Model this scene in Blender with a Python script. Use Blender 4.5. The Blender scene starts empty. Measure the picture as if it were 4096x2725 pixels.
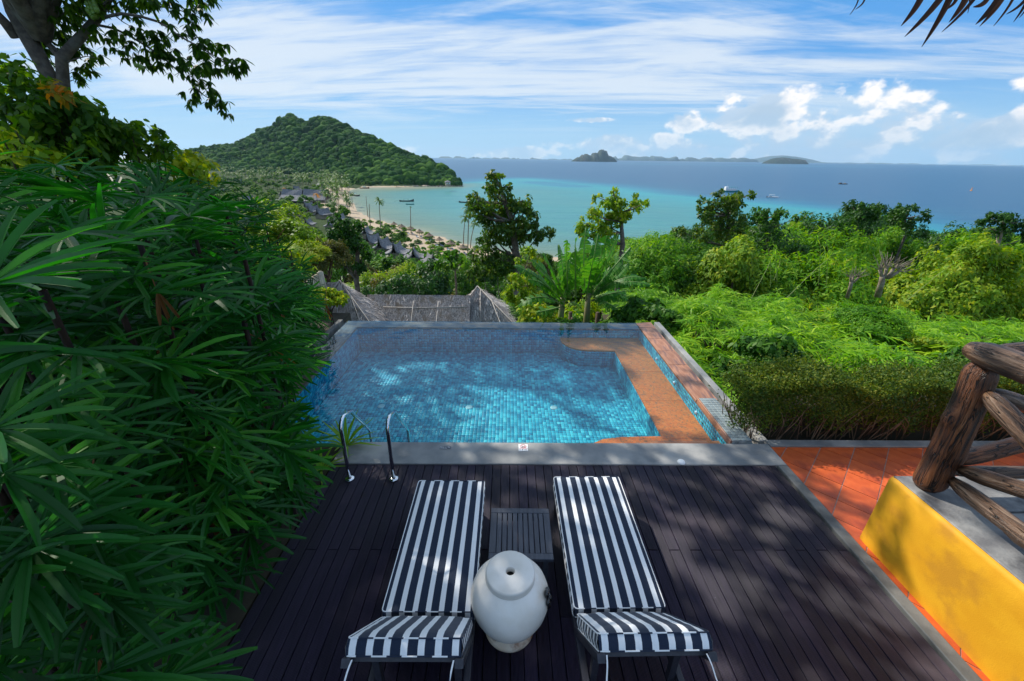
import bpy, math, random
import numpy as np
from mathutils import Vector, Matrix
from math import sin, cos, pi, radians
RND = random.Random(7)
rng = np.random.default_rng(11)
SC = bpy.context.scene
COL = SC.collection

# ------------------------------------------------------------------ camera, world, sun, exposure
F, PITCH, ROLL, YAW, CAMH = 1648.94, 0.417365, 0.012932, -0.013487, 3.2035
def _rot(x, y):
    c, s = cos(ROLL), sin(ROLL)
    return c*x - s*y, s*x + c*y
def _yaw(v):
    c, s = cos(YAW), sin(YAW)
    return Vector((c*v[0] - s*v[1], s*v[0] + c*v[1], v[2]))
def camdir(x, y, fwd=1.0):
    x, y = _rot(x, y)
    return _yaw((x, fwd*cos(PITCH) + y*sin(PITCH), -fwd*sin(PITCH) + y*cos(PITCH)))
cR, cU, cF = camdir(1, 0, 0), camdir(0, 1, 0), camdir(0, 0, 1)
CAM = Vector((0, 0, CAMH))
cam = bpy.data.cameras.new('camera'); co = bpy.data.objects.new('camera', cam); COL.objects.link(co)
co.matrix_world = Matrix(((cR.x, cU.x, -cF.x, 0), (cR.y, cU.y, -cF.y, 0), (cR.z, cU.z, -cF.z, CAMH), (0, 0, 0, 1)))
cam.sensor_width = 36; cam.lens = F/4096*36; cam.clip_start = 0.05; cam.clip_end = 60000
SC.camera = co
def G(px, py, z=0.0):                      # survey: photograph position -> point on the level z
    d = camdir((px-2048)/F, -(py-1362.5)/F); t = (z-CAMH)/d.z
    return CAM + d*t
def A(px, py, D):                          # survey: photograph position -> point D metres ahead
    d = camdir((px-2048)/F, -(py-1362.5)/F)
    return CAM + d*(D/d.y)
def proj(p):
    v = Vector(p) - CAM; w = v.dot(cF)
    if w < 0.05: return (-9999, -9999)
    return 2048 + F*v.dot(cR)/w, 1362.5 - F*v.dot(cU)/w
def r2(x, y): return (900+x*.5102, 400+y*.5102)
def r3(x, y): return (1700+x*.5739, 400+y*.5739)
def r4(x, y): return (2700+x*.6377, 300+y*.6377)
def r1(x, y): return (x*.594, y*.594)

SUN_EL, SUN_AZ = radians(41), radians(-45)      # azimuth measured from +Y towards +X
SUNV = Vector((sin(SUN_AZ)*cos(SUN_EL), cos(SUN_AZ)*cos(SUN_EL), sin(SUN_EL)))
sl = bpy.data.lights.new('sun', 'SUN'); sl.energy = 5.0; sl.angle = radians(0.53); sl.color = (1.0, 0.93, 0.82)
so = bpy.data.objects.new('sun', sl); COL.objects.link(so)
so.rotation_euler = (-SUNV).to_track_quat('-Z', 'Y').to_euler()
SC.view_settings.view_transform = 'Standard'; SC.view_settings.look = 'None'
SC.view_settings.exposure = 0.22; SC.view_settings.gamma = 1.0
SC.render.engine = 'CYCLES'
SC.cycles.use_denoising = True
SC.cycles.max_bounces = 8; SC.cycles.diffuse_bounces = 3; SC.cycles.glossy_bounces = 3
SC.cycles.transmission_bounces = 4; SC.cycles.transparent_max_bounces = 10
SC.cycles.sample_clamp_indirect = 4.0

class NT:
    """small helper round a node tree"""
    def __init__(s, nt): s.t = nt; s.n = nt.nodes; s.l = nt.links
    def new(s, kind, **kw):
        nd = s.n.new(kind)
        for k, v in kw.items():
            if k == 'inp':
                for a, b in v.items(): s.set(nd.inputs[a], b)
            else: setattr(nd, k, v)
        return nd
    def set(s, sock, v):
        if isinstance(v, bpy.types.NodeSocket): s.l.new(v, sock)
        else:
            if isinstance(v, (tuple, list)) and len(v) == 3 and sock.type == 'RGBA': v = (*v, 1)
            sock.default_value = v
    def math(s, op, a, b=0.0, c=None, clamp=False):
        nd = s.new('ShaderNodeMath', operation=op, use_clamp=clamp); s.set(nd.inputs[0], a); s.set(nd.inputs[1], b)
        if c is not None: s.set(nd.inputs[2], c)
        return nd.outputs[0]
    def mix(s, f, a, b, blend='MIX'):
        nd = s.new('ShaderNodeMix', data_type='RGBA', blend_type=blend)
        s.set(nd.inputs[0], f); s.set(nd.inputs[6], a); s.set(nd.inputs[7], b); return nd.outputs[2]
    def noise(s, vec, scale, detail=4, rough=.55, dist=0.0, out=0):
        nd = s.new('ShaderNodeTexNoise', inp={'Scale': scale, 'Detail': detail, 'Roughness': rough, 'Distortion': dist})
        if vec is not None: s.l.new(vec, nd.inputs['Vector'])
        return nd.outputs[out]
    def ramp(s, f, stops, interp='LINEAR'):
        nd = s.new('ShaderNodeValToRGB'); s.set(nd.inputs[0], f); cr = nd.color_ramp; cr.interpolation = interp
        while len(cr.elements) < len(stops): cr.elements.new(0.5)
        for e, (p, c) in zip(cr.elements, stops):
            e.position = p; e.color = (*c, 1) if isinstance(c, (tuple, list)) else (c, c, c, 1)
        return nd.outputs[0]
    def mapr(s, v, a, b, c=0., d=1., smooth=True):
        nd = s.new('ShaderNodeMapRange', interpolation_type='SMOOTHSTEP' if smooth else 'LINEAR')
        s.set(nd.inputs[0], v)
        for i, q in zip((1, 2, 3, 4), (a, b, c, d)): s.set(nd.inputs[i], q)
        return nd.outputs[0]
    def comb(s, x, y, z):
        nd = s.new('ShaderNodeCombineXYZ'); s.set(nd.inputs[0], x); s.set(nd.inputs[1], y); s.set(nd.inputs[2], z); return nd.outputs[0]
    def sep(s, v):
        nd = s.new('ShaderNodeSeparateXYZ'); s.l.new(v, nd.inputs[0]); return nd.outputs

def build_world():
    w = bpy.data.worlds.new('World'); SC.world = w; w.use_nodes = True
    N = NT(w.node_tree); N.n.clear()
    out = N.new('ShaderNodeOutputWorld'); bg = N.new('ShaderNodeBackground'); N.l.new(bg.outputs[0], out.inputs[0])
    sky = N.new('ShaderNodeTexSky', sky_type='NISHITA', sun_disc=False, sun_elevation=SUN_EL, sun_rotation=SUN_AZ, altitude=30,
                air_density=1.15, dust_density=0.35, ozone_density=2.2)
    tc = N.new('ShaderNodeTexCoord'); d = N.sep(tc.outputs['Generated'])
    x, y, z = d[0], d[1], d[2]
    zc = N.math('MAXIMUM', z, 0.0)
    k = N.math('ADD', zc, 0.10)
    px = N.math('DIVIDE', x, k); py = N.math('DIVIDE', y, k)
    # high cirrus sheets, drawn out across the sky
    v1 = N.comb(N.math('MULTIPLY', px, .20), N.math('ADD', N.math('MULTIPLY', py, .62), N.math('MULTIPLY', px, .06)), 3.7)
    n1 = N.noise(v1, 1.5, 7, .58, .6)
    v2 = N.comb(N.math('MULTIPLY', px, .5), N.math('ADD', N.math('MULTIPLY', py, 2.2), N.math('MULTIPLY', px, .25)), 9.1)
    n2 = N.noise(v2, 1.6, 8, .65, 1.2)
    c1 = N.math('ADD', N.math('MULTIPLY', n1, .78), N.math('MULTIPLY', n2, .32))
    cir = N.mapr(c1, .46, .66)
    cir = N.math('MULTIPLY', cir, N.mapr(z, .03, .11))
    # heaped clouds low over the sea
    az = N.math('ARCTAN2', x, y); el = N.math('ARCSINE', z)
    def cum(seed, sc, dx=0., dy=0.):
        v = N.comb(N.math('ADD', N.math('MULTIPLY', az, 1.0), dx), N.math('ADD', N.math('MULTIPLY', el, 1.45), dy), seed)
        a = N.noise(v, sc, 8, .52, .1)
        return a
    def bump(a0, aw, e0, ew):
        fa = N.math('DIVIDE', N.math('SUBTRACT', az, a0), aw); fe = N.math('DIVIDE', N.math('SUBTRACT', el, e0), ew)
        return N.math('SUBTRACT', 1.0, N.math('ADD', N.math('MULTIPLY', fa, fa), N.math('MULTIPLY', fe, fe)))
    env = N.math('MAXIMUM', bump(.60, .25, .042, .080), bump(.42, .10, .068, .032))
    env = N.math('MAXIMUM', env, bump(.83, .07, .045, .03))
    env = N.math('MAXIMUM', env, N.math('SUBTRACT', bump(.30, .25, .022, .035), .1))
    env = N.math('MAXIMUM', env, N.math('SUBTRACT', bump(.18, .07, .075, .008), .1))
    env = N.math('MAXIMUM', env, N.math('SUBTRACT', bump(-.02, .30, .008, .02), .3))
    # the same kind of heaps goes on round the rest of the horizon
    rest = N.math('ADD', N.math('MULTIPLY', N.math('SUBTRACT', N.mapr(N.math('ABSOLUTE', az), 1.0, 1.3), 1.0), 4.0), N.math('SUBTRACT', 1.0, N.math('POWER', N.math('DIVIDE', N.math('SUBTRACT', el, .04), .07), 2.0)))
    env = N.math('MAXIMUM', env, N.math('SUBTRACT', rest, .001))
    envc = N.math('MAXIMUM', env, -3.0)
    a0 = cum(2.2, 9.0); a1 = cum(2.2, 9.0, .012, -.02)
    dens = N.math('ADD', a0, N.math('MULTIPLY', envc, .20))
    cm = N.mapr(dens, .545, .63)
    lit = N.mapr(N.math('SUBTRACT', a0, a1), -.035, .05)
    low = N.mapr(el, .0, .10)
    shade = N.mix(lit, (.50, .62, .76), (1.05, .99, .94))
    shade = N.mix(N.mapr(dens, .60, .78), shade, (.43, .56, .70))
    veil = N.mapr(N.math('ADD', N.math('MULTIPLY', cum(5.5, 4.0), .6), N.math('MULTIPLY', env, .25)), .30, .62)
    veil = N.math('MULTIPLY', veil, .8)
    skyc = N.new('ShaderNodeVectorMath', operation='SCALE'); N.l.new(sky.outputs[0], skyc.inputs[0]); skyc.inputs['Scale'].default_value = .098
    s0 = skyc.outputs[0]
    hs = N.new('ShaderNodeHueSaturation', inp={'Hue': .5, 'Saturation': 1.25, 'Value': 1.0}); N.l.new(s0, hs.inputs['Color'])
    air = N.mix(N.mapr(el, .0, .20), (.34, .60, .84), (.085, .33, .76))
    base = N.mix(N.mapr(el, .02, .9, .90, .62), hs.outputs[0], air)
    s1 = N.mix(N.math('MULTIPLY', cir, .85), base, (.70, .77, .84))
    s1 = N.mix(veil, s1, (.44, .62, .80))
    s1 = N.mix(N.math('MULTIPLY', cm, N.math('ADD', .45, N.math('MULTIPLY', low, .5))), s1, shade)
    N.l.new(s1, bg.inputs['Color']); bg.inputs['Strength'].default_value = 1.0
    w.cycles.sampling_method = 'AUTOMATIC'
build_world()

# ------------------------------------------------------------------ helpers
def tag(o, label=None, cat=None, group=None, kind=None):
    if label: o['label'] = label
    if cat: o['category'] = cat
    if group: o['group'] = group
    if kind: o['kind'] = kind
    return o
def link(o, parent=None):
    COL.objects.link(o)
    if parent is not None: o.parent = parent
    return o
def empty(name, loc=(0, 0, 0), rz=0.0, label=None, cat=None, group=None):
    o = bpy.data.objects.new(name, None); o.empty_display_size = .1
    link(o); o.location = loc; o.rotation_euler = (0, 0, rz)
    return tag(o, label, cat, group)
def meshnp(name, V, Fc, smooth=False):
    """V (n,3), Fc (m,k) array or list of faces"""
    me = bpy.data.meshes.new(name)
    V = np.asarray(V, dtype=np.float32)
    if isinstance(Fc, np.ndarray):
        m, k = Fc.shape
        me.vertices.add(len(V)); me.vertices.foreach_set('co', V.ravel())
        me.loops.add(m*k); me.loops.foreach_set('vertex_index', Fc.ravel().astype(np.int32))
        me.polygons.add(m); me.polygons.foreach_set('loop_start', (np.arange(m)*k).astype(np.int32))
        me.polygons.foreach_set('loop_total', np.full(m, k, dtype=np.int32))
        me.update(calc_edges=True)
    else:
        me.from_pydata([tuple(map(float, v)) for v in V], [], Fc); me.update()
    if smooth: me.polygons.foreach_set('use_smooth', [True]*len(me.polygons))
    return me
def ob(name, me, m=None, parent=None, loc=None, omat=None):
    if m is not None and len(me.materials) == 0: me.materials.append(m)
    o = bpy.data.objects.new(name, me); link(o, parent)
    if loc is not None: o.location = loc
    if omat is not None:
        o.material_slots[0].link = 'OBJECT'; o.material_slots[0].material = omat
    return o
class MB:
    def __init__(s): s.v = []; s.f = []; s.mi = []
    def add(s, vs, fs, mi=0):
        b = len(s.v); s.v += [tuple(v) for v in vs]; s.f += [tuple(i+b for i in f) for f in fs]; s.mi += [mi]*len(fs); return s
    def box(s, x0, x1, y0, y1, z0, z1, b=0.0, mi=0):
        if b <= 0:
            v = [(x, y, z) for z in (z0, z1) for y in (y0, y1) for x in (x0, x1)]
            return s.add(v, [(0, 2, 3, 1), (4, 5, 7, 6), (0, 1, 5, 4), (1, 3, 7, 5), (3, 2, 6, 7), (2, 0, 4, 6)], mi)
        v = []                                    # chamfered top edge
        for z, i in ((z0, 0), (z1-b, 0), (z1, b)):
            v += [(x0+i, y0+i, z), (x1-i, y0+i, z), (x1-i, y1-i, z), (x0+i, y1-i, z)]
        f = [(3, 2, 1, 0), (8, 9, 10, 11)]
        for r in (0, 4):
            for k in range(4): f.append((r+k, r+(k+1) % 4, r+4+(k+1) % 4, r+4+k))
        return s.add(v, f, mi)
    def tube(s, pts, rad, n=8, cap=True, mi=0, jit=0.0):
        pts = [Vector(p) for p in pts]
        if not hasattr(rad, '__len__'): rad = [rad]*len(pts)
        up = None; vs = []
        for i, p in enumerate(pts):
            t = (pts[min(i+1, len(pts)-1)] - pts[max(i-1, 0)]).normalized()
            if up is None:
                up = Vector((0, 0, 1)) if abs(t.z) < .9 else Vector((1, 0, 0))
            a = t.cross(up).normalized(); up = a.cross(t).normalized()
            for k in range(n):
                w = 2*pi*k/n; r = rad[i]*(1+jit*(RND.random()-.5))
                vs.append(p + a*(r*cos(w)) + up*(r*sin(w)))
        fs = []
        for i in range(len(pts)-1):
            for k in range(n):
                fs.append((i*n+k, i*n+(k+1) % n, (i+1)*n+(k+1) % n, (i+1)*n+k))
        if cap: fs += [tuple(range(n))[::-1], tuple((len(pts)-1)*n+k for k in range(n))]
        return s.add(vs, fs, mi)
    def lathe(s, prof, n=32, c=(0, 0, 0), mi=0):
        vs = []; fs = []
        for r, z in prof:
            for k in range(n): vs.append((c[0]+r*cos(2*pi*k/n), c[1]+r*sin(2*pi*k/n), c[2]+z))
        for i in range(len(prof)-1):
            for k in range(n): fs.append((i*n+k, i*n+(k+1) % n, (i+1)*n+(k+1) % n, (i+1)*n+k))
        return s.add(vs, fs, mi)
    def prism(s, poly, z0, z1, mi=0):
        n = len(poly); vs = [(p[0], p[1], z0) for p in poly] + [(p[0], p[1], z1) for p in poly]
        return s.add(vs, [tuple(range(n))[::-1], tuple(range(n, 2*n))] + [(k, (k+1) % n, n+(k+1) % n, n+k) for k in range(n)], mi)
    def build(s, name, m=None, parent=None, smooth=False, loc=None, mats=None):
        me = meshnp(name, s.v, s.f)
        if mats:
            for q in mats: me.materials.append(q)
            me.polygons.foreach_set('material_index', s.mi)
        if smooth: me.polygons.foreach_set('use_smooth', [True]*len(me.polygons))
        return ob(name, me, m, parent, loc)
def smooth_by_angle(o, a=40):
    me = o.data; me.polygons.foreach_set('use_smooth', [True]*len(me.polygons))
    me.set_sharp_from_angle(angle=radians(a))

def M(name, c1, c2=None, scale=6., rough=.6, bump=0., bscale=None, spec=.5, metal=0., c3=None, s3=1.5, stretch=(1, 1, 1), coat=0., det=6, rvar=0.1):
    m = bpy.data.materials.new(name); m.use_nodes = True; N = NT(m.node_tree)
    b = m.node_tree.nodes['Principled BSDF']
    tc = N.new('ShaderNodeTexCoord'); mp = N.new('ShaderNodeMapping'); mp.inputs['Scale'].default_value = stretch
    N.l.new(tc.outputs['Object'], mp.inputs[0]); v = mp.outputs[0]
    oi = N.new('ShaderNodeObjectInfo')
    col = N.mix(N.mapr(N.noise(v, scale, det), .35, .65), c1, c2 or c1)
    if c3: col = N.mix(N.mapr(N.noise(v, s3, 5), .5, .68), col, c3)
    vv = N.math('ADD', 1-rvar, N.math('MULTIPLY', oi.outputs['Random'], 2*rvar))
    hs = N.new('ShaderNodeHueSaturation'); N.l.new(col, hs.inputs['Color']); N.l.new(vv, hs.inputs['Value'])
    N.l.new(hs.outputs[0], b.inputs['Base Color'])
    b.inputs['Roughness'].default_value = rough; b.inputs['Metallic'].default_value = metal
    b.inputs['Specular IOR Level'].default_value = spec; b.inputs['Coat Weight'].default_value = coat
    if bump:
        bp = N.new('ShaderNodeBump', inp={'Strength': 1.0, 'Distance': bump}); N.l.new(N.noise(v, bscale or scale*3, 6), bp.inputs['Height'])
        N.l.new(bp.outputs[0], b.inputs['Normal'])
    return m
def LM(name, cols, rough=.5, tr=.35, spec=.4, nscale=.8, tcol=None, isl=True):
    """leaf material: colour differs leaf by leaf, light passes through the blade"""
    m = bpy.data.materials.new(name); m.use_nodes = True; N = NT(m.node_tree)
    b = m.node_tree.nodes['Principled BSDF']; out = m.node_tree.nodes['Material Output']
    ge = N.new('ShaderNodeNewGeometry'); tc = N.new('ShaderNodeTexCoord'); oi = N.new('ShaderNodeObjectInfo')
    f = N.math('ADD', N.math('MULTIPLY', ge.outputs['Random Per Island'], .55 if isl else 0.), N.math('MULTIPLY', N.mapr(N.noise(ge.outputs['Position'], nscale, 3), .3, .7), .3 if isl else .6))
    f = N.math('ADD', f, N.math('MULTIPLY', oi.outputs['Random'], .2))
    n = len(cols)
    col = N.ramp(f, [(.05+.9*i/(n-1), c) for i, c in enumerate(cols)])
    N.l.new(col, b.inputs['Base Color']); b.inputs['Roughness'].default_value = max(rough+.12, .50) if name != 'leaf_lady_palm' else .43; b.inputs['Specular IOR Level'].default_value = min(spec, .3) if name != 'leaf_lady_palm' else .38
    t = N.new('ShaderNodeBsdfTranslucent')
    N.l.new(N.mix(1.0, col, tcol or (1.9, 1.75, .55), 'MULTIPLY'), t.inputs[0])
    mx = N.new('ShaderNodeMixShader'); mx.inputs[0].default_value = tr
    N.l.new(b.outputs[0], mx.inputs[1]); N.l.new(t.outputs[0], mx.inputs[2]); N.l.new(mx.outputs[0], out.inputs[0])
    return m

# ------------------------------------------------------------------ materials
m_bark = M('bark_grey', (.15, .12, .095), (.07, .055, .045), 9, .85, .01, 30, c3=(.16, .15, .13), s3=3)
m_trunk = M('bark_brown', (.09, .06, .035), (.04, .028, .018), 7, .9, .01)
m_pale_bark = M('bark_pale', (.30, .25, .19), (.17, .13, .09), 6, .85, .01)
m_leafmid = LM('leaf_mid_green', [(.010, .055, .004), (.038, .14, .007), (.11, .24, .012)], .42, .38)
m_leafyel = LM('leaf_yellow_green', [(.05, .15, .005), (.16, .30, .008), (.38, .40, .012)], .45, .42)
m_leafdark = LM('leaf_dark_green', [(.006, .036, .005), (.018, .080, .008), (.050, .14, .012)], .40, .33)
m_leafolive = LM('leaf_olive', [(.035, .055, .010), (.085, .10, .015), (.15, .10, .025)], .5, .3)
m_leaffeather = LM('leaf_feathery_green', [(.025, .12, .003), (.085, .25, .005), (.24, .38, .008)], .5, .42)
m_leafrust = LM('leaf_rust_tipped', [(.05, .10, .01), (.22, .20, .01), (.60, .14, .01)], .45, .5)
m_fanpalm = LM('leaf_lady_palm', [(.002, .028, .005), (.014, .125, .014), (.13, .42, .030)], .30, .38, .8, .6, (1.5, 1.9, .35))
m_deadleaf = LM('leaf_dead_brown', [(.10, .035, .012), (.22, .09, .03), (.30, .17, .08)], .6, .25)
m_bamboo = LM('leaf_bamboo_bright', [(.04, .15, .003), (.16, .36, .004), (.38, .52, .010)], .40, .42, .4, .9, (1.6, 1.7, .4))
m_hedge = LM('leaf_hedge_small', [(.014, .050, .005), (.055, .115, .008), (.22, .24, .02)], .5, .3)
m_banana = LM('leaf_banana', [(.020, .12, .012), (.045, .20, .018), (.10, .26, .02)], .30, .38, .5)
m_hillleaf = LM('canopy_of_far_hill', [(.004, .028, .006), (.014, .066, .007), (.060, .135, .010)], .9, .0, .1, .02)
m_cocoleaf = LM('leaf_coconut', [(.020, .080, .010), (.060, .15, .020), (.16, .24, .05)], .4, .3)
m_twig = M('twig', (.20, .13, .08), (.09, .05, .03), 5, .9)
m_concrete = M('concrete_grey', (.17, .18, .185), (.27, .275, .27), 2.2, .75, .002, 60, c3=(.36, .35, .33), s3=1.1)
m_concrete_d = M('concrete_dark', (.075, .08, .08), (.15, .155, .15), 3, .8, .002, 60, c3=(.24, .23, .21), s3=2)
m_sandstone = M('red_sandstone', (.27, .115, .06), (.42, .20, .115), 3.2, .45, .001, 30, stretch=(1.0, 6, 1), c3=(.16, .085, .07), s3=2)
m_sandstone_y = M('red_sandstone_side', (.27, .115, .06), (.42, .20, .115), 3.2, .45, .001, 30, stretch=(6, 1, 1), c3=(.16, .085, .07), s3=2)
m_granite = M('orange_granite', (.72, .135, .016), (.82, .19, .03), 22, .5, .001, 60, c3=(.33, .12, .04), s3=30)
m_mosaic = M('green_pool_mosaic', (.16, .34, .33), (.28, .47, .44), 14, .35, .002, 40, c3=(.08, .22, .25), s3=9, rvar=.25)
m_mosaic_dry = M('grey_green_mosaic', (.18, .23, .24), (.30, .35, .36), 14, .4, .002, 40, c3=(.10, .13, .14), s3=9, rvar=.2)
m_grout = M('mosaic_grout', (.03, .16, .20), (.05, .20, .24), 9, .8)
m_chrome = M('polished_steel', (.75, .77, .80), rough=.12, metal=1.)
m_white = M('white_plastic', (.75, .76, .76), rough=.4)
m_drain = M('aged_drain_cover', (.30, .48, .48), (.42, .58, .56), 8, .5)
m_black = M('black_glaze', (.006, .006, .008), rough=.08, coat=.6)
m_darkwood = M('dark_stained_timber', (.020, .021, .030), (.035, .034, .045), 5, .45, .001, 50, stretch=(8, 1, 8))
m_tablewood = M('table_blue_black_timber', (.030, .037, .055), (.05, .058, .08), 5, .45, .001, 50, stretch=(8, 1, 8))
m_urn = M('cream_glazed_clay', (.74, .69, .61), (.84, .80, .74), 4, .32, .0015, 20, c3=(.56, .45, .33), s3=2.2)
m_urnfoot = M('cream_clay_stained', (.58, .46, .33), (.68, .59, .47), 5, .5, .001, 20, c3=(.22, .08, .03), s3=7)
m_yellow = M('yellow_render', (.66, .31, .003), (.72, .36, .006), 5, .7, .0015, 120, c3=(.54, .25, .010), s3=3.5, rvar=0)
m_cap = M('stone_cap', (.15, .15, .155), (.32, .32, .31), 3.5, .85, .006, 30, c3=(.07, .07, .075), s3=4)
m_terra = M('terracotta', (.52, .085, .018), (.62, .12, .028), 7, .45, .0008, 60, c3=(.38, .06, .02), s3=3, rvar=.12)
m_tgrout = M('pale_grout', (.40, .30, .26), (.30, .22, .19), 12, .9)
m_thatch = M('grey_thatch', (.17, .15, .15), (.46, .41, .39), 10, .95, .03, 26, c3=(.22, .17, .13), s3=1.3, stretch=(3.2, 3.2, .8))
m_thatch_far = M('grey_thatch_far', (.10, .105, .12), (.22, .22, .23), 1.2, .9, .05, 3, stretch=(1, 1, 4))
m_cane = M('pale_bamboo_cane', (.42, .36, .26), (.55, .49, .38), 8, .6)
m_wallfar = M('pale_house_wall', (.30, .23, .16), (.40, .32, .24), 1.5, .8)
m_darkopen = M('dark_opening', (.02, .02, .02), rough=.5)
m_rock = M('limestone_cliff', (.10, .095, .085), (.22, .20, .18), .03, .9, 3, .06, c3=(.02, .05, .02), s3=.008)
m_shore_rock = M('shore_rock', (.05, .05, .045), (.12, .11, .10), 1, .8, .2, 2)
m_teal = M('teal_paint', (.02, .20, .22), (.03, .26, .27), 3, .4)
m_boatdark = M('dark_boat_timber', (.03, .03, .035), (.08, .06, .05), 3, .5)
m_orange = M('orange_buoy', (.85, .30, .03), rough=.5)
m_soil = M('garden_soil', (.035, .03, .02), (.06, .05, .03), 3, .95, .01, 20)
m_redclay = M('red_brown_pot', (.25, .03, .02), rough=.5)
m_fibre = M('palm_cane_fibre', (.045, .022, .014), (.015, .010, .008), 12, .95, .004, 60)

def make_deck_mat():
    m = bpy.data.materials.new('deck_board_reeded'); m.use_nodes = True; N = NT(m.node_tree); b = m.node_tree.nodes['Principled BSDF']
    tc = N.new('ShaderNodeTexCoord'); oi = N.new('ShaderNodeObjectInfo')
    mp = N.new('ShaderNodeMapping'); mp.inputs['Scale'].default_value = (14, 1.2, 1); N.l.new(tc.outputs['Object'], mp.inputs[0])
    gr = N.noise(mp.outputs[0], 4, 6, .6)
    col = N.mix(N.mapr(gr, .3, .7), (.006, .0045, .015), (.022, .015, .036))
    ge = N.new('ShaderNodeNewGeometry')
    big = N.noise(ge.outputs['Position'], 1.6, 4)
    col = N.mix(N.mapr(big, .5, .75), col, (.062, .042, .060))
    kn = N.new('ShaderNodeTexVoronoi', inp={'Scale': 2.3}); N.l.new(ge.outputs['Position'], kn.inputs['Vector'])
    col = N.mix(N.mapr(kn.outputs['Distance'], .035, .07, .75, 0), col, (.012, .007, .008))
    sp = N.noise(ge.outputs['Position'], 55, 3)
    col = N.mix(N.mapr(sp, .735, .76, 0, .5), col, (.30, .30, .34))
    hs = N.new('ShaderNodeHueSaturation'); N.l.new(col, hs.inputs['Color']); N.l.new(N.math('ADD', .7, N.math('MULTIPLY', oi.outputs['Random'], .65)), hs.inputs['Value'])
    N.l.new(hs.outputs[0], b.inputs['Base Color'])
    b.inputs['Roughness'].default_value = .46; b.inputs['Specular IOR Level'].default_value = .30
    s = N.sep(tc.outputs['Object'])
    wv = N.math('SINE', N.math('MULTIPLY', s[0], 2*pi/.0085))
    bp = N.new('ShaderNodeBump', inp={'Strength': .8, 'Distance': .0022}); N.l.new(wv, bp.inputs['Height'])
    bp2 = N.new('ShaderNodeBump', inp={'Strength': .6, 'Distance': .0015}); N.l.new(gr, bp2.inputs['Height']); N.l.new(bp.outputs[0], bp2.inputs['Normal'])
    N.l.new(bp2.outputs[0], b.inputs['Normal'])
    return m
m_deck = make_deck_mat()

def stripe_mat(name, axis, off=0.5, period=.0905, frac=.40):
    m = bpy.data.materials.new(name); m.use_nodes = True; N = NT(m.node_tree); b = m.node_tree.nodes['Principled BSDF']
    tc = N.new('ShaderNodeTexCoord'); s = N.sep(tc.outputs['Object'])
    fr = N.math('FRACT', N.math('ADD', N.math('DIVIDE', s[axis], period), 100.5 + frac/2 + off))
    t = N.math('LESS_THAN', fr, frac)
    nz = N.noise(tc.outputs['Object'], 180, 3)
    blk = N.mix(nz, (.005, .010, .028), (.016, .030, .060)); wht = N.mix(nz, (.70, .71, .72), (.84, .84, .84))
    N.l.new(N.mix(t, blk, wht), b.inputs['Base Color']); b.inputs['Roughness'].default_value = .8; b.inputs['Specular IOR Level'].default_value = .25
    b.inputs['Sheen Weight'].default_value = .15
    bp = N.new('ShaderNodeBump', inp={'Strength': .5, 'Distance': .006}); N.l.new(N.noise(tc.outputs['Object'], 7, 3), bp.inputs['Height']); N.l.new(bp.outputs[0], b.inputs['Normal'])
    return m
m_strx = stripe_mat('awning_stripe_lengthwise', 0)
m_stry = stripe_mat('awning_stripe_side', 1, .2)
m_pipe = stripe_mat('awning_stripe_piping', 0, .3, .16, .5)
m_pipey = stripe_mat('awning_stripe_piping_side', 1, .3, .16, .5)

def make_water_mat():
    m = bpy.data.materials.new('pool_water_surface'); m.use_nodes = True; N = NT(m.node_tree); N.n.clear()
    out = N.new('ShaderNodeOutputMaterial'); tr = N.new('ShaderNodeBsdfTransparent'); pass
    gl = N.new('ShaderNodeBsdfGlossy', inp={'Roughness': .015, 'Color': (1, 1, 1)})
    tc = N.new('ShaderNodeTexCoord')
    h = N.noise(tc.outputs['Object'], 1.6, 3, .5, .4); h2 = N.noise(tc.outputs['Object'], 7, 2, .5)
    bp = N.new('ShaderNodeBump', inp={'Strength': 1., 'Distance': .012}); N.l.new(N.math('ADD', h, N.math('MULTIPLY', h2, .08)), bp.inputs['Height'])
    N.l.new(bp.outputs[0], gl.inputs['Normal'])
    lw = N.new('ShaderNodeLayerWeight', inp={'Blend': .5}); N.l.new(bp.outputs[0], lw.inputs['Normal'])
    N.l.new(N.mix(N.mapr(lw.outputs['Facing'], .34, .80), (.80, .94, .975), (.16, .52, .80)), tr.inputs[0])
    fr_ = N.math('ADD', .025, N.math('MULTIPLY', .78, N.math('POWER', lw.outputs['Facing'], 4.8)))
    mx = N.new('ShaderNodeMixShader'); N.l.new(fr_, mx.inputs[0]); N.l.new(tr.outputs[0], mx.inputs[1]); N.l.new(gl.outputs[0], mx.inputs[2])
    N.l.new(mx.outputs[0], out.inputs[0]); return m
m_water = make_water_mat()

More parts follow.
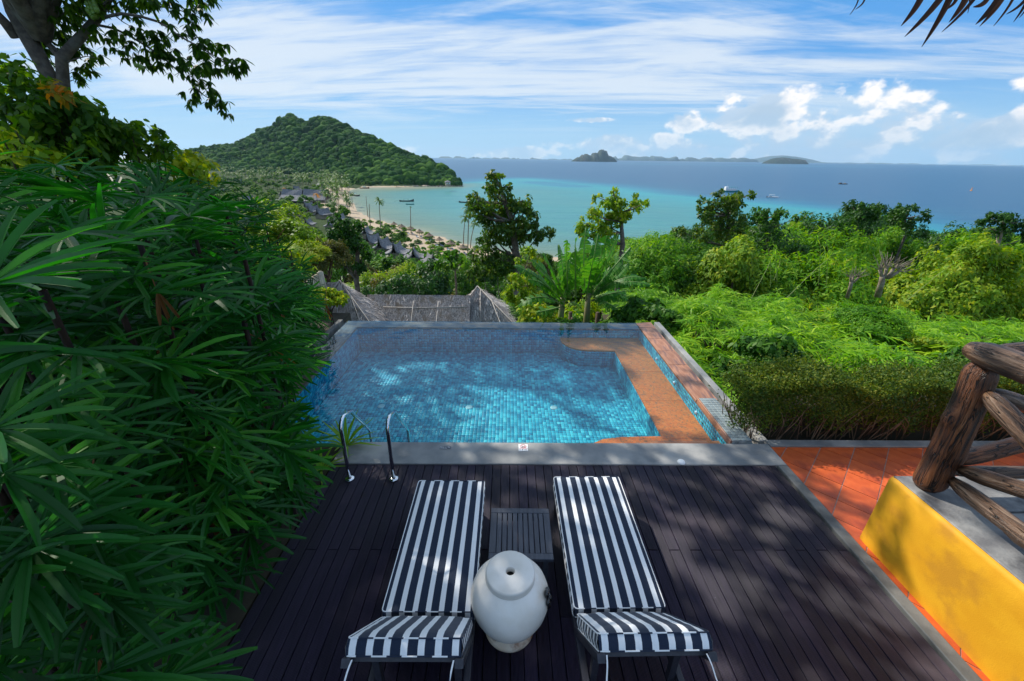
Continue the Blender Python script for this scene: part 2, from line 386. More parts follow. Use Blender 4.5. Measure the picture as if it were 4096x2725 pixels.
def make_sea_mat():
    m = bpy.data.materials.new('sea_water'); m.use_nodes = True; N = NT(m.node_tree); b = m.node_tree.nodes['Principled BSDF']
    at = N.new('ShaderNodeAttribute', attribute_name='depth'); tc = N.new('ShaderNodeTexCoord')
    mp = N.new('ShaderNodeMapping'); mp.inputs['Scale'].default_value = (.35, 1, 1); N.l.new(tc.outputs['Object'], mp.inputs[0])
    n = N.noise(mp.outputs[0], .012, 8, .62); n2 = N.noise(mp.outputs[0], .12, 6, .6)
    dd = N.math('ADD', at.outputs['Fac'], N.math('MULTIPLY', N.math('SUBTRACT', n, .5), .22))
    col = N.ramp(dd, [(0, (.25, .25, .16)), (.10, (.13, .20, .13)), (.30, (.07, .21, .18)), (.50, (.036, .22, .215)), (.60, (.012, .26, .28)), (.70, (.006, .15, .23)), (.80, (.010, .095, .17)), (1, (.010, .085, .165))])
    col = N.mix(N.mapr(n2, .35, .70, 0, .6), col, N.mix(1.0, col, (.55, .75, .95), 'MULTIPLY'))
    N.l.new(col, b.inputs['Base Color']); b.inputs['Roughness'].default_value = .35; b.inputs['Specular IOR Level'].default_value = .22
    bp = N.new('ShaderNodeBump', inp={'Strength': .9, 'Distance': .5}); 
    hh = N.math('ADD', N.noise(tc.outputs['Object'], .35, 5, .65), N.math('MULTIPLY', N.noise(mp.outputs[0], .06, 4, .6), 2.2))
    N.l.new(hh, bp.inputs['Height']); N.l.new(bp.outputs[0], b.inputs['Normal'])
    return m
m_sea = make_sea_mat()

def make_ground_mat():
    m = bpy.data.materials.new('ground_earth_and_sand'); m.use_nodes = True; N = NT(m.node_tree); b = m.node_tree.nodes['Principled BSDF']
    at = N.new('ShaderNodeAttribute', attribute_name='sand'); tc = N.new('ShaderNodeTexCoord')
    n = N.noise(tc.outputs['Object'], .25, 7, .6)
    s = N.mapr(N.math('ADD', at.outputs['Fac'], N.math('MULTIPLY', N.math('SUBTRACT', n, .5), .5)), .42, .58)
    g = N.mix(N.mapr(N.noise(tc.outputs['Object'], 1.3, 5), .35, .65), (.012, .035, .006), (.035, .060, .012))
    sd = N.mix(N.noise(tc.outputs['Object'], .6, 5), (.36, .28, .20), (.47, .38, .28))
    N.l.new(N.mix(s, g, sd), b.inputs['Base Color']); b.inputs['Roughness'].default_value = .95; b.inputs['Specular IOR Level'].default_value = .1
    bp = N.new('ShaderNodeBump', inp={'Strength': .6, 'Distance': .15}); N.l.new(N.noise(tc.outputs['Object'], 2, 6), bp.inputs['Height']); N.l.new(bp.outputs[0], b.inputs['Normal'])
    return m
m_ground = make_ground_mat()

# ------------------------------------------------------------------ terrain and sea
SEA = -29.0
shore = [(-72, 566), (-98, 528), (-121, 501), (-163, 488), (-163, 455), (-145, 400), (-127, 350), (-97, 278), (-79, 243), (-62, 223), (-40, 199), (-22, 174), (-10, 160), (10, 150), (40, 140), (80, 150), (130, 165), (190, 125), (400, 50)]
landpoly = np.array(shore + [(400, -300), (-1500, -300), (-1500, 1500), (-400, 1500), (-170, 800), (-95, 640)], float)
def inside(P, poly):
    x, y = P[:, 0], P[:, 1]; r = np.zeros(len(P), bool); n = len(poly); j = n-1
    for i in range(n):
        xi, yi = poly[i]; xj, yj = poly[j]
        c = ((yi > y) != (yj > y)) & (x < (xj-xi)*(y-yi)/((yj-yi) or 1e-9)+xi)
        r ^= c; j = i
    return r
def distline(P, L):
    L = np.asarray(L, float); d = np.full(len(P), 1e9)
    for a, b in zip(L[:-1], L[1:]):
        ab = b-a; t = np.clip(((P-a)@ab)/(ab@ab), 0, 1); q = a+t[:, None]*ab
        d = np.minimum(d, np.hypot(*(P-q).T))
    return d
ctrl = np.array([(0, 0, -1.2), (-5, 0, -.5), (-5, 4, -.5), (6, 3, -.25), (3.5, 2, -.25), (8, 3, -.3), (4.6, 7, -.7), (8, 6, -.5), (0, 9.5, -3.0), (-4, 9.5, -3), (-8, 8, -.8), (-10, 3, 0), (-9, 12, -1.5),
    (-3, 13, -4.5), (1, 15, -5.5), (5, 10, -1.9), (8, 12, -1.9), (14, 12, -1.6), (10, 15, -3.2), (18, 16, -2.6), (10, 24, -8), (20, 24, -6), (30, 40, -10), (50, 40, -9), (60, 55, -12), (30, 60, -16),
    (50, 80, -18), (85, 60, -12), (100, 120, -24), (60, 110, -25), (0, 30, -12), (0, 60, -20), (-15, 100, -25.5), (-10, 140, -28), (-30, 150, -28), (-20, 30, -9), (-30, 60, -17), (-60, 100, -24), (-80, 150, -27),
    (-120, 250, -27.5), (-170, 350, -27.5), (-300, 450, -26), (-60, 30, -6), (-100, 80, -14), (-200, 200, -24), (-300, 250, -20), (150, 20, -10), (200, 100, -22), (-14, 20, -4), (-500, 300, -10), (-500, 0, 0), (0, -60, 0), (120, -60, 0), (-10, 0, .2)], float)
def H(P):
    P = np.atleast_2d(np.asarray(P, float))[:, :2]
    r = np.hypot(P[:, 0], P[:, 1]); w0 = np.zeros(len(P)); s0 = np.zeros(len(P))
    for c in ctrl:
        d2 = (P[:, 0]-c[0])**2+(P[:, 1]-c[1])**2; sc = (2+.12*math.hypot(c[0], c[1]))**2
        w = 1/(d2/sc+.02)**1.7; w0 += w; s0 += w*c[2]
    z = s0/w0
    ins = inside(P, landpoly); d = distline(P, shore)
    z = np.where(ins, np.minimum(z, SEA+.15+.09*d), SEA-.3-.05*d)
    return z
def h1(x, y): return float(H([(x, y)])[0])
def polar(radii, angs):
    R, T = np.meshgrid(radii, angs, indexing='ij'); P = np.stack([R*np.sin(T), R*np.cos(T)], -1).reshape(-1, 2)
    n, k = len(radii), len(angs); i, j = np.meshgrid(np.arange(n-1), np.arange(k-1), indexing='ij')
    a = (i*k+j).ravel(); Fc = np.stack([a, a+1, a+k+1, a+k], -1)
    return P, Fc
def put_attr(me, name, vals):
    at = me.attributes.new(name, 'FLOAT', 'POINT'); at.data.foreach_set('value', np.asarray(vals, np.float32))
def build_ground():
    angs = np.concatenate([np.linspace(-pi, -1.25, 30), np.linspace(-1.2, 1.2, 200), np.linspace(1.25, pi, 30)])
    P, Fc = polar(np.concatenate([[0.01], np.geomspace(1.5, 1100, 130)]), angs)
    z = H(P)
    pl = (P[:, 0] > -3.9) & (P[:, 0] < 3.45) & (P[:, 1] < 8.9)   # dug out below deck and pool
    z = np.where(pl & (P[:, 1] > -1), np.minimum(z, -1.3), z)
    V = np.column_stack([P, z]); me = meshnp('ground', V, Fc, True)
    ins = inside(P, landpoly); d = distline(P, shore)
    edge = distline(P, [(-163, 455), (-127, 350), (-97, 278), (-62, 223), (-22, 174), (10, 150), (30, 143)])
    band = np.interp(P[:, 1], [130, 190, 230, 300, 450], [21, 20, 8, 20, 18])
    sand = np.clip(1-(edge-band)/8., 0, 1)
    sand = np.where(~ins, 1., sand); sand = np.where((d < 2.5) & ins, 1., sand)
    put_attr(me, 'sand', sand)
    tag(ob('ground', me, m_ground), kind='structure')
build_ground()
def build_sea():
    angs = np.concatenate([np.linspace(-pi, -.95, 50)[:-1], np.linspace(-.95, .95, 330), np.linspace(.95, pi, 50)[1:]])
    P, Fc = polar(np.geomspace(70, 13800, 210), angs)
    V = np.column_stack([P, np.full(len(P), SEA)]); me = meshnp('sea', V, Fc, True)
    line = [(-420, 900), (-58, 585), (29, 745), (102, 597), (144, 475), (172, 393), (207, 345), (222, 295), (226, 270), (224, 211), (300, 100)]
    dp = distline(P, line)
    bay = np.array(line + [(300, -50), (-2000, -50), (-2000, 900)], float); inb = inside(P, bay)
    ds = distline(P, shore)
    shal = np.clip(ds/70., 0, 1)**.7*.52
    shal = np.maximum(shal*.9, np.where(dp < 110, (.50+.10*np.clip(1-dp/110, 0, 1)), 0)*np.clip(ds/60, 0, 1))
    depth = np.where(inb, shal, .60+.4*np.clip(dp/190, 0, 1)**.8)
    depth = np.where(inb, np.minimum(depth, .60), depth)
    # sandy flat along the foot of the hill and a far bright bank
    green = distline(P, [(-160, 470), (-120, 470), (-70, 520)]); depth = np.where((green < 45) & inb, depth*np.clip(.2+green/60, 0, 1), depth)
    bank = distline(P, [(900, 3300), (2600, 3200)]); depth = np.where(bank < 160, .60+.2*bank/160, depth)
    patch = distline(P, [(40, 640), (80, 560)])
    depth = np.where((patch < 28) & inb, .66, depth)
    put_attr(me, 'depth', depth)
    tag(ob('sea', me, m_sea), kind='structure')
build_sea()

# ------------------------------------------------------------------ foliage building blocks
def nrmz(a): return a/np.maximum(np.linalg.norm(a, axis=-1, keepdims=True), 1e-9)
def leaves(P, Dr, Nr, L, W, kind='rhomb', bend=.15):
    """P base points, Dr leaf direction, Nr leaf normal -> verts, faces"""
    n = len(P); Dr = nrmz(Dr); S = nrmz(np.cross(Dr, Nr)); Nn = np.cross(S, Dr)
    L = np.broadcast_to(np.asarray(L, float), (n,))[:, None]; W = np.broadcast_to(np.asarray(W, float), (n,))[:, None]
    if kind == 'rhomb':
        V = np.stack([P, P+Dr*L*.45+S*W*.5-Nn*L*bend*.2, P+Dr*L-Nn*L*bend, P+Dr*L*.45-S*W*.5-Nn*L*bend*.2], 1)
        Fc = np.arange(n*4).reshape(n, 4)
        return V.reshape(-1, 3), Fc
    if kind == 'oval':      # six-sided leaf with a bend, two quads
        V = np.stack([P, P+Dr*L*.32+S*W*.5-Nn*L*.02, P+Dr*L*.72+S*W*.38-Nn*L*bend*.5, P+Dr*L-Nn*L*bend, P+Dr*L*.72-S*W*.38-Nn*L*bend*.5, P+Dr*L*.32-S*W*.5-Nn*L*.02], 1)
        b = np.arange(n)[:, None]*6
        Fc = np.concatenate([b+np.array([0, 1, 2, 5]), b+np.array([5, 2, 3, 4])], 0)
        return V.reshape(-1, 3), Fc
    if kind == 'blade':     # long narrow grass-like leaf, bent in three
        V = np.stack([P-S*W*.25, P+S*W*.25, P+Dr*L*.45+S*W*.5-Nn*L*bend*.15, P+Dr*L*.45-S*W*.5-Nn*L*bend*.15, P+Dr*L*1.0+S*W*.04-Nn*L*bend, P+Dr*L*1.0-S*W*.04-Nn*L*bend], 1)
        b = np.arange(n)[:, None]*6
        Fc = np.concatenate([b+np.array([0, 1, 2, 3]), b+np.array([3, 2, 4, 5])], 0)
        return V.reshape(-1, 3), Fc
def sph(n, r=rng):
    v = r.normal(size=(n, 3)); return nrmz(v)
def crown_np(seed, n, leaf, lobes=14, flat=1.0, lobe_r=(.26, .44), kind='rhomb', asp=.45, updn=.25, droop=.1, wispy=.0):
    r = np.random.default_rng(seed)
    c = sph(lobes, r)*np.cbrt(r.uniform(.15, 1, (lobes, 1)))*.68; c[:, 2] = np.abs(c[:, 2])*1.05-.30
    c[:, 2] *= flat; lr = r.uniform(*lobe_r, lobes)
    sub = 10                                             # clumps sitting on each lobe
    li = np.repeat(np.arange(lobes), sub); sd = sph(len(li), r); sd[:, 2] = np.abs(sd[:, 2])*.9-.15
    sc_ = c[li]+sd*(lr[li]*r.uniform(.55, 1.0, len(li)))[:, None]*np.array([1, 1, flat]); sr = lr[li]*r.uniform(.28, .5, len(li))
    k = r.integers(0, len(sc_), n); d = sph(n, r); d[:, 2] = d[:, 2]*.85+.12
    rad = np.cbrt(r.uniform(.25, 1.0, n)); P = sc_[k]+d*(sr[k]*rad*(1+wispy*r.exponential(.3, n)))[:, None]
    out = nrmz(P-np.array([0, 0, -.25])); Nr = nrmz(out*.8+d*.6+np.array([0, 0, updn*2])+r.normal(size=(n, 3))*.45)
    Dr = nrmz(np.cross(Nr, r.normal(size=(n, 3))))+np.array([0, 0, -droop])
    L = leaf*r.uniform(.65, 1.35, n)
    V, Fc = leaves(P, Dr, Nr, L, L*asp, kind, .2)
    return V, Fc, c, lr
def limbs_mb(c, base=-1.0, rt=.045, nb=7, seed=0):
    r = random.Random(seed); mb = MB(); idx = list(range(len(c))); r.shuffle(idx)
    for i in idx[:nb]:
        e = Vector(c[i]); s = Vector((0, 0, base+.15+.35*r.random())); mid = s.lerp(e, .5)+Vector((r.uniform(-.08, .08), r.uniform(-.08, .08), -.08))
        mb.tube([s, mid, e], [rt*.8, rt*.5, rt*.22], 5, False)
    return mb
CR = {}
def proto(name, **kw):
    V, Fc, c, lr = crown_np(**kw); dz = .85-np.percentile(V[:, 2], 99.7); V[:, 2] += dz; c = c+np.array([0, 0, dz]); me = meshnp('crown_'+name, V, Fc); me.materials.append(m_leafmid)
    lm = limbs_mb(c, seed=kw['seed']); me2 = meshnp('limbs_'+name, lm.v, lm.f, True); me2.materials.append(m_trunk)
    CR[name] = (me, me2)
for i in range(4): proto('broad%d' % i, seed=20+i, n=9000, leaf=.085, lobes=16)
for i in range(3): proto('feather%d' % i, seed=40+i, n=15000, leaf=.058, lobes=18, flat=.70, lobe_r=(.24, .38), asp=.36, updn=.5)
for i in range(3): proto('dense%d' % i, seed=50+i, n=24000, leaf=.046, lobes=24, lobe_r=(.20, .36), asp=.45)
for i in range(2): proto('open%d' % i, seed=60+i, n=4600, leaf=.10, lobes=15, flat=1.1, lobe_r=(.14, .24), asp=.45)
for i in range(2): proto('big%d' % i, seed=70+i, n=3400, leaf=.17, lobes=12, kind='oval', asp=.5, droop=.5)
for i in range(2): proto('small%d' % i, seed=80+i, n=2600, leaf=.15, lobes=9, asp=.5)
tr_me = MB().tube([(0, 0, 0), (.03, .01, .35), (-.01, .02, .7), (.01, 0, 1.0)], [1.25, 1.0, .85, .6], 8, False)
trunk_me = meshnp('trunk', tr_me.v, tr_me.f, True); trunk_me.materials.append(m_trunk)
def tree(x, y, top, R, pname, mat_, label, cat='tree', group=None, trunk_r=None, base=None, zs=1.0, name='broadleaf_tree', bark=None):
    """crown of half width R whose top is at height top; trunk goes down to the ground"""
    zb = h1(x, y) if base is None else base
    t = empty(name, (x, y, zb), RND.uniform(0, 6.28), label, cat, group)
    cme, lme = CR[pname]; cz = top-zb-R*.85*zs
    cr = ob('crown', cme, None, t, (0, 0, cz), mat_); cr.scale = (R, R, R*zs)
    if cz > R*.2:
        lb = ob('limb', lme, None, t, (0, 0, cz), bark or m_trunk); lb.scale = (R, R, R*zs)
        tk = ob('trunk', trunk_me, None, t, (0, 0, -.3), bark or m_trunk); q = trunk_r or R*.05; tk.scale = (q, q, max(.3, cz-R*.55*zs)+.3)
    return t

# ------------------------------------------------------------------ far hill across the bay
def build_hill():
    crest = [(560, 640, 980), (640, 622, 960), (800, 596, 930), (950, 570, 900), (1060, 515, 880), (1110, 490, 870), (1140, 468, 865), (1175, 465, 860), (1205, 478, 855), (1228, 496, 850), (1252, 474, 815), (1290, 463, 800), (1330, 474, 780), (1400, 512, 740), (1500, 562, 690), (1600, 602, 640), (1680, 632, 615), (1740, 652, 598), (1790, 690, 585), (1825, 728, 578), (1838, 744, 575)]
    foot = [(560, 700, -27, None), (900, 702, -27, None), (1200, 705, -26, None), (1400, 745, SEA, None), (1450, 746, SEA, None), (1600, 744, SEA, None), (1700, 742, SEA, None), (1838, 745, SEA, None)]
    us = np.linspace(0, 1, 130); cx = np.array([c[0] for c in crest]); pxs = 560+us*(1838-560)
    cy = np.interp(pxs, cx, [c[1] for c in crest]); cD = np.interp(pxs, cx, [c[2] for c in crest])
    fy = np.interp(pxs, [f[0] for f in foot], [f[1] for f in foot]); fz = np.interp(pxs, [f[0] for f in foot], [f[2] for f in foot])
    rows = []; nv = 44
    from mathutils import noise as mn
    for i, px in enumerate(pxs):
        top = A(px, cy[i], cD[i]); ft = G(px, fy[i], fz[i]); top.z -= 4.0*min(1, (top.z-ft.z)/25.)
        if ft.y > top.y-6: ft = Vector((top.x, top.y-6, ft.z))
        row = []
        for j in range(nv):
            v = j/(nv-1)*1.9
            if v <= 1:
                p = ft.lerp(top, v); zz = ft.z+(top.z-ft.z)*(.62*v+.38*v*v*(3-2*v))
                damp = sin(pi*min(1, v))
                zz += damp*(mn.noise(Vector((p.x*.012, p.y*.012, 3)))*16+mn.noise(Vector((p.x*.03, p.y*.03, 7)))*6)*min(1, (top.z-ft.z)/40.)
                p = Vector((p.x, p.y, zz))
            else:
                k = v-1; p = Vector((top.x*(1+k*.18), top.y+k*260*min(1, (top.z+29)/90), top.z+(SEA-3-top.z)*(k/.9)**1.3))
            row.append(p)
        rows.append(row)
    V = np.array([[tuple(p) for p in r] for r in rows]); n, k, _ = V.shape
    i, j = np.meshgrid(np.arange(n-1), np.arange(k-1), indexing='ij'); a = (i*k+j).ravel()
    Fc = np.stack([a, a+k, a+k+1, a+1], -1)
    me = meshnp('hill', V.reshape(-1, 3), Fc, True); tag(ob('hill', me, m_leafdark), kind='structure')
    # tree crowns over it: one mass nobody could count
    ico = icosphere(2)
    cnt = 6200; ui = rng.uniform(0, n-1.001, cnt); vj = rng.uniform(0, (k-1)*.62, cnt)
    i0 = ui.astype(int); j0 = vj.astype(int); fu = (ui-i0)[:, None]; fv = (vj-j0)[:, None]
    P = V[i0, j0]*(1-fu)*(1-fv)+V[i0+1, j0]*fu*(1-fv)+V[i0, j0+1]*(1-fu)*fv+V[i0+1, j0+1]*fu*fv
    keep = P[:, 2] > SEA-.2; P = P[keep]; cnt = len(P)
    R = rng.uniform(2.4, 6.0, cnt)*np.where(P[:, 2] < SEA+2.5, .8, 1)*np.where(rng.random(cnt) < .07, 1.45, 1)
    iv, ifc = ico; m_ = len(iv)
    # lumpy outline: every crown gets its own bulges
    ph = rng.uniform(0, 6.28, (cnt, 1, 3)); q = iv[None]*rng.uniform(2.2, 3.4, (cnt, 1, 3))+ph
    bl = 1+.20*np.sin(q[..., 0]*1.7+np.sin(q[..., 1]*2))*np.cos(q[..., 1]*1.9+q[..., 2])+.12*np.sin(q[..., 2]*3.7+q[..., 0]*2.9)
    bl += rng.normal(size=(cnt, m_))*.05
    VV = P[:, None]+iv[None]*bl[..., None]*R[:, None, None]*np.array([1, 1, .85])+np.array([0, 0, 1])*R[:, None, None]*.35
    FF = (ifc[None]+(np.arange(cnt)*m_)[:, None, None]).reshape(-1, 3)
    me = meshnp('canopy', VV.reshape(-1, 3), FF, True)
    o = ob('hill_forest', me, m_hillleaf); tag(o, 'dense dark green forest covering the cone-shaped hill across the bay', 'forest', kind='stuff')
    # leaf tufts that break the crown outlines
    nt = 150000; ci = rng.integers(0, cnt, nt); d = sph(nt); d[:, 2] = np.abs(d[:, 2])
    PP = P[ci]+d*(R[ci]*rng.uniform(.95, 1.22, nt))[:, None]*np.array([1, 1, .85])+np.array([0, 0, 1])*R[ci][:, None]*.35
    Nr = nrmz(d+rng.normal(size=(nt, 3))*.5); Vv, Ff = leaves(PP, np.cross(Nr, sph(nt)), Nr, rng.uniform(.7, 1.5, nt), rng.uniform(.5, 1.0, nt))
    o2 = ob('leaf_tufts', meshnp('leaf_tufts', Vv, Ff), m_hillleaf, o); o2['kind'] = 'stuff'
    rk = MB()
    for t in np.linspace(0, 1, 90):
        p = G(1330+t*515, 747, SEA); s_ = RND.uniform(.8, 2.2)
        iv2 = [(p.x+q[0]*s_*RND.uniform(.8, 1.6), p.y+4*RND.random()+q[1]*s_, SEA+q[2]*s_*.7) for q in icosphere(1)[0]]
        rk.add(iv2, [tuple(f) for f in icosphere(1)[1].tolist()])
    tag(rk.build('shore_rocks', m_shore_rock), 'dark rocks at the waterline below the forested hill', 'rocks', kind='stuff')
def icosphere(sub):
    t = (1+5**.5)/2
    v = [(-1, t, 0), (1, t, 0), (-1, -t, 0), (1, -t, 0), (0, -1, t), (0, 1, t), (0, -1, -t), (0, 1, -t), (t, 0, -1), (t, 0, 1), (-t, 0, -1), (-t, 0, 1)]
    f = [(0, 11, 5), (0, 5, 1), (0, 1, 7), (0, 7, 10), (0, 10, 11), (1, 5, 9), (5, 11, 4), (11, 10, 2), (10, 7, 6), (7, 1, 8), (3, 9, 4), (3, 4, 2), (3, 2, 6), (3, 6, 8), (3, 8, 9), (4, 9, 5), (2, 4, 11), (6, 2, 10), (8, 6, 7), (9, 8, 1)]
    v = [tuple(Vector(p).normalized()) for p in v]
    for _ in range(sub-1):
        cache = {}; nf = []
        def mid(a, b):
            key = (min(a, b), max(a, b))
            if key not in cache: cache[key] = len(v); v.append(tuple(((Vector(v[a])+Vector(v[b]))/2).normalized()))
            return cache[key]
        for a, b, c in f:
            x, y, z = mid(a, b), mid(b, c), mid(c, a); nf += [(a, x, z), (b, y, x), (c, z, y), (x, y, z)]
        f = nf
    return np.array(v), np.array(f)
build_hill()

# far islands
def island(name, outline, D, depth, base, label, mat_, top_noise=6, cat='island', group=None, res=70):
    """outline: (px,py) silhouette; a ridge of real depth standing in the sea"""
    xs = [o[0] for o in outline]; px = np.linspace(xs[0], xs[-1], res); py = np.interp(px, xs, [o[1] for o in outline])
    rows = []
    for i in range(res):
        t = A(px[i], py[i], D); zt = max(t.z, SEA+1) + (RND.uniform(-1, 1)*top_noise if 2 < i < res-3 else 0); row = []
        for v in np.linspace(-1, 1, 11):
            e = sin(pi*i/(res-1))**.5
            prof = (1-abs(v)**2.6); row.append((t.x+(RND.uniform(-1, 1)*top_noise if abs(v) < .9 else 0), D+v*depth*e+RND.uniform(-1, 1)*top_noise, SEA-4+(zt-SEA+4)*prof))
        rows.append(row)
    V = np.array(rows); n, k, _ = V.shape; i, j = np.meshgrid(np.arange(n-1), np.arange(k-1), indexing='ij'); a = (i*k+j).ravel()
    o = ob(name, meshnp(name, V.reshape(-1, 3), np.stack([a, a+k, a+k+1, a+1], -1), False), mat_)
    return tag(o, label, cat, group)
m_isle = M('island_scrub', (.006, .020, .012), (.016, .038, .020), .02, .95, 4, .05, c3=(.05, .05, .045), s3=.012)
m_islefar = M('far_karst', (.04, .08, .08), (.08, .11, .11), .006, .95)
P3 = lambda L: [r3(*p) for p in L]
P4 = lambda L: [r4(*p) for p in L]
island('craggy_island', P3([(1018, 430), (1040, 412), (1075, 398), (1100, 382), (1128, 374), (1150, 390), (1163, 398), (1168, 372), (1190, 366), (1205, 372), (1215, 352), (1240, 347), (1262, 358), (1275, 383), (1300, 398), (1325, 415), (1337, 430)]), 5400, 170, 0, 'dark craggy limestone island with two humps left of centre on the horizon', m_isle, 7)
island('low_island', P4([(550, 556), (580, 541), (610, 528), (650, 519), (690, 520), (720, 526), (760, 527), (800, 533), (815, 545), (833, 561)]), 5900, 200, 0, 'low flat green wooded island right of centre on the horizon', m_isle, 5)
def karst(a, b, hmin, hmax, D, label, seed, lump=9):
    r = random.Random(seed); L = []; x = a
    while x < b:
        L.append((x, 638.5 + (x-2048)*.0129 - r.uniform(hmin, hmax))); x += r.uniform(lump*.5, lump*1.6)
    L = [(a-6, 638.5+(a-2048)*.0129+2)] + L + [(b+8, 638.5+(b-2048)*.0129+2)]
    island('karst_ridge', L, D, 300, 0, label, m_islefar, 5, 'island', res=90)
karst(2430, 2720, 8, 24, 11000, 'pale blue jagged karst ridge just right of the craggy island', 3, 14)
karst(2720, 3030, 8, 20, 11500, 'pale blue karst ridge running on to the low wooded island', 4, 14)
karst(1760, 1900, 2, 11, 12500, 'faint karst ridge on the horizon beside the hill tip', 5, 12)
karst(1905, 2080, 2, 9, 12800, 'faint karst ridge with small cones left of the craggy island', 6, 10)
karst(2085, 2290, 2, 9, 12300, 'faint low ridge on the horizon touching the craggy island', 8, 12)
karst(3180, 3700, 2, 6, 12800, 'very low blue coast behind and right of the low wooded island', 9, 16)
karst(3710, 4150, 1, 5, 13000, 'very low blue coast at the right edge of the horizon', 12, 16)
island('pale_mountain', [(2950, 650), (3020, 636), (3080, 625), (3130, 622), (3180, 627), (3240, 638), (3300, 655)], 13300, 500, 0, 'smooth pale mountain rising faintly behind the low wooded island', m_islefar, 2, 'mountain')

# the humid air over the sea, one even closed box
def build_haze():
    m = bpy.data.materials.new('humid_air'); m.use_nodes = True; N = NT(m.node_tree); N.n.clear()
    out = N.new('ShaderNodeOutputMaterial'); v = N.new('ShaderNodeVolumePrincipled', inp={'Color': (.50, .76, 1., 1), 'Density': 4.2e-5, 'Anisotropy': .2}); N.l.new(v.outputs[0], out.inputs['Volume'])
    o = MB().box(-14300, 14300, -14300, 14300, SEA-5, 360).build('haze', m); o['kind'] = 'stuff'
build_haze()
SC.cycles.volume_bounces = 0
# ------------------------------------------------------------------ village, beach, boats
def horn_roof(L, W, Hh, peak=.45, seg=14):
    """thatched roof that sweeps up from wide eaves to a narrow ridge, one ridge end raised like a horn"""
    mb = MB(); ts = np.linspace(-1, 1, seg); ss = np.linspace(-1, 1, 13); top = []; bot = []
    for t in ts:
        for s in ss:
            a = abs(s); prof = (1-a)**2.3
            ridge = Hh*(.62+peak*max(0, t)**2.4+.10*max(0, -t)**2)
            wx = W*.5*(1-.05*abs(t)); ly = L*.5*t*(1-.10*a)
            ends = 1-.75*max(0, (abs(t)-.72)/.28)*min(1, a*5)*(.8)
            z = ridge*prof*ends if a > 0.02 else ridge
            top.append((s*wx, ly, z+.15)); bot.append((s*wx, ly, max(z-.35, -.15)))
    n = len(ss); f = []
    for i in range(seg-1):
        for j in range(n-1): f.append((i*n+j, i*n+j+1, (i+1)*n+j+1, (i+1)*n+j))
    k = len(top); f2 = [tuple(q+k for q in r[::-1]) for r in f]
    rim = [i*n for i in range(seg)] + [(seg-1)*n+j for j in range(1, n)] + [i*n+n-1 for i in range(seg-2, -1, -1)] + [j for j in range(n-2, 0, -1)]
    f3 = [(rim[i], rim[(i+1) % len(rim)], rim[(i+1) % len(rim)]+k, rim[i]+k) for i in range(len(rim))]
    mb.add(top+bot, f+f2+f3); return mb
roof_me = horn_roof(8.2, 7.4, 4.2, .38).build('tmp'); rme = roof_me.data; rme.name = 'horned_roof'; bpy.data.objects.remove(roof_me)
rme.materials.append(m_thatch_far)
def house_wall_mb(w, l, h):
    mb = MB(); mb.box(-w/2, w/2, -l/2, l/2, -1.2, h); return mb
wall_me = house_wall_mb(5.2, 6.4, 2.4); wall_me = meshnp('wall', wall_me.v, wall_me.f); wall_me.materials.append(m_wallfar)
door_me = MB().box(-.5, .5, -.04, .04, 0, 2.0); door_me = meshnp('door', door_me.v, door_me.f); door_me.materials.append(m_darkopen)
win_me = MB().box(-.7, .7, -.04, .04, .8, 1.8); win_me = meshnp('window', win_me.v, win_me.f); win_me.materials.append(m_darkopen)
house_spots = [  # r2 position of the roof middle, scale, turn, label
    (405, 895, 1.0, .6, 'horn-roofed thatched hut farthest left, half hidden by yellow bushes'),
    (520, 872, 1.15, .8, 'horn-roofed thatched hut in front of the left end of the big hall'),
    (655, 822, 1.0, .5, 'small horn-roofed hut just below the big hall roof'),
    (690, 855, 1.1, .5, 'horn-roofed hut below and right of the big hall'),
    (770, 885, 1.2, .4, 'horn-roofed hut beside the tall palm with the dry orange head'),
    (905, 930, 1.0, .7, 'horn-roofed hut nearest the sandy beach bend'),
    (655, 965, .9, .9, 'dark horn-roofed hut between two yellow bushes'),
    (560, 690, .9, .4, 'small thatched hut behind the big hall on the left'),
    (440, 725, .9, 1.2, 'pale thatched hut left of the big hall'),
    (740, 672, 1.1, 1.5, 'long low thatched roof among the palms behind the hall'),
    (180, 775, 1.0, .2, 'grey thatched roof at the far left edge of the village'),
    (830, 975, .9, .9, 'thatched hut just behind the vine-covered tree'),
    (1110, 1030, 1.0, .9, 'horn-roofed villa leftmost of the garden row'),
    (1160, 1085, 1.05, .5, 'horn-roofed villa second in the garden row'),
    (1245, 1125, 1.2, .7, 'horn-roofed villa with the broadest roof, middle of the garden row'),
    (1350, 1165, 1.2, .8, 'horn-roofed villa with the tallest swept peak in the garden row'),
    (1480, 1195, 1.05, 1.0, 'horn-roofed villa fourth in the garden row, partly behind trees'),
    (1610, 1230, .9, 1.3, 'small thatched roof at the right end of the garden row')]
for i, (px, py, sc, rz, lab) in enumerate(house_spots):
    p = G(*r2(px, py), SEA+4.5); zb = max(h1(p.x, p.y), SEA+.4)
    t = empty('thatched_hut', (p.x, p.y, zb), rz+2.3, lab, 'hut', 'thatched village huts by the bay'); t.scale = (sc*.82,)*3
    ob('wall', wall_me, None, t); ob('horned_roof', rme, None, t, (0, 0, 2.2))
    d = ob('door', door_me, None, t, (0, -3.23, 0)); w_ = ob('window', win_me, None, t, (-1.6, -3.23, 0)); w2 = ob('window', win_me, None, t, (1.6, -3.23, 0))
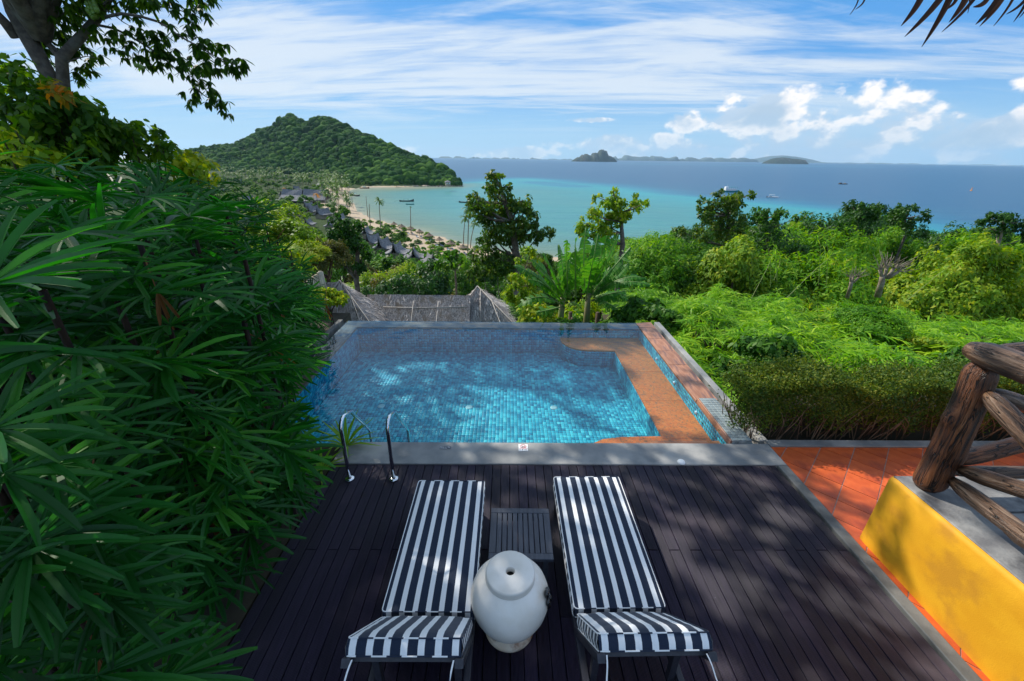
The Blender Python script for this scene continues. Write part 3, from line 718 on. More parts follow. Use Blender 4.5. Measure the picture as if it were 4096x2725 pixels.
def hall():
    p = G(*r2(640, 760), SEA+5); z = SEA+1
    t = empty('village_hall', (p.x, p.y, z), -.12, 'large hall with long steep grey thatched roof, biggest building of the village', 'hall')
    w, l, h = 34, 12, 3.0
    MB().box(-w/2+1, w/2-1, -l/2+1, l/2-1, -1, h).build('wall', m_wallfar, t)
    for k, (x0, x1, hh) in enumerate(((-w/2, -2, 6.5), (-1, w/2, 6.8))):
        mb = MB(); prof = [(-l/2-1, 0), (-l/4, hh*.38), (0, hh), (l/4, hh*.38), (l/2+1, 0)]; n = len(prof)
        vs = [(x, y, z_) for x in (x0, (x0+x1)/2, x1) for (y, z_) in [(a, b-(.7 if (x == (x0+x1)/2 and b == hh) else 0)) for a, b in prof]]
        vs += [(x, y, z_-.4) for x, y, z_ in vs]; m_ = 3*n
        fs = [(i*n+j, i*n+j+1, (i+1)*n+j+1, (i+1)*n+j) for i in range(2) for j in range(n-1)]
        fs += [tuple(q+m_ for q in f[::-1]) for f in fs]
        for i in (0, 2): fs.append(tuple(i*n+j for j in range(n))+tuple(i*n+j+m_ for j in range(n-1, -1, -1)))
        mb.add(vs, fs); r = mb.build('thatched_roof', m_thatch_far, t, loc=(0, 0, h-.3+.05*k))
    MB().box(-w/2-2, w/2-6, -l/2-7, -l/2-1.3, 2.0, 2.5).build('porch_roof', m_thatch_far, t)
    for k in range(5): MB().box(-w/2+k*6, -w/2+k*6+.4, -l/2-6.8, -l/2-6.4, -1, 2.0).build('post', m_darkwood, t)
hall()
def lookout():
    p = G(*r2(1747, 648), SEA+8)
    t = empty('lookout_house', (p.x, p.y, SEA+6), .3, 'small brown-roofed house with pale windows on the tip of the forested hill', 'house'); t.scale = (.8, .8, .8)
    MB().box(-3, 3, -3, 3, -1, 3).build('wall', m_wallfar, t)
    MB().add([(-4, -4, 3), (4, -4, 3), (4, 4, 3), (-4, 4, 3), (0, 0, 5.5)], [(0, 1, 4), (1, 2, 4), (2, 3, 4), (3, 0, 4), (3, 2, 1, 0)]).build('roof', m_thatch_far, t)
    for k in (-1.6, 1.6): MB().box(k-.6, k+.6, -3.1, -3.02, 1, 2.2).build('window', m_white, t)
    p = G(*r2(1003, 605), SEA+1)
    t = empty('radio_mast', (p.x, p.y, SEA+1), 0, 'pale lattice mast rising above the palms at the end of the beach', 'mast')
    mb = MB()
    for a in range(3): mb.tube([(cos(a*2.1)*1.1, sin(a*2.1)*1.1, 0), (cos(a*2.1)*.5, sin(a*2.1)*.5, 22)], .16, 4)
    mb.build('mast_legs', m_white, t)
    mb = MB()
    for k in range(10):
        for a in range(3): mb.tube([(cos(a*2.1)*(1.1-.06*k), sin(a*2.1)*(1.1-.06*k), k*2.2), (cos((a+1)*2.1)*(1.04-.06*k), sin((a+1)*2.1)*(1.04-.06*k), k*2.2+2.2)], .09, 3)
    mb.build('lattice_brace', m_white, t)
lookout()

# coconut palms
def frond_np(r, L, droop, az, el, nl=15):
    """one feather-shaped palm frond"""
    V = []; Fc = []; b = 0; pts = []
    d = np.array([cos(az)*cos(el), sin(az)*cos(el), sin(el)])
    p = np.zeros(3); seg = 10
    for i in range(seg+1):
        pts.append(p.copy()); p = p+nrmz(d+np.array([0, 0, -droop*(i/seg)*1.5]))*L/seg
    pts = np.array(pts); side = nrmz(np.cross(d, [0, 0, 1]))
    out = []
    for k in range(nl):
        t = (k+1.2)/(nl+1)*seg; i = min(int(t), seg-1); q = pts[i]+(pts[i+1]-pts[i])*(t-i); dr = nrmz(pts[i+1]-pts[i])
        ll = L*.26*sin(pi*(.12+.83*k/nl))**.6
        for s in (-1, 1):
            e = q+nrmz(side*s*.9+dr*.75+np.array([0, 0, -.25-.25*r.random()]))*ll; w = dr*L*.042
            V += [q-w, q+w, e]; Fc.append((b, b+1, b+2)); b += 3
    for i in range(seg):
        w = side*L*.008; V += [pts[i]-w, pts[i]+w, pts[i+1]+w, pts[i+1]-w]; Fc.append((b, b+1, b+2, b+3)); b += 4
    return V, Fc
def palm_head(seed, n=18, dry=False):
    r = random.Random(seed); mb = MB()
    for k in range(n):
        el = r.uniform(-.5, 1.25) if not dry else r.uniform(-.9, .9)
        V, Fc = frond_np(r, r.uniform(.85, 1.1), r.uniform(.7, 1.3), 2*pi*k/n*1.62*3+r.uniform(-.2, .2), el); mb.add(V, Fc)
    return meshnp('palm_head', mb.v, mb.f)
heads = [palm_head(i) for i in range(4)]+[palm_head(9, 8, True)]
for h in heads: h.materials.append(m_cocoleaf)
ptk = []
for i in range(3):
    mb = MB(); bend = (.0, .09, -.07)[i]
    mb.tube([(bend*sin(t*2.2)*1.0, bend*.5*t, t) for t in np.linspace(0, 1, 8)], [1.25, 1.0, .9, .85, .8, .75, .7, .65], 6, False)
    mb.v = [(v[0], v[1], v[2]) for v in mb.v]
    me = MB()
    # radius is scaled apart from height: build with a unit height and thin radius
    pts = [(bend*sin(t*2.2), bend*.4*t, t) for t in np.linspace(0, 1, 8)]
    me.tube(pts, [.016, .013, .012, .0115, .011, .0105, .010, .0095], 6, False); q = meshnp('palm_trunk', me.v, me.f, True); q.materials.append(m_pale_bark); ptk.append((q, pts[-1]))
def palm(x, y, zb, hh, fr, label, group='coconut palms along the bay', hi=None, ti=None, mat_=None):
    hi = RND.randrange(4) if hi is None else hi; ti = RND.randrange(3) if ti is None else ti
    t = empty('coconut_palm', (x, y, zb), RND.uniform(0, 6.28), label, 'palm tree', group)
    k = ob('trunk', ptk[ti][0], None, t); k.scale = (hh, hh, hh); e = ptk[ti][1]
    c = ob('palm_head', heads[hi], None, t, (e[0]*hh, e[1]*hh, hh*.995), mat_ or m_cocoleaf); c.scale = (fr,)*3; c.rotation_euler = (0, 0, RND.uniform(0, 6.28))
named_palms = [  # r2 base, r2 top of head, label
    ((1228, 1075), (1208, 790), 'tall coconut palm standing alone in the garden left of the beach umbrellas', 1, 2.6, None),
    ((1145, 1045), (1130, 815), 'bare headless palm trunk right of another bare trunk by the beach', None, 0, None),
    ((1120, 910), (1105, 755), 'bare headless palm trunk nearest the water at the beach bend', None, 0, None),
    ((1460, 1050), (1455, 835), 'nearly bare palm trunk with only a stub of leaves behind the umbrellas', 4, .8, None),
    ((1905, 1260), (1915, 850), 'tallest thin palm of the three standing left of the big leafy tree', 0, 3.0, None),
    ((1870, 1120), (1885, 925), 'middle palm of the three left of the big leafy tree', 2, 2.8, None),
    ((1925, 1155), (1960, 965), 'lowest palm of the three, leaning right beside the big leafy tree', 3, 2.8, None),
    ((740, 900), (716, 735), 'palm with dry orange head in front of the big hall', 4, 3.2, 'dry'),
    ((470, 735), (462, 690), 'short palm with yellow dying head left of the big hall', 4, 2.6, 'dry')]
m_dry = LM('leaf_dry_orange', [(.30, .12, .01), (.50, .25, .02)], .6, .3)
for bp, tp, lab, hi, fr, fl in named_palms:
    b = G(*r2(*bp), SEA+.8); top = A(*r2(*tp), b.y); hh = top.z-b.z
    t = empty('coconut_palm', tuple(b), 0, lab, 'palm tree', 'coconut palms along the bay')
    dx = top.x-b.x; mb = MB(); mb.tube([(dx*q**1.6, 0, hh*q-.5*(q == 0)) for q in np.linspace(0, 1, 9)], np.linspace(.22, .13, 9), 6); mb.build('trunk', m_pale_bark, t, True)
    if hi is not None:
        c = ob('palm_head', heads[hi], None, t, (dx, 0, hh), m_dry if fl else m_cocoleaf); c.scale = (fr,)*3
pl = []
zones = [((0, 560), (560, 640), 44, 'palm in the grove at the foot of the hill, left part'), ((560, 900), (590, 690), 42, 'palm in the grove below the hill beside the long low thatched roof'), ((780, 1010), (650, 800), 28, 'palm at the inner end of the sandy beach'), ((830, 1010), (800, 900), 8, 'palm on the sand where the beach bends')]
for (xa, xb), (ya, yb), n, lab in zones:
    for k in range(n):
        for _ in range(20):
            q = (RND.uniform(xa, xb), RND.uniform(ya, yb)); p = G(*r2(q[0], q[1]+45), SEA+1.2)
            if all((p.x-o[0])**2+(p.y-o[1])**2 > 20 for o in pl) and inside(np.array([[p.x, p.y]]), landpoly)[0]: break
        pl.append((p.x, p.y)); palm(p.x, p.y, SEA+.5, RND.uniform(9, 15)*(.8 if p.y < 300 else 1), RND.uniform(3.3, 4.5)*(.8 if p.y < 300 else 1), lab, lab+' group'.replace(' group', ''))
# thatched beach umbrellas
umb_c = MB().lathe([(1.75, 0), (1.68, .12), (1.2, .38), (.7, .72), (.25, 1.15), (.02, 1.32)], 14).lathe([(.02, 1.1), (.6, .55), (1.1, .25), (1.75, 0)], 14); umb_c = meshnp('umbrella_thatch', umb_c.v, umb_c.f)
umb_c.materials.append(M('brown_thatch', (.13, .09, .06), (.24, .18, .12), 5, .95, .02))
umb_p = MB().tube([(0, 0, -.5), (0, 0, 2.9)], .07, 6); umb_p = meshnp('pole', umb_p.v, umb_p.f); umb_p.materials.append(m_trunk)
sb = MB(); sb.box(-.33, .33, -.9, .5, .25, .38).add([(-.33, .5, .3), (.33, .5, .3), (.33, 1.05, .75), (-.33, 1.05, .75)], [(0, 1, 2, 3), (3, 2, 1, 0)])
for lx in (-.28, .22):
    for ly in (-.8, .3): sb.box(lx, lx+.06, ly, ly+.06, 0, .25)
sb_me = meshnp('beach_lounger', sb.v, sb.f); sb_me.materials.append(M('grey_lounger', (.30, .38, .45), rough=.6))
order = ['first', 'second', 'third', 'fourth', 'fifth', 'sixth', 'seventh', 'eighth', 'ninth']
for k, q in enumerate([(1325, 975), (1385, 995), (1455, 1010), (1525, 1035), (1600, 1065), (1680, 1095), (1770, 1125), (1865, 1155), (1955, 1180)]):
    p = G(*r2(*q), SEA+3.4); zb = h1(p.x, p.y)
    t = empty('beach_umbrella', (p.x, p.y, zb), 0, order[k]+' thatched beach umbrella of the row, counted from the far left end', 'umbrella', 'thatched umbrellas in a row on the sand')
    ob('umbrella_thatch', umb_c, None, t, (0, 0, 2.2)); ob('pole', umb_p, None, t)
    for dx in (-.9, .9):
        o = ob('beach_lounger', sb_me, None, None, (p.x+dx, p.y-.6, zb+.02)); o.rotation_euler = (0, 0, .6)
        tag(o, 'grey beach lounger under the %s thatched umbrella from the left' % order[k], 'lounger', 'loungers under the beach umbrellas')

# boats
def hull_mb(L, W, Hh, rise=1.5, n=13):
    mb = MB(); vs = []; 
    for i in range(n):
        t = i/(n-1); w = W*.5*max(.03, sin(pi*min(1, .12+t*.93))**.6) if t < .98 else .03
        k = Hh+rise*max(0, (t-.6)/.4)**2+rise*.35*max(0, (.25-t)/.25)**2; x = (t-.5)*L
        vs += [(x, -w, k), (x, -w*.75, -.1), (x, 0, -.35), (x, w*.75, -.1), (x, w, k), (x, w*.85, k-.12), (x, 0, Hh*.45), (x, -w*.85, k-.12)]
    fs = []
    for i in range(n-1):
        for j in range(8): fs.append((i*8+j, i*8+(j+1) % 8, (i+1)*8+(j+1) % 8, (i+1)*8+j))
    fs += [tuple(range(8))[::-1], tuple((n-1)*8+j for j in range(8))]
    return mb.add(vs, fs)
m_canopy = M('blue_green_awning', (.04, .22, .25), rough=.7); m_reddish = M('brown_red_boat', (.20, .07, .03), (.12, .05, .03), 3, .6)
def longtail(q, L, rz, lab, canopy=True, hm=m_boatdark):
    p = G(*r2(*q), SEA)
    t = empty('longtail_boat', (p.x, p.y, SEA+.05), rz, lab, 'boat')
    hull_mb(L, 1.7, .7, 1.3).build('hull', hm, t)
    if canopy:
        mb = MB(); mb.add([(-L*.2, -.8, 1.95), (L*.12, -.8, 1.95), (L*.12, 0, 2.2), (-L*.2, 0, 2.2), (-L*.2, .8, 1.95), (L*.12, .8, 1.95)], [(0, 1, 2, 3), (3, 2, 5, 4)])
        mb.add([(-L*.2, -.8, 1.9), (L*.12, -.8, 1.9), (L*.12, 0, 2.15), (-L*.2, 0, 2.15), (-L*.2, .8, 1.9), (L*.12, .8, 1.9)], [(3, 2, 1, 0), (4, 5, 2, 3)]); mb.build('canopy', m_canopy, t)
        for x in (-L*.19, L*.11):
            for y in (-.7, .7): MB().tube([(x, y, .4), (x, y, 1.95)], .04, 4).build('post', m_boatdark, t)
    MB().tube([(-L*.45, 0, .9), (-L*.5, 0, 1.1), (-L*.85, .2, .1)], .05, 4).build('engine_tail', m_boatdark, t)
longtail((1425, 797), 11, .15, 'dark longtail boat with blue-green canopy anchored in the middle of the bay')
longtail((1095, 695), 10, .1, 'brown longtail boat moored near the hill at the inner bay', True, m_reddish)
longtail((1020, 752), 9, 2.9, 'dark longtail boat close to the beach bend behind the palms')
longtail((1872, 806), 8, -.3, 'dark longtail boat partly behind the tall thin palm', False)
p = G(*r2(1451, 821), SEA); o = hull_mb(6.0, 1.6, .5, .3).build('rowing_boat', m_teal, None, False, (p.x, p.y, SEA+.05)); o.rotation_euler = (0, 0, -.05)
tag(o, 'small teal rowing boat just below the canopied longtail boat', 'boat')
def ferry():
    p = G(*r4(335, 735), SEA)
    t = empty('dive_boat', (p.x, p.y, SEA), pi+.15, 'teal and white two-deck boat anchored offshore behind the tall tree', 'boat')
    hull_mb(22, 5, 1.6, 1.6).build('hull', m_teal, t)
    MB().box(-8, 5, -1.9, 1.9, 1.4, 3.4, .1).build('cabin', m_white, t)
    MB().box(-9, 1.5, -2.1, 2.1, 5.2, 5.4).build('awning', m_teal, t)
    MB().box(1.6, 5, -1.6, 1.6, 3.42, 5.6, .3).build('wheelhouse', m_white, t)
    for k in range(6): MB().box(-7+k*2, -6+k*2, -1.98, -1.91, 2.1, 2.9).build('window', m_darkopen, t)
    for x in (-8.8, -4, 1.3):
        for y in (-2, 2): MB().tube([(x, y, 3.3), (x, y, 5.25)], .08, 5).build('post', m_teal, t)
    MB().tube([(3, 0, 5.5), (3, 0, 8.2)], .07, 5).build('mast', m_white, t)
ferry()
def speedboat():
    p = G(*r4(613, 770), SEA)
    t = empty('speedboat', (p.x, p.y, SEA), -.5, 'white speedboat with white hardtop lying alone on the open blue water', 'boat')
    hull_mb(9.5, 2.9, 1.0, .5).build('hull', m_white, t)
    MB().box(-3.2, 1.5, -1.15, 1.15, 2.5, 2.65, .04).build('hardtop', m_white, t)
    MB().box(-3, -1, -.9, .9, .6, 1.2, .05).build('seat', m_darkopen, t)
    MB().add([(1.4, -1.1, 1.1), (1.4, 1.1, 1.1), (.8, 1.0, 2.4), (.8, -1.0, 2.4)], [(0, 1, 2, 3), (3, 2, 1, 0)]).build('windscreen', m_darkopen, t)
    for x in (-3, .9):
        for y in (-1, 1): MB().tube([(x, y, .8), (x, y, 2.5)], .05, 4).build('post', m_white, t)
    for y in (-.6, .6): MB().box(-5.2, -4.6, y-.25, y+.25, .1, 1.3, .06).build('outboard_motor', m_boatdark, t)
speedboat()
p = G(*r4(1052, 686), SEA); t = empty('barge', (p.x, p.y, SEA), .1, 'low dark barge far out on the open blue water', 'boat')
MB().box(-6.5, 6.5, -2, 2, -.4, 1.1, .15).build('hull', m_boatdark, t); MB().box(-5.5, -3, -1.3, 1.3, 1.1, 2.4, .1).build('cabin', m_boatdark, t); MB().box(3, 4, -1, 1, 1.1, 1.9, .1).build('crate', m_wallfar, t)
p = G(*r4(1857, 727), SEA); t = empty('marker_buoy', (p.x, p.y, SEA), 0, 'yellow-orange marker buoy far right on the open blue water', 'buoy')
MB().lathe([(0, -.5), (1.2, -.2), (1.3, .5), (.5, .8), (.3, 3.4), (0, 3.6)], 12).build('float', m_orange, t); MB().add([(0, 0, 2.8), (1.3, 0, 3.4), (0, 0, 4.4), (0, .08, 4.4), (1.3, .08, 3.4), (0, .08, 2.8)], [(0, 1, 2), (3, 4, 5), (0, 2, 3, 5), (1, 4, 3, 2), (0, 5, 4, 1)]).build('flag', m_orange, t)

# ------------------------------------------------------------------ trees of the coast and the slopes
ceilL = [(0, 700), (800, 800), (900, 820), (1000, 850), (1150, 880), (1300, 880), (1400, 905), (1480, 975), (1550, 1010), (1650, 1035), (1800, 1060), (1900, 1040), (2000, 1010), (2100, 1010), (2250, 1015), (2400, 975), (2480, 950), (2600, 950), (2690, 925), (2760, 900), (2850, 890), (2940, 905), (3000, 890), (3100, 866), (3250, 850), (3330, 850), (3420, 822), (3550, 856), (3600, 835), (3640, 845), (3665, 900), (3740, 940), (3800, 925), (3900, 900), (4000, 905), (4096, 935), (4600, 940)]
def ceil_at(px): return np.interp(px, [c[0] for c in ceilL], [c[1] for c in ceilL])
def zone_words(px, D):
    Z = [(1150, 'beyond the fan palms'), (1400, 'below the village huts'), (1620, 'below the garden villas'), (1830, 'behind the thatched roof'), (2100, 'around the tallest leafy tree'), (2350, 'left behind the bananas'), (2620, 'right behind the bananas'),
         (2850, 'below the tall narrow tree'), (3100, 'right of the tall narrow tree'), (3350, 'left of the pollarded tree'), (3600, 'behind the pollarded tree'), (3850, 'above the log railing'), (9999, 'at the right edge')]
    return [w for a, w in Z if px < a][0]
veg = []; FAR = []; FAR_Y = 70
sizes = []
def try_tree(x, y, R, hmax, kinds, slack=60, zs=1.0, minh=1.6, use_ceil=True):
    p0 = proj((x, y, h1(x, y)))
    if not (-300 < p0[0] < 4500): return False
    zb = h1(x, y)
    if zb < SEA+.3: return False
    # highest top that stays under the skyline over its whole width
    hh = hmax
    for _ in range(40):
        q = proj((x, y, zb+hh)); wpx = R*F/max(y, 1)
        if not use_ceil: lim = 693
        else: lim = max(ceil_at(q[0]), ceil_at(q[0]-wpx*.4)-14, ceil_at(q[0]+wpx*.4)-14)
        if q[1] >= lim: break
        hh *= .93
    if hh < minh: return False
    R = max(min(R, hh*.66), hh*.34); zs = max(zs, min(1.45, .60*hh/R))
    if y > FAR_Y: FAR.append((x, y, zb, hh, R)); return True
    pn, mt, tone = RND.choice(kinds)
    sz = 'tall' if hh > 7.5 else ('middling' if hh > 4 else 'low')
    zw = zone_words(p0[0], y); dist = 'near' if y < 28 else ('far off' if y < 90 else 'by the shore')
    kind = 'tree' if hh > 3 else 'bush'
    lab = '%s %s %s %s, %s' % (sz, tone, kind, zw, dist)
    tree(x, y, zb+hh, R, pn, mt, lab, kind, lab, zs=zs, name='broadleaf_tree' if kind == 'tree' else 'leafy_bush'); return True
K_mix = [('dense0', m_leafmid, 'green'), ('dense1', m_leafyel, 'yellow-green'), ('broad2', m_leafmid, 'green'), ('broad3', m_leafolive, 'olive'), ('broad1', m_leafdark, 'dark green'), ('broad3', m_leafyel, 'yellow-green')]
K_far = [('small0', m_leafmid, 'green'), ('small1', m_leafyel, 'yellow-green'), ('small0', m_leafdark, 'dark green'), ('broad2', m_leafmid, 'green'), ('broad0', m_leafyel, 'yellow-green')]
K_fea = [('feather0', m_leaffeather, 'feathery light green'), ('feather1', m_leaffeather, 'feathery light green'), ('dense2', m_leafmid, 'small-leaved green'), ('dense0', m_leafdark, 'dark green'), ('dense1', m_leaffeather, 'bushy light green'), ('feather2', m_leafmid, 'feathery green'), ('dense2', m_leafyel, 'bushy yellow-green')]
pts = []
def poisson(n, fx, fd, ymin, ymax, xr):
    out = 0
    for _ in range(n*14):
        y = ymin*(ymax/ymin)**RND.random(); px = RND.uniform(*xr); x = (px-2048)/F*y*1.02
        d = fd(y)
        if all((x-a)**2+(y-b)**2 > d*d for a, b in pts) and fx(x, y): pts.append((x, y)); out += 1
        if out >= n: return
housepts = [(G(*r2(a, b), SEA+4.5).x, G(*r2(a, b), SEA+4.5).y) for a, b, *_ in house_spots]
hp0 = G(*r2(640, 760), SEA+5)
def clear(x, y, r=7):
    if abs(x-hp0.x) < 22 and abs(y-hp0.y) < 14: return False
    # leave the space in front of the huts open to the camera as well
    for a, b in housepts:
        if (x-a)**2+(y-b)**2 < r*r: return False
        if b-30 < y < b and abs(x-a*y/b) < 5: return False
    return True
def onbeach(x, y):
    P = np.array([[x, y]]); d = distline(P, [(-163, 455), (-127, 350), (-97, 278), (-62, 223), (-22, 174), (10, 150), (30, 143)])[0]
    return d < np.interp(y, [130, 190, 230, 300, 450], [27, 27, 14, 26, 24])
# village trees (150 to 480 m)
poisson(460, lambda x, y: clear(x, y) and not onbeach(x, y) and try_tree(x, y, RND.uniform(2.4, 4.6)*(1.25 if y > 380 else 1), RND.uniform(3.5, 7.0), K_far, use_ceil=False), lambda y: 5.2 if y < 330 else 8, 150, 640, (700, 1650))
# garden shrubs on the sand between villas and umbrellas
n0 = 0
m_shrub = m_leafmid
for _ in range(900):
    if n0 > 85: break
    q = (RND.uniform(1080, 1990), RND.uniform(955, 1290)); p = G(*r2(*q), SEA+.8)
    P = np.array([[p.x, p.y]]); d = distline(P, shore)[0]
    if not (4 < d < 32) or not inside(P, landpoly)[0] or not clear(p.x, p.y, 6) or not (135 < p.y < 235): continue
    if any((p.x-a)**2+(p.y-b)**2 < 5 for a, b in pts): continue
    for a in [G(*r2(*u), SEA+3.4) for u in [(1325, 975), (1455, 1010), (1600, 1065), (1770, 1125), (1955, 1180)]]:
        if (p.x-a.x)**2+(p.y-a.y)**2 < 9: break
    else:
        pts.append((p.x, p.y)); n0 += 1; zb = h1(p.x, p.y)
        tree(p.x, p.y, zb+RND.uniform(.9, 1.9), RND.uniform(1.1, 2.4), 'small%d' % RND.randrange(2), RND.choice([m_leaffeather, m_leafmid, m_leafyel]), 'round green garden shrub on the sand %s' % ('below the bare palm trunks' if q[0] < 1250 else ('left of the fifth beach umbrella' if q[0] < 1450 else ('right of the fifth beach umbrella' if q[0] < 1700 else 'beside the three thin palms'))), 'shrub', 'garden shrubs on the sand behind the beach umbrellas', name='garden_shrub', base=zb, zs=.7)
# middle slope
poisson(150, lambda x, y: clear(x, y) and not onbeach(x, y) and try_tree(x, y, RND.uniform(2.6, 4.6), RND.uniform(6, 12), K_mix), lambda y: 2.0+.036*y, 30, 150, (850, 2450))
poisson(80, lambda x, y: not onbeach(x, y) and try_tree(x, y, RND.uniform(1.5, 2.6), RND.uniform(4, 8), K_mix), lambda y: 1.9, 16.5, 30, (900, 2500))
# right-hand slope
poisson(230, lambda x, y: try_tree(x, y, RND.uniform(2.6, 4.6), RND.uniform(7, 20), K_fea, zs=.9), lambda y: 1.9+.030*y, 28, 120, (2380, 4400))
poisson(80, lambda x, y: try_tree(x, y, RND.uniform(1.7, 2.7), RND.uniform(4, 10), K_fea, zs=.85), lambda y: 1.75, 16.5, 28, (2380, 4500))

def topped(seed, n, leaf, lobes, asp):
    V, Fc = crown_np(seed, n, leaf, lobes=lobes, asp=asp)[:2]; V[:, 2] += .85-np.percentile(V[:, 2], 99.7); return V, Fc
def far_wood():
    protos = [topped(90+i, 420, .30, 9, .6) for i in range(4)]; fine = [topped(95+i, 1900, .15, 12, .55) for i in range(3)]; VV = []; FF = []; base = 0; mb = MB()
    for k, (x, y, zb, hh, R) in enumerate(FAR):
        V, Fc = protos[k % 4] if y > 190 else fine[k % 3]; a = RND.uniform(0, 6.28); zs = max(.9, .5*hh/R); rot = np.array([[cos(a), -sin(a), 0], [sin(a), cos(a), 0], [0, 0, 1]])
        v = (V*np.array([R, R, R*zs]))@rot.T+np.array([x, y, zb+hh-R*.85*zs]); VV.append(v); FF.append(Fc+base); base += len(v)
        mb.tube([(x, y, zb-.3), (x, y, zb+hh*.6)], [R*.06, R*.03], 5, False)
    o = ob('far_trees', meshnp('far_trees', np.concatenate(VV), np.concatenate(FF)), LM('leaf_far_trees', [(.012, .060, .006), (.035, .13, .008), (.10, .22, .012), (.24, .30, .014)], .6, .25, .2, .05))
    tag(o, 'mixed green wood behind the village and down the far slopes', 'wood', kind='stuff'); t = mb.build('far_trunks', m_trunk, o); t['kind'] = 'stuff'
far_wood()
# low growth that hides the soil between the trees
def undergrowth():
    n = 130000; y = 14*(150/14)**rng.random(n); x = (rng.uniform(850, 4400, n)-2048)/F*y*1.02; P = np.column_stack([x, y]); z = H(P)
    ok = z > SEA+1.0; beach = distline(P, [(-163, 455), (-127, 350), (-97, 278), (-62, 223), (-22, 174), (10, 150), (30, 143)]); ok &= beach > 26
    P, z, y = P[ok], z[ok], y[ok]; n = len(z); sz = .10+.0065*y
    V, Fc = leaves(np.column_stack([P, z+rng.exponential(.25, n)+rng.uniform(0, .02, n)*y*.6]), rng.normal(size=(n, 3)), rng.normal(size=(n, 3))*.6+np.array([0, -.2, 1]), sz*rng.uniform(1, 2.2, n), sz*rng.uniform(.5, 1.1, n))
    tag(ob('undergrowth', meshnp('undergrowth', V, Fc), m_leafmid), 'dense low green undergrowth between the trees of the slope', 'undergrowth', kind='stuff')
undergrowth()
# the tall open trees that stand out against the water
def big_tree(spine, clumps, D, label, mat_, name='tall_tree', leaf=.20, nleaf=170, cr=.55, trw=.22, kind='rhomb', asp=.5, bark=None, fol=None):
    """spine: photograph survey of the trunk; clumps: (px,py,r) of leaf masses; all set at distance D with real depth"""
    b = A(*spine[0], D); zb = min(h1(b.x, D), b.z); t = empty(name, (b.x, D, zb), 0, label, 'tree')
    off = Vector((b.x, D, zb)); r = random.Random(len(clumps)); sp = [A(*s, D)+Vector((0, r.uniform(-.25, .25), 0))-off for s in spine]
    if b.z-zb > .3: sp = [Vector((0, 0, 0))]+sp
    mb = MB(); n = len(sp); mb.tube(sp, [trw*(1-.75*i/(n-1)) for i in range(n)], 8, False); mb.build('trunk', bark or m_bark, t, True)
    VV = []; FF = []; base = 0
    for (px, py, rr) in clumps:
        c = A(px, py, D)-off+Vector((0, r.uniform(-1, 1)*D*.035, 0)); R = rr/F*D*1.30
        # limb from the nearest lower point of the trunk
        cand = [s for s in sp if s.z < c.z-.1*R] or [sp[0]]
        s = min(cand, key=lambda q: (q-c).length); mid = s.lerp(c, .55)+Vector((0, 0, -.06*(c-s).length))
        l = MB(); l.tube([s, mid, c], [max(.02, trw*.38), trw*.22, .012], 5, False); l.build('limb', bark or m_bark, t, True)
        nl = int(nleaf*(R/.5)**2*(.2/leaf)**1.3); sub = max(4, int(7*R/.5))
        sc = sph(sub)*R*.72*np.array([1, 1, .75])+np.array(c); k = rng.integers(0, sub, nl); d = sph(nl)
        P = sc[k]+d*R*rng.uniform(.15, .46, nl)[:, None]
        Nr = nrmz(d+np.array([0, 0, .7])+rng.normal(size=(nl, 3))*.5); Dr = nrmz(np.cross(Nr, rng.normal(size=(nl, 3))))+np.array([0, 0, -.5])
        L = leaf*rng.uniform(.7, 1.3, nl); V, Fq = leaves(P, Dr, Nr, L, L*asp, kind, .25)
        VV.append(V); FF.append(Fq+base); base += len(V)
    o = ob('foliage', meshnp('foliage', np.concatenate(VV), np.concatenate(FF)), mat_, t); return t
m_bigtree = LM('leaf_tall_tree', [(.014, .06, .006), (.05, .13, .010), (.17, .21, .015)], .35, .38)
C = lambda L, sc=.5739: [(1700+x*sc, 400+y*sc, r*sc) for x, y, r in L]
big_tree([r3(640, 1110), r3(620, 950), r3(610, 850), r3(560, 720), r3(530, 620), r3(480, 520)],
    C([(455, 505, 28), (480, 540, 38), (520, 548, 34), (565, 595, 34), (465, 615, 42), (500, 650, 55), (560, 640, 36), (700, 700, 42), (640, 720, 60), (560, 740, 62), (610, 790, 68), (690, 780, 55), (755, 830, 50), (700, 850, 58), (480, 780, 68), (420, 740, 60), (360, 695, 48), (320, 680, 36), (300, 730, 36), (350, 770, 50), (400, 830, 66), (470, 880, 72), (550, 880, 70), (640, 900, 66), (720, 910, 58), (800, 900, 52), (850, 915, 40), (780, 950, 38), (560, 960, 62), (480, 960, 60), (410, 980, 56), (640, 985, 50), (380, 1060, 62), (450, 1080, 66), (520, 1100, 66), (600, 1120, 60), (400, 1160, 66), (500, 1190, 70), (340, 1200, 55), (590, 1200, 60)]), 26, 'tallest leafy tree standing alone against the turquoise bay', m_bigtree, leaf=.24, trw=.26)
big_tree([r3(1372, 1005), r3(1368, 930), r3(1368, 850), r3(1335, 790), r3(1320, 700), r3(1310, 640)],
    C([(1310, 632, 26), (1320, 665, 30), (1325, 705, 42), (1215, 685, 30), (1250, 705, 38), (1290, 745, 52), (1350, 745, 55), (1400, 760, 44), (1455, 722, 40), (1500, 705, 36), (1525, 712, 30), (1480, 745, 34), (1160, 785, 40), (1200, 800, 48), (1250, 825, 52), (1310, 830, 55), (1370, 845, 44), (1100, 850, 44), (1080, 890, 36), (1130, 880, 46), (1180, 880, 50), (1240, 890, 50), (1290, 880, 48), (1240, 940, 44), (1180, 935, 40), (1120, 925, 36), (1290, 950, 44), (1060, 930, 20)]), 24, 'airy flat-branched tree with a pale bare trunk above the banana plants', m_leafyel, leaf=.22, nleaf=150, trw=.16)
C4 = lambda L: [(2700+x*.6377, 300+y*.6377, r*.6377) for x, y, r in L]
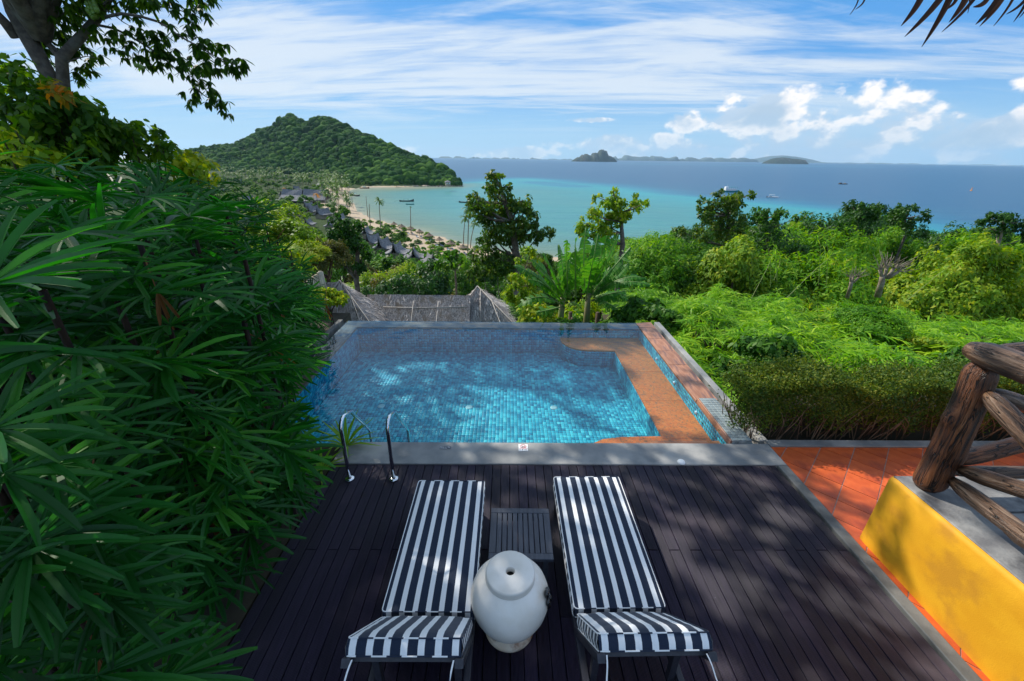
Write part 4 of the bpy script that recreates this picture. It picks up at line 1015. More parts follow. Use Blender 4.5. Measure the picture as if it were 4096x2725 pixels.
big_tree([r4(330, 1080), r4(325, 980), r4(330, 880), r4(320, 800)],
    C4([(440, 735, 24), (425, 765, 28), (300, 745, 28), (340, 760, 34), (380, 790, 40), (290, 790, 38), (240, 810, 34), (205, 790, 22), (215, 835, 30), (330, 830, 50), (400, 830, 34), (450, 812, 20), (280, 870, 44), (340, 890, 50), (390, 880, 34), (150, 862, 26), (185, 880, 30), (205, 905, 28), (300, 930, 50), (360, 945, 46), (240, 950, 40), (190, 960, 40), (130, 985, 40), (60, 990, 36), (310, 1000, 56), (410, 960, 40)]), 34, 'tall narrow tree in front of the anchored two-deck boat', m_bigtree, leaf=.26, nleaf=170, trw=.22)
big_tree([r4(600, 960), r4(570, 900)], C4([(520, 850, 24), (560, 865, 34), (610, 860, 36), (650, 860, 22), (580, 895, 40), (520, 885, 30), (630, 900, 26), (460, 910, 40), (700, 885, 20)]), 36, 'flat-topped tree right of the tall narrow tree on the skyline', m_leafmid, leaf=.28, trw=.15)
big_tree([r4(2025, 1080), r4(2050, 990), r4(2065, 930)], C4([(2000, 895, 26), (2040, 905, 36), (2080, 900, 40), (2130, 900, 40), (2175, 905, 34), (2090, 945, 44), (2150, 960, 50), (2180, 1000, 40), (2110, 1000, 36), (2000, 930, 26)]), 30, 'tree with leaning pale reddish trunk at the far right skyline', m_leafdark, leaf=.24, trw=.14, bark=m_pale_bark)
big_tree([r4(1450, 990), r4(1440, 900)], C4([(1420, 830, 30), (1460, 840, 34), (1500, 850, 20), (1400, 870, 36), (1450, 880, 46), (1490, 890, 30), (1420, 920, 44), (1480, 930, 36), (1440, 965, 44)]), 38, 'dark vine-hung tree column rising from the right skyline', m_leafdark, leaf=.26, trw=.15)
big_tree([r4(1150, 930), r4(1140, 860)], C4([(1120, 815, 24), (1160, 825, 36), (1210, 830, 36), (1250, 845, 36), (1290, 870, 36), (1130, 850, 36), (1180, 870, 46), (1240, 885, 44), (1120, 890, 40)]), 42, 'dark rounded tree top at the middle of the right skyline', m_leafdark, leaf=.3, trw=.16)
big_tree([r2(1810, 1440), r2(1805, 1330), r2(1800, 1290)], [(900+x*.5102, 400+y*.5102, r*.5102) for x, y, r in [(1700, 1260, 34), (1750, 1240, 40), (1800, 1235, 44), (1850, 1250, 40), (1890, 1275, 32), (1670, 1290, 26), (1720, 1300, 34), (1780, 1280, 44), (1840, 1300, 38), (1900, 1310, 24)]], 17, 'small drooping tree with thin stem behind the thatched roof peak', m_leafmid, leaf=.2, nleaf=230, trw=.06)
big_tree([r2(1020, 1420), r2(1030, 1200), r2(960, 1050), r2(930, 970)], [(900+x*.5102, 400+y*.5102, r*.5102) for x, y, r in [(850, 920, 36), (870, 960, 44), (900, 985, 46), (960, 960, 44), (1010, 960, 40), (1050, 990, 40), (880, 1040, 56), (950, 1040, 60), (1020, 1050, 56), (1070, 1070, 36), (900, 1100, 60), (970, 1120, 60), (1040, 1130, 50), (850, 1130, 50), (900, 1180, 60), (980, 1200, 60), (1060, 1200, 44), (920, 1260, 60), (1000, 1290, 60), (860, 1220, 50), (940, 1340, 60), (1050, 1300, 50), (1090, 1240, 40)]], 24, 'vine-covered dark tree between the yellow bushes and the garden villas', m_leafdark, leaf=.2, nleaf=230, trw=.2)
big_tree([r3(730, 1450), r3(715, 1300), r3(700, 1150)], C([(690, 1080, 40), (730, 1060, 44), (660, 1110, 30), (770, 1090, 40), (640, 1250, 60), (700, 1240, 70), (640, 1330, 70), (720, 1340, 60), (600, 1290, 50), (650, 1400, 70), (720, 1420, 60), (780, 1380, 40), (610, 1370, 60)]), 15, 'small pruned tree with tan trunk left of the banana plants', m_leafyel, leaf=.13, nleaf=300, trw=.06, bark=m_pale_bark)

# ------------------------------------------------------------------ deck, copings, terracotta, wall
def slab(name, x0, x1, y0, y1, z0, z1, m, parent=None, b=.004, loc=True):
    """a box whose origin sits at its own middle"""
    cx, cy = (x0+x1)/2, (y0+y1)/2
    return MB().box(x0-cx, x1-cx, y0-cy, y1-cy, z0, z1, b).build(name, m, parent, loc=(cx, cy, 0))
deck = empty('timber_deck', (0, 2, 0), 0, 'dark stained reeded timber deck between the pool and the house', 'deck')
def local(o, parent): o.parent = parent; o.matrix_parent_inverse = Matrix.Translation(-parent.location); return o
bw = .0955; nb = 53; x0 = -1.965
board_me = {}
for k in range(nb):
    xa = x0+k*bw; g_ = .0065 if k % 2 else .0045
    yend = 3.722 if k < nb-1 else 3.80
    j = 2.61 if k % 2 == 0 else (1.2 if k % 4 == 1 else 3.9)
    if k % 2 == 1: j = 2.02 if k in (21, 23, 25) else 1.0
    for (ya, yb) in (([(-.6, j-.003), (j+.003, yend)])):
        if yb-ya < .05: continue
        key = (round(yb-ya, 2), k == nb-1)
        wdt = bw-g_
        if (key, g_) not in board_me:
            mb = MB().box(-wdt/2, wdt/2, -(yb-ya)/2, (yb-ya)/2, -.028, 0, .002); board_me[(key, g_)] = meshnp('deck_board', mb.v, mb.f); board_me[(key, g_)].materials.append(m_deck)
        o = ob('deck_board', board_me[(key, g_)], None, None, (xa+bw/2, (ya+yb)/2, RND.uniform(-.0012, .0012))); local(o, deck)
joist = MB()
for y in np.arange(-.5, 3.7, .45): joist.box(-1.95, 3.05, y, y+.05, -.12, -.03)
local(joist.build('joist', m_black if False else m_darkwood), deck)
MB().box(-3.4, 3.1, -.6, 3.73, -1.0, -.14).build('deck_bed', m_soil)['kind'] = 'structure'

tag(slab('pool_edge_kerb', -1.98, 3.235, 3.727, 4.115, -1.0, .012, m_concrete, None, .006), 'weathered grey concrete kerb between the timber deck and the pool water', 'kerb')
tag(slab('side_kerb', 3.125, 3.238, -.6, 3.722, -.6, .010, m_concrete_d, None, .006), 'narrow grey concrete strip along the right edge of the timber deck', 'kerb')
tag(slab('garden_kerb', 3.242, 9.5, 4.065, 4.19, -.6, .016, m_concrete, None, .008), 'straight pale concrete kerb between the terracotta tiles and the clipped hedge', 'kerb')
s_ = MB().lathe([(0, .018), (.038, .016), (.045, .0)], 20).build('kerb_light', m_white, None, True, tuple(G(2725, 1849, .012))); tag(s_, 'small round white light set in the concrete kerb at the right', 'light')

# terracotta paving laid on the diagonal
pav = empty('terracotta_paving', (4, 3, 0), 0, 'terracotta floor tiles laid diagonally with pale joints beside the deck', 'paving')
local(MB().box(3.242, 9.5, -.8, 4.06, -.5, -.006).build('joint_bed', m_tgrout), pav)
ga = -.784116; u = Vector((cos(ga), sin(ga))); v = Vector((-u.y, u.x)); g0 = Vector((3.2243, 4.2708))
def clip(poly, nx, ny, d):                      # keep the side n.p <= d
    out = []
    for i in range(len(poly)):
        a, b = poly[i], poly[(i+1) % len(poly)]; fa = a[0]*nx+a[1]*ny-d; fb = b[0]*nx+b[1]*ny-d
        if fa <= 0: out.append(a)
        if (fa < 0) != (fb < 0) and fa != fb: t = fa/(fa-fb); out.append((a[0]+(b[0]-a[0])*t, a[1]+(b[1]-a[1])*t))
    return out
for i in range(-14, 30):
    for j in range(-14, 30):
        c = g0+u*(.3*(i+.5))-v*(.3*(j+.5)); 
        if not (3.0 < c.x < 7.5 and -.5 < c.y < 4.4): continue
        h_ = .3/2-.0045; poly = [tuple(c+u*a*h_+v*b*h_) for a, b in ((-1, -1), (1, -1), (1, 1), (-1, 1))]
        for nx, ny, d in ((-1, 0, -3.245), (0, 1, 4.058)): poly = clip(poly, nx, ny, d) if poly else poly
        if len(poly) < 3: continue
        area = abs(sum(poly[k][0]*poly[(k+1) % len(poly)][1]-poly[(k+1) % len(poly)][0]*poly[k][1] for k in range(len(poly))))/2
        if area < .001: continue
        cx = sum(p[0] for p in poly)/len(poly); cy = sum(p[1] for p in poly)/len(poly)
        if c.x > 3.75 and c.y < 2.1: continue
        o = MB().prism([(p[0]-cx, p[1]-cy) for p in poly], -.02, RND.uniform(-.0006, .0008)).build('terracotta_tile', m_terra, None, loc=(cx, cy, 0)); local(o, pav)

# yellow parapet, stone cap, landing
wall = empty('yellow_parapet', (3.5, 1.3, 0), 0, 'low bright yellow rendered wall beside the terracotta tiles, carrying the log railing', 'wall')
mb = MB()
rows = []
sec = [(3.298, 0.0), (3.300, .55), (3.303, .70), (3.314, .728), (3.330, .736)]
ys = list(np.linspace(-.8, 2.70, 28))+[2.735, 2.752, 2.757]
for y in ys:
    ins_ = 0 if y < 2.71 else (.012 if y < 2.74 else (.03 if y < 2.755 else .05))
    rows.append([(x+ins_*.5+.004*sin(y*5)*(z > .1), y, z-ins_*.3*(z > .6)) for x, z in sec]+[(3.70, y, .736-ins_*.3), (3.70, y, 0)])
k = len(rows[0]); vs = [p for r in rows for p in r]; fs = []
for i in range(len(rows)-1):
    for j in range(k-1): fs.append((i*k+j, i*k+j+1, (i+1)*k+j+1, (i+1)*k+j))
fs.append(tuple((len(rows)-1)*k+j for j in range(k))); fs.append(tuple(range(k))[::-1])
mb.add(vs, [f[::-1] for f in fs]); o = mb.build('rendered_body', m_yellow); smooth_by_angle(o, 50); local(o, wall)
o = MB().box(3.335, 3.75, -.8, 2.738, .700, .748, .006).build('stone_cap', m_cap); local(o, wall)
o = MB().box(3.755, 7.5, 2.36, 2.738, .700, .748, .006).build('stone_cap', m_cap); local(o, wall)
o = MB().box(3.70, 7.5, 2.40, 2.70, 0, .70).build('rendered_body', m_yellow); local(o, wall)
tag(MB().box(3.76, 7.5, -.8, 2.35, -.5, .735, .01).build('stone_landing', m_cap), 'rough grey stone landing seen between the logs of the railing', 'floor')

def make_log_mat(name, a, b, c):
    m = bpy.data.materials.new(name); m.use_nodes = True; N = NT(m.node_tree); bs = m.node_tree.nodes['Principled BSDF']
    tc = N.new('ShaderNodeTexCoord'); mp = N.new('ShaderNodeMapping'); mp.inputs['Scale'].default_value = (22, 22, 1.6); N.l.new(tc.outputs['Object'], mp.inputs[0])
    n = N.noise(mp.outputs[0], 1.4, 9, .68, .7); col = N.ramp(n, [(.30, (.010, .007, .006)), (.42, a), (.55, b), (.72, c)])
    mp2 = N.new('ShaderNodeMapping'); mp2.inputs['Scale'].default_value = (9, 9, .7); N.l.new(tc.outputs['Object'], mp2.inputs[0])
    cr = N.noise(mp2.outputs[0], 2.2, 3, .5, 1.2); crk = N.mapr(N.math('ABSOLUTE', N.math('SUBTRACT', cr, .5)), .004, .022, .0, 1.)
    N.l.new(N.mix(crk, (.004, .003, .003), col), bs.inputs['Base Color']); bs.inputs['Roughness'].default_value = .42; bs.inputs['Specular IOR Level'].default_value = .5
    bp = N.new('ShaderNodeBump', inp={'Strength': 1., 'Distance': .02}); N.l.new(N.math('ADD', N.math('MULTIPLY', n, 1.0), N.math('MULTIPLY', crk, .6)), bp.inputs['Height']); N.l.new(bp.outputs[0], bs.inputs['Normal'])
    return m
m_log = make_log_mat('stained_log', (.05, .016, .006), (.17, .055, .016), (.30, .12, .045))
m_log2 = make_log_mat('weathered_log', (.040, .020, .012), (.13, .065, .032), (.27, .19, .13))
def log(name, p0, p1, r0, r1, m, parent, seed=1, n=22, seg=26, knots=2):
    from mathutils import noise as mn
    p0, p1 = Vector(p0), Vector(p1); L = (p1-p0).length; mb = MB(); vs = []; fs = []; r = random.Random(seed)
    kn = [(r.uniform(.15, .85)*L, r.uniform(0, 6.28)) for _ in range(knots)]
    bx, by = r.uniform(-.02, .02), r.uniform(-.02, .02)
    for i in range(seg+1):
        t = i/seg; z = L*t; end = min(1, .35+min(t, 1-t)*seg*.45)
        for k in range(n):
            a = 2*pi*k/n; R = (r0+(r1-r0)*t)*(1+.10*mn.noise(Vector((cos(a)*1.2, sin(a)*1.2, z*2.2+seed*9)))+.05*mn.noise(Vector((cos(a)*4, sin(a)*4, z*1.0+seed*5))))
            for kz, ka in kn: R += r0*.30*math.exp(-((z-kz)/.05)**2)*max(0, cos(a-ka))**5
            R *= end**.5; vs.append((R*cos(a)+bx*sin(pi*t), R*sin(a)+by*sin(pi*t), z))
    for i in range(seg):
        for k in range(n): fs.append((i*n+k, i*n+(k+1) % n, (i+1)*n+(k+1) % n, (i+1)*n+k))
    fs += [tuple(range(n))[::-1], tuple(seg*n+k for k in range(n))]
    mb.add(vs, fs); o = mb.build(name, m, None, True); o.location = p0; o.rotation_euler = (p1-p0).to_track_quat('Z', 'Y').to_euler(); return local(o, parent)
rail = empty('log_railing', (3.5, 2.6, .748), 0, 'rustic dark log railing with corner post and crossed braces on top of the yellow wall', 'railing')
PB, PT = Vector((3.475, 2.60, .74)), Vector((3.525, 2.69, 1.85))
log('post', PB, PT, .106, .098, m_log, rail, 3, knots=3)
log('top_rail', PT+Vector((-.02, .11, .07)), (3.56, .2, 1.97), .098, .098, m_log2, rail, 5)
log('top_rail', PT+Vector((.08, .03, .075)), (6.6, 2.75, 1.98), .085, .08, m_log2, rail, 6)
log('bottom_rail', (3.53, 2.50, .91), (3.54, .3, .91), .064, .068, m_log2, rail, 8)
log('cross_brace', (3.55, 2.50, 1.02), (3.60, .6, 1.78), .060, .062, m_log2, rail, 9)
log('cross_brace', (3.53, 2.58, 1.66), (3.58, .9, .97), .070, .066, m_log2, rail, 12)
log('bottom_rail', (3.60, 2.58, .93), (6.6, 2.60, .95), .05, .055, m_log2, rail, 14)
log('cross_brace', (3.60, 2.60, 1.02), (5.6, 2.66, 1.72), .062, .055, m_log, rail, 15)
log('cross_brace', (3.62, 2.63, 1.64), (5.5, 2.60, 1.0), .058, .055, m_log2, rail, 16)

# ------------------------------------------------------------------ swimming pool
pool = empty('swimming_pool', (0, 6, 0), 0, 'rectangular infinity plunge pool lined with green mosaic and rimmed in red sandstone', 'pool')
PX0, PX1, PY0, PY1, ZF, ZL = -3.10, 2.77, 4.118, 7.95, -.60, -.25
def PB_(mb, name, m, **k): return local(mb.build(name, m, None, **k), pool)
PB_(MB().box(PX0-.005, PX1+.005, PY0-.1, PY1+.005, -1.2, ZF-.006), 'floor_bed', m_grout)
PB_(MB().box(PX0-.31, PX0-.006, PY0, 8.235, -1.25, -.06), 'shell_wall', m_grout)
PB_(MB().box(PX0-.005, PX1+.3, PY1+.006, 8.235, -1.25, -.06), 'shell_wall', m_grout)
PB_(MB().box(PX1+.006, 3.085, PY0, 7.94, -1.25, -.032), 'shell_wall', m_grout)
# sandstone coping slabs, each a stone of its own
xs = np.linspace(-3.405, 2.77, 11)
for a, b in zip(xs[:-1], xs[1:]): local(slab('coping_stone', a+.002, b-.002, 7.935, 8.24, -.07, -.030+RND.uniform(-.001, .001), m_sandstone, None, .004), pool)
ysx = np.linspace(5.12, 7.93, 6)
for a, b in zip(ysx[:-1], ysx[1:]): local(slab('coping_stone', 2.765, 3.09, a+.002, b-.002, -.045, .004+RND.uniform(-.001, .001), m_sandstone_y, None, .004), pool)
local(MB().add([(2.772, 7.932, .003), (3.09, 7.932, .003), (3.09, 8.24, .003), (2.772, 8.24, -.02), (2.772, 7.932, -.06), (3.09, 7.932, -.06), (3.09, 8.24, -.06), (2.772, 8.24, -.06)], [(0, 1, 2), (0, 2, 3), (4, 7, 6, 5), (0, 4, 5, 1), (1, 5, 6, 2), (2, 6, 7, 3), (3, 7, 4, 0)]).build('coping_stone', m_sandstone), pool)
ysx = np.linspace(4.12, 7.93, 8)
for a, b in zip(ysx[:-1], ysx[1:]): local(slab('coping_stone', -3.408, -3.095, a+.002, b-.002, -.07, -.026+RND.uniform(-.001, .001), m_sandstone_y, None, .004), pool)
# mosaic: pieces of their own nearest the viewer, the rest joined
T = .0565; tile_me = MB().box(-T/2+.002, T/2-.002, -T/2+.002, T/2-.002, -.008, 0, .002); tile_mesh = meshnp('mosaic_tile', tile_me.v, tile_me.f); tile_mesh.materials.append(m_mosaic)
def mosaic_mat():
    m = bpy.data.materials.new('green_mosaic_pieces'); m.use_nodes = True; N = NT(m.node_tree); b = m.node_tree.nodes['Principled BSDF']
    ge = N.new('ShaderNodeNewGeometry'); n = N.noise(ge.outputs['Position'], 16, 5, .6); f = N.math('ADD', N.math('MULTIPLY', ge.outputs['Random Per Island'], .6), N.math('MULTIPLY', n, .5))
    N.l.new(N.ramp(f, [(.15, (.004, .12, .22)), (.45, (.014, .30, .41)), (.8, (.06, .52, .59)), (1., (.20, .72, .70))]), b.inputs['Base Color']); b.inputs['Roughness'].default_value = .35
    return m
m_mos = mosaic_mat()
tile_mesh.materials[0] = m_mos
bench = []
for q in [(107, 265), (112, 290), (130, 315), (165, 340), (220, 365), (300, 385), (400, 395), (700, 400)]:
    p = G(2200+q[0]*.3826, 1250+q[1]*.3826, ZL); bench.append((p.x, min(p.y, PY1)))
xb = 2.13; bench = [(x, y) for x, y in bench if x < xb-.02]+[(xb, bench[-1][1])]
ynear = 4.60
bench_poly = [(bench[0][0], PY1)]+bench+[(xb, ynear)]+[(xb-.07, ynear-.0), (1.55, ynear-.02), (1.30, ynear-.07), (1.12, ynear-.18), (1.0, ynear-.34), (.96, PY0)]
full = bench_poly+[(PX1, PY0), (PX1, PY1)]
inb_arr = np.array(full, float)
far_n = MB(); pieces = []
for x in np.arange(PX0+T/2, PX1, T):
    for y in np.arange(PY0+T/2, PY1, T):
        pieces.append((x, y))
PP = np.array(pieces); PP = PP[~inside(PP, inb_arr)]
PP = PP[np.argsort(PP[:, 1]*1.0+np.abs(PP[:, 0]-.6)*.12)]
for x, y in PP[:300]:
    o = ob('mosaic_tile', tile_mesh, None, None, (x, y, ZF+RND.uniform(-.0008, .0012))); o.rotation_euler = (RND.gauss(0, .008), RND.gauss(0, .008), 0); local(o, pool)
tv = np.array(tile_me.v); tf = tile_me.f
Q = PP[300:]; n_ = len(Q); tilt = rng.normal(size=(n_, 2))*.010
VV = tv[None]+np.column_stack([Q, np.full(n_, ZF)])[:, None]; VV[..., 2] += tv[None, :, 0]*tilt[:, None, 0]+tv[None, :, 1]*tilt[:, None, 1]+rng.uniform(-.0008, .0012, n_)[:, None]
allf = []; qf = np.array([f for f in tf if len(f) == 4]); FF = (qf[None]+(np.arange(n_)*len(tv))[:, None, None]).reshape(-1, 4)
o = ob('mosaic_floor', meshnp('mosaic_floor', VV.reshape(-1, 3), FF), m_mos); o['kind'] = 'stuff'; local(o, pool)
def mosaic_wall(path, z0, z1, side, name='mosaic_wall'):
    """tiles standing on a wall that follows path; side = +1/-1 picks the outward normal"""
    VV = []; 
    for (xa, ya), (xb_, yb_) in zip(path[:-1], path[1:]):
        L = math.hypot(xb_-xa, yb_-ya)
        if L < 1e-4: continue
        n = max(1, round(L/T)); w = L/n; d = np.array([(xb_-xa)/L, (yb_-ya)/L, 0]); nr = np.array([d[1], -d[0], 0])*side; nz = max(1, round((z1-z0)/T)); hz = (z1-z0)/nz
        for i in range(n):
            for j in range(nz):
                c = np.array([xa, ya, z0])+d*w*(i+.5)+np.array([0, 0, hz*(j+.5)]); pr = .006+rng.uniform(0, .0015)
                a, b = d*(w/2-.0015), np.array([0, 0, hz/2-.0015])
                VV.append([c-a-b, c+a-b, c+a+b, c-a+b]+[c-a*.92-b*.92+nr*pr, c+a*.92-b*.92+nr*pr, c+a*.92+b*.92+nr*pr, c-a*.92+b*.92+nr*pr])
    VV = np.array(VV); m = len(VV); q = np.array([(4, 5, 6, 7), (0, 1, 5, 4), (1, 2, 6, 5), (2, 3, 7, 6), (3, 0, 4, 7)])
    o = ob(name, meshnp(name, VV.reshape(-1, 3), (q[None]+(np.arange(m)*8)[:, None, None]).reshape(-1, 4)), m_mos); o['kind'] = 'stuff'; return local(o, pool)
mosaic_wall([(PX1+.005, PY0), (PX1+.005, PY1)], ZF, -.05, -1)
mosaic_wall([(PX0, PY1+.005), (PX1, PY1+.005)], ZF, -.075, 1)
mosaic_wall([(PX0-.005, PY0), (PX0-.005, PY1)], ZF, -.075, 1)
rp = bench_poly
o = PB_(MB().prism([(x+.010, y) if x < xb-.01 else (x+.010, y) for x, y in full[:-2]]+[(PX1, PY0), (PX1, PY1)], -1.2, ZL-.03), 'bench_core', m_grout)
mosaic_wall(rp, ZF, ZL-.03, 1)
# granite bench slabs split across
cuts = [PY0, 4.56, 5.50, 6.47, 7.30, PY1]
for a, b in zip(cuts[:-1], cuts[1:]):
    poly = [tuple(p) for p in full]; poly = clip(poly, 0, -1, -(a+.003)); poly = clip(poly, 0, 1, b-.003) if poly else poly
    if len(poly) > 2: PB_(MB().prism(poly, ZL-.029, ZL+RND.uniform(-.001, .001)), 'bench_slab', m_granite)
PB_(MB().prism([(1.55, PY0), (1.62, 4.24), (1.75, 4.31), (1.95, 4.34), (2.70, 4.35), (2.765, 4.35), (2.765, PY0)], ZL+.002, -.13), 'entry_step', M('red_granite_step', (.42, .10, .03), (.50, .15, .05), 20, .5))
for q in ((850, 980), (1768, 990)):
    p = G(1200+q[0]*.3826, 1250+q[1]*.3826, ZF); PB_(MB().lathe([(0, .012), (.045, .010), (.060, .001)], 20), 'floor_drain', m_drain, loc=tuple(p))
p = G(2200+40*.3826, 1250+995*.3826, ZF); PB_(MB().lathe([(0, .012), (.045, .010), (.060, .001)], 20), 'floor_drain', m_drain, loc=tuple(p))
p = G(1200+1700*.3826, 1250+1395*.3826, ZF); PB_(MB().lathe([(0, .012), (.06, .010), (.075, .001)], 20), 'floor_drain', m_drain, loc=tuple(p))
for y in (6.79, 5.91, 5.04):
    o = MB().lathe([(0, .02), (.022, .018), (.028, .0)], 16).build('jet_nozzle', m_white, None, True, (2.766, y, -.155)); o.rotation_euler = (0, -pi/2, 0); local(o, pool)
# raised mosaic end block by the kerb
PB_(MB().box(2.79, 3.03, 4.12, 5.10, -.3, .044), 'block_core', m_mosaic_dry)
nx_, ny_ = 4, 17
for i in range(nx_):
    for j in range(ny_):
        w = .24/nx_; h_ = .98/ny_; o = MB().box(-w/2+.002, w/2-.002, -h_/2+.002, h_/2-.002, 0, .008, .002).build('mosaic_tile', m_mosaic_dry, None, loc=(2.79+w*(i+.5), 4.12+h_*(j+.5), .0445)); local(o, pool)
PB_(MB().box(2.765, 2.787, 4.12, 5.10, -.045, .050, .004), 'stone_trim', m_sandstone_y)
# gutters and outer walls
PB_(MB().box(3.19, 3.30, 4.2, 8.3, -1.2, -.012, .006), 'gutter_wall', m_concrete)
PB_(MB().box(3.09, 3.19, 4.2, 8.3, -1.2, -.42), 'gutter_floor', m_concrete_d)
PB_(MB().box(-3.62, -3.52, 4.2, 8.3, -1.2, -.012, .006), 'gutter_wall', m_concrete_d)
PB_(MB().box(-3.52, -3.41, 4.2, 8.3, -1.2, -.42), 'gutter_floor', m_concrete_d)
# water: a thin closed sheet of surface
xw = np.linspace(-3.405, 2.772, 60); yw = np.linspace(4.117, 8.238, 50); X, Y = np.meshgrid(xw, yw, indexing='ij')
V = np.stack([X, Y, np.full_like(X, -.014)], -1).reshape(-1, 3); i, j = np.meshgrid(np.arange(59), np.arange(49), indexing='ij'); a = (i*50+j).ravel()
tag(ob('pool_water', meshnp('pool_water', V, np.stack([a, a+50, a+51, a+1], -1), True), m_water), kind='structure')

# ladder
lad = empty('pool_ladder', (-1.45, 3.5, 0), 0, 'pair of curved polished steel grab rails of the pool ladder', 'ladder')
for x in (-1.69, -1.215):
    pts_ = [(x, 3.49, -.02), (x, 3.49, .30), (x, 3.50, .58)]
    for k in range(7): a = pi*.5+ (pi*.62)*(1-k/6)-pi*.12; pts_.append((x, 3.59-.095*math.sin(pi/2-(pi*.62)*k/6)*1.0, .62+.11*math.sin((pi*.62)*k/6)))
    pts_ += [(x-.005, 3.80, .66), (x-.01, 4.05, .35), (x-.01, 4.20, .17), (x-.01, 4.25, .08), (x-.01, 4.26, -.10), (x-.01, 4.26, -.55)]
    local(MB().tube(pts_, .0195, 16).build('grab_rail', m_chrome, None, True), lad)
    o = MB().lathe([(.02, .02), (.045, .016), (.052, .0), (0, 0)], 24).build('base_flange', m_chrome, None, True, (x, 3.49, .001)); local(o, lad)
for z in (-.2, -.42): local(MB().box(-1.70, -1.22, 4.22, 4.30, z, z+.02, .004).build('tread', m_chrome), lad)

# depth and hazard plates
def text(body, size, loc, m, parent, sx=1.0, name='lettering'):
    c = bpy.data.curves.new(name, 'FONT'); c.body = body; c.size = size; c.align_x = 'CENTER'; c.align_y = 'CENTER'; c.extrude = .0004; c.materials.append(m)
    tmp = bpy.data.objects.new('tmp', c); me = bpy.data.meshes.new_from_object(tmp); bpy.data.objects.remove(tmp); me.name = name
    if not me.materials: me.materials.append(m)
    o = bpy.data.objects.new(name, me); link(o, parent); o.location = loc; o.scale = (sx, 1, 1); return o
m_ink = M('black_ink', (.02, .02, .02)); m_redink = M('red_ink', (.7, .04, .03)); m_slate = M('blue_grey_plate', (.05, .07, .10), rough=.4)
p = G(2093, 1792, .012); t = empty('depth_plate', (p.x, p.y, .0122), 0, 'small white no-diving plate reading 1.3 m. on the pool edge kerb', 'sign')
MB().box(-.056, .056, -.062, .062, 0, .006, .001).build('plate', m_white, t)
text('NO DIVING', .016, (0, -.022, .007), m_redink, t, 1.2); text('1.3 m.', .030, (0, -.044, .007), m_ink, t, 1.35)
mb = MB(); n = 24
ring = [(.038*cos(2*pi*k/n), .022+.030*sin(2*pi*k/n), .0075) for k in range(n+1)]; mb.tube(ring, .0024, 5, False); mb.tube([(-.027, .043, .0075), (.027, .001, .0075)], .0022, 5); mb.build('prohibition_ring', m_redink, t)
mb = MB(); mb.tube([(-.022, .012, .0065), (.0, .018, .0065), (.016, .034, .0065)], .0028, 5); mb.tube([(-.024, .004, .0065), (.012, .004, .0065)], .0016, 4); mb.box(.018, .026, .012, .032, .006, .0075); mb.build('diver_pictogram', m_ink, t)
p = G(1781, 1792, .012); t = empty('hazard_plate', (p.x, p.y, .0122), 0, 'small blue-grey plate reading FALL HAZARD on the pool edge kerb near the ladder', 'sign')
MB().box(-.066, .066, -.022, .022, 0, .004, .001).build('plate', m_slate, t)
text('FALL', .019, (-.040, .009, .0045), m_white, t, 1.1); text('HAZARD', .019, (-.020, -.010, .0045), m_white, t, 1.15)
mb = MB(); mb.tube([(.028, .012, .005), (.040, .004, .005), (.050, -.004, .005), (.060, -.008, .005)], .0022, 5); mb.tube([(.036, .014, .005), (.052, .008, .005)], .002, 5); mb.build('falling_figure', m_white, t)

# ------------------------------------------------------------------ sun loungers
def cushion(L, W, Hh, name, bulge=.018):
    """box cushion with welt edges; origin at its bottom middle, long side along Y"""
    mb = MB(); nx, ny = 14, 22; r = .018
    def top(ix, iy):
        x = -W/2+W*ix/nx; y = -L/2+L*iy/ny; e = min(1, min(ix, nx-ix)/3)*min(1, min(iy, ny-iy)/3)
        cr = .012 if (ix in (0, nx) and iy in (0, ny)) else 0
        return (x*(1-cr), y*(1-cr*.4), Hh+bulge*e**.6+.002*sin(ix*2.1+iy*1.3))
    vs = [top(i, j) for i in range(nx+1) for j in range(ny+1)]; w = ny+1
    fs = [(i*w+j, (i+1)*w+j, (i+1)*w+j+1, i*w+j+1) for i in range(nx) for j in range(ny)]; mi = [0]*len(fs)
    mb.add(vs, fs, 0)
    def side(line, nrm, mat):
        n = len(line); vv = []
        for z, o_ in ((Hh, 0), (Hh*.5, .010), (0, 0)):
            for x, y in line: vv.append((x+nrm[0]*o_, y+nrm[1]*o_, z))
        ff = []
        for k in range(2):
            for i in range(n-1): ff.append((k*n+i, (k+1)*n+i, (k+1)*n+i+1, k*n+i+1))
        mb.add(vv, ff, mat)
    xs = np.linspace(-W/2, W/2, 15); ys_ = np.linspace(-L/2, L/2, 23)
    side([(x, -L/2) for x in xs], (0, -1), 0); side([(x, L/2) for x in xs[::-1]], (0, 1), 0)
    side([(W/2, y) for y in ys_], (1, 0), 1); side([(-W/2, y) for y in ys_[::-1]], (-1, 0), 1)
    b = len(mb.v); mb.add([(-W/2, -L/2, 0), (W/2, -L/2, 0), (W/2, L/2, 0), (-W/2, L/2, 0)], [(3, 2, 1, 0)], 0)
    return mb
def piping(L, W, z):
    mb = MB(); c = .02
    pts_ = []
    for (cx_, cy_, a0) in ((W/2-c, L/2-c, 0), (-W/2+c, L/2-c, 90), (-W/2+c, -L/2+c, 180), (W/2-c, -L/2+c, 270)):
        for a in (0, 30, 60, 90): q = radians(a0+a); pts_.append((cx_+(c+.003)*cos(q), cy_+(c+.003)*sin(q), z))
    pts_.append(pts_[0]); mb.tube(pts_, .0042, 6, False); return mb
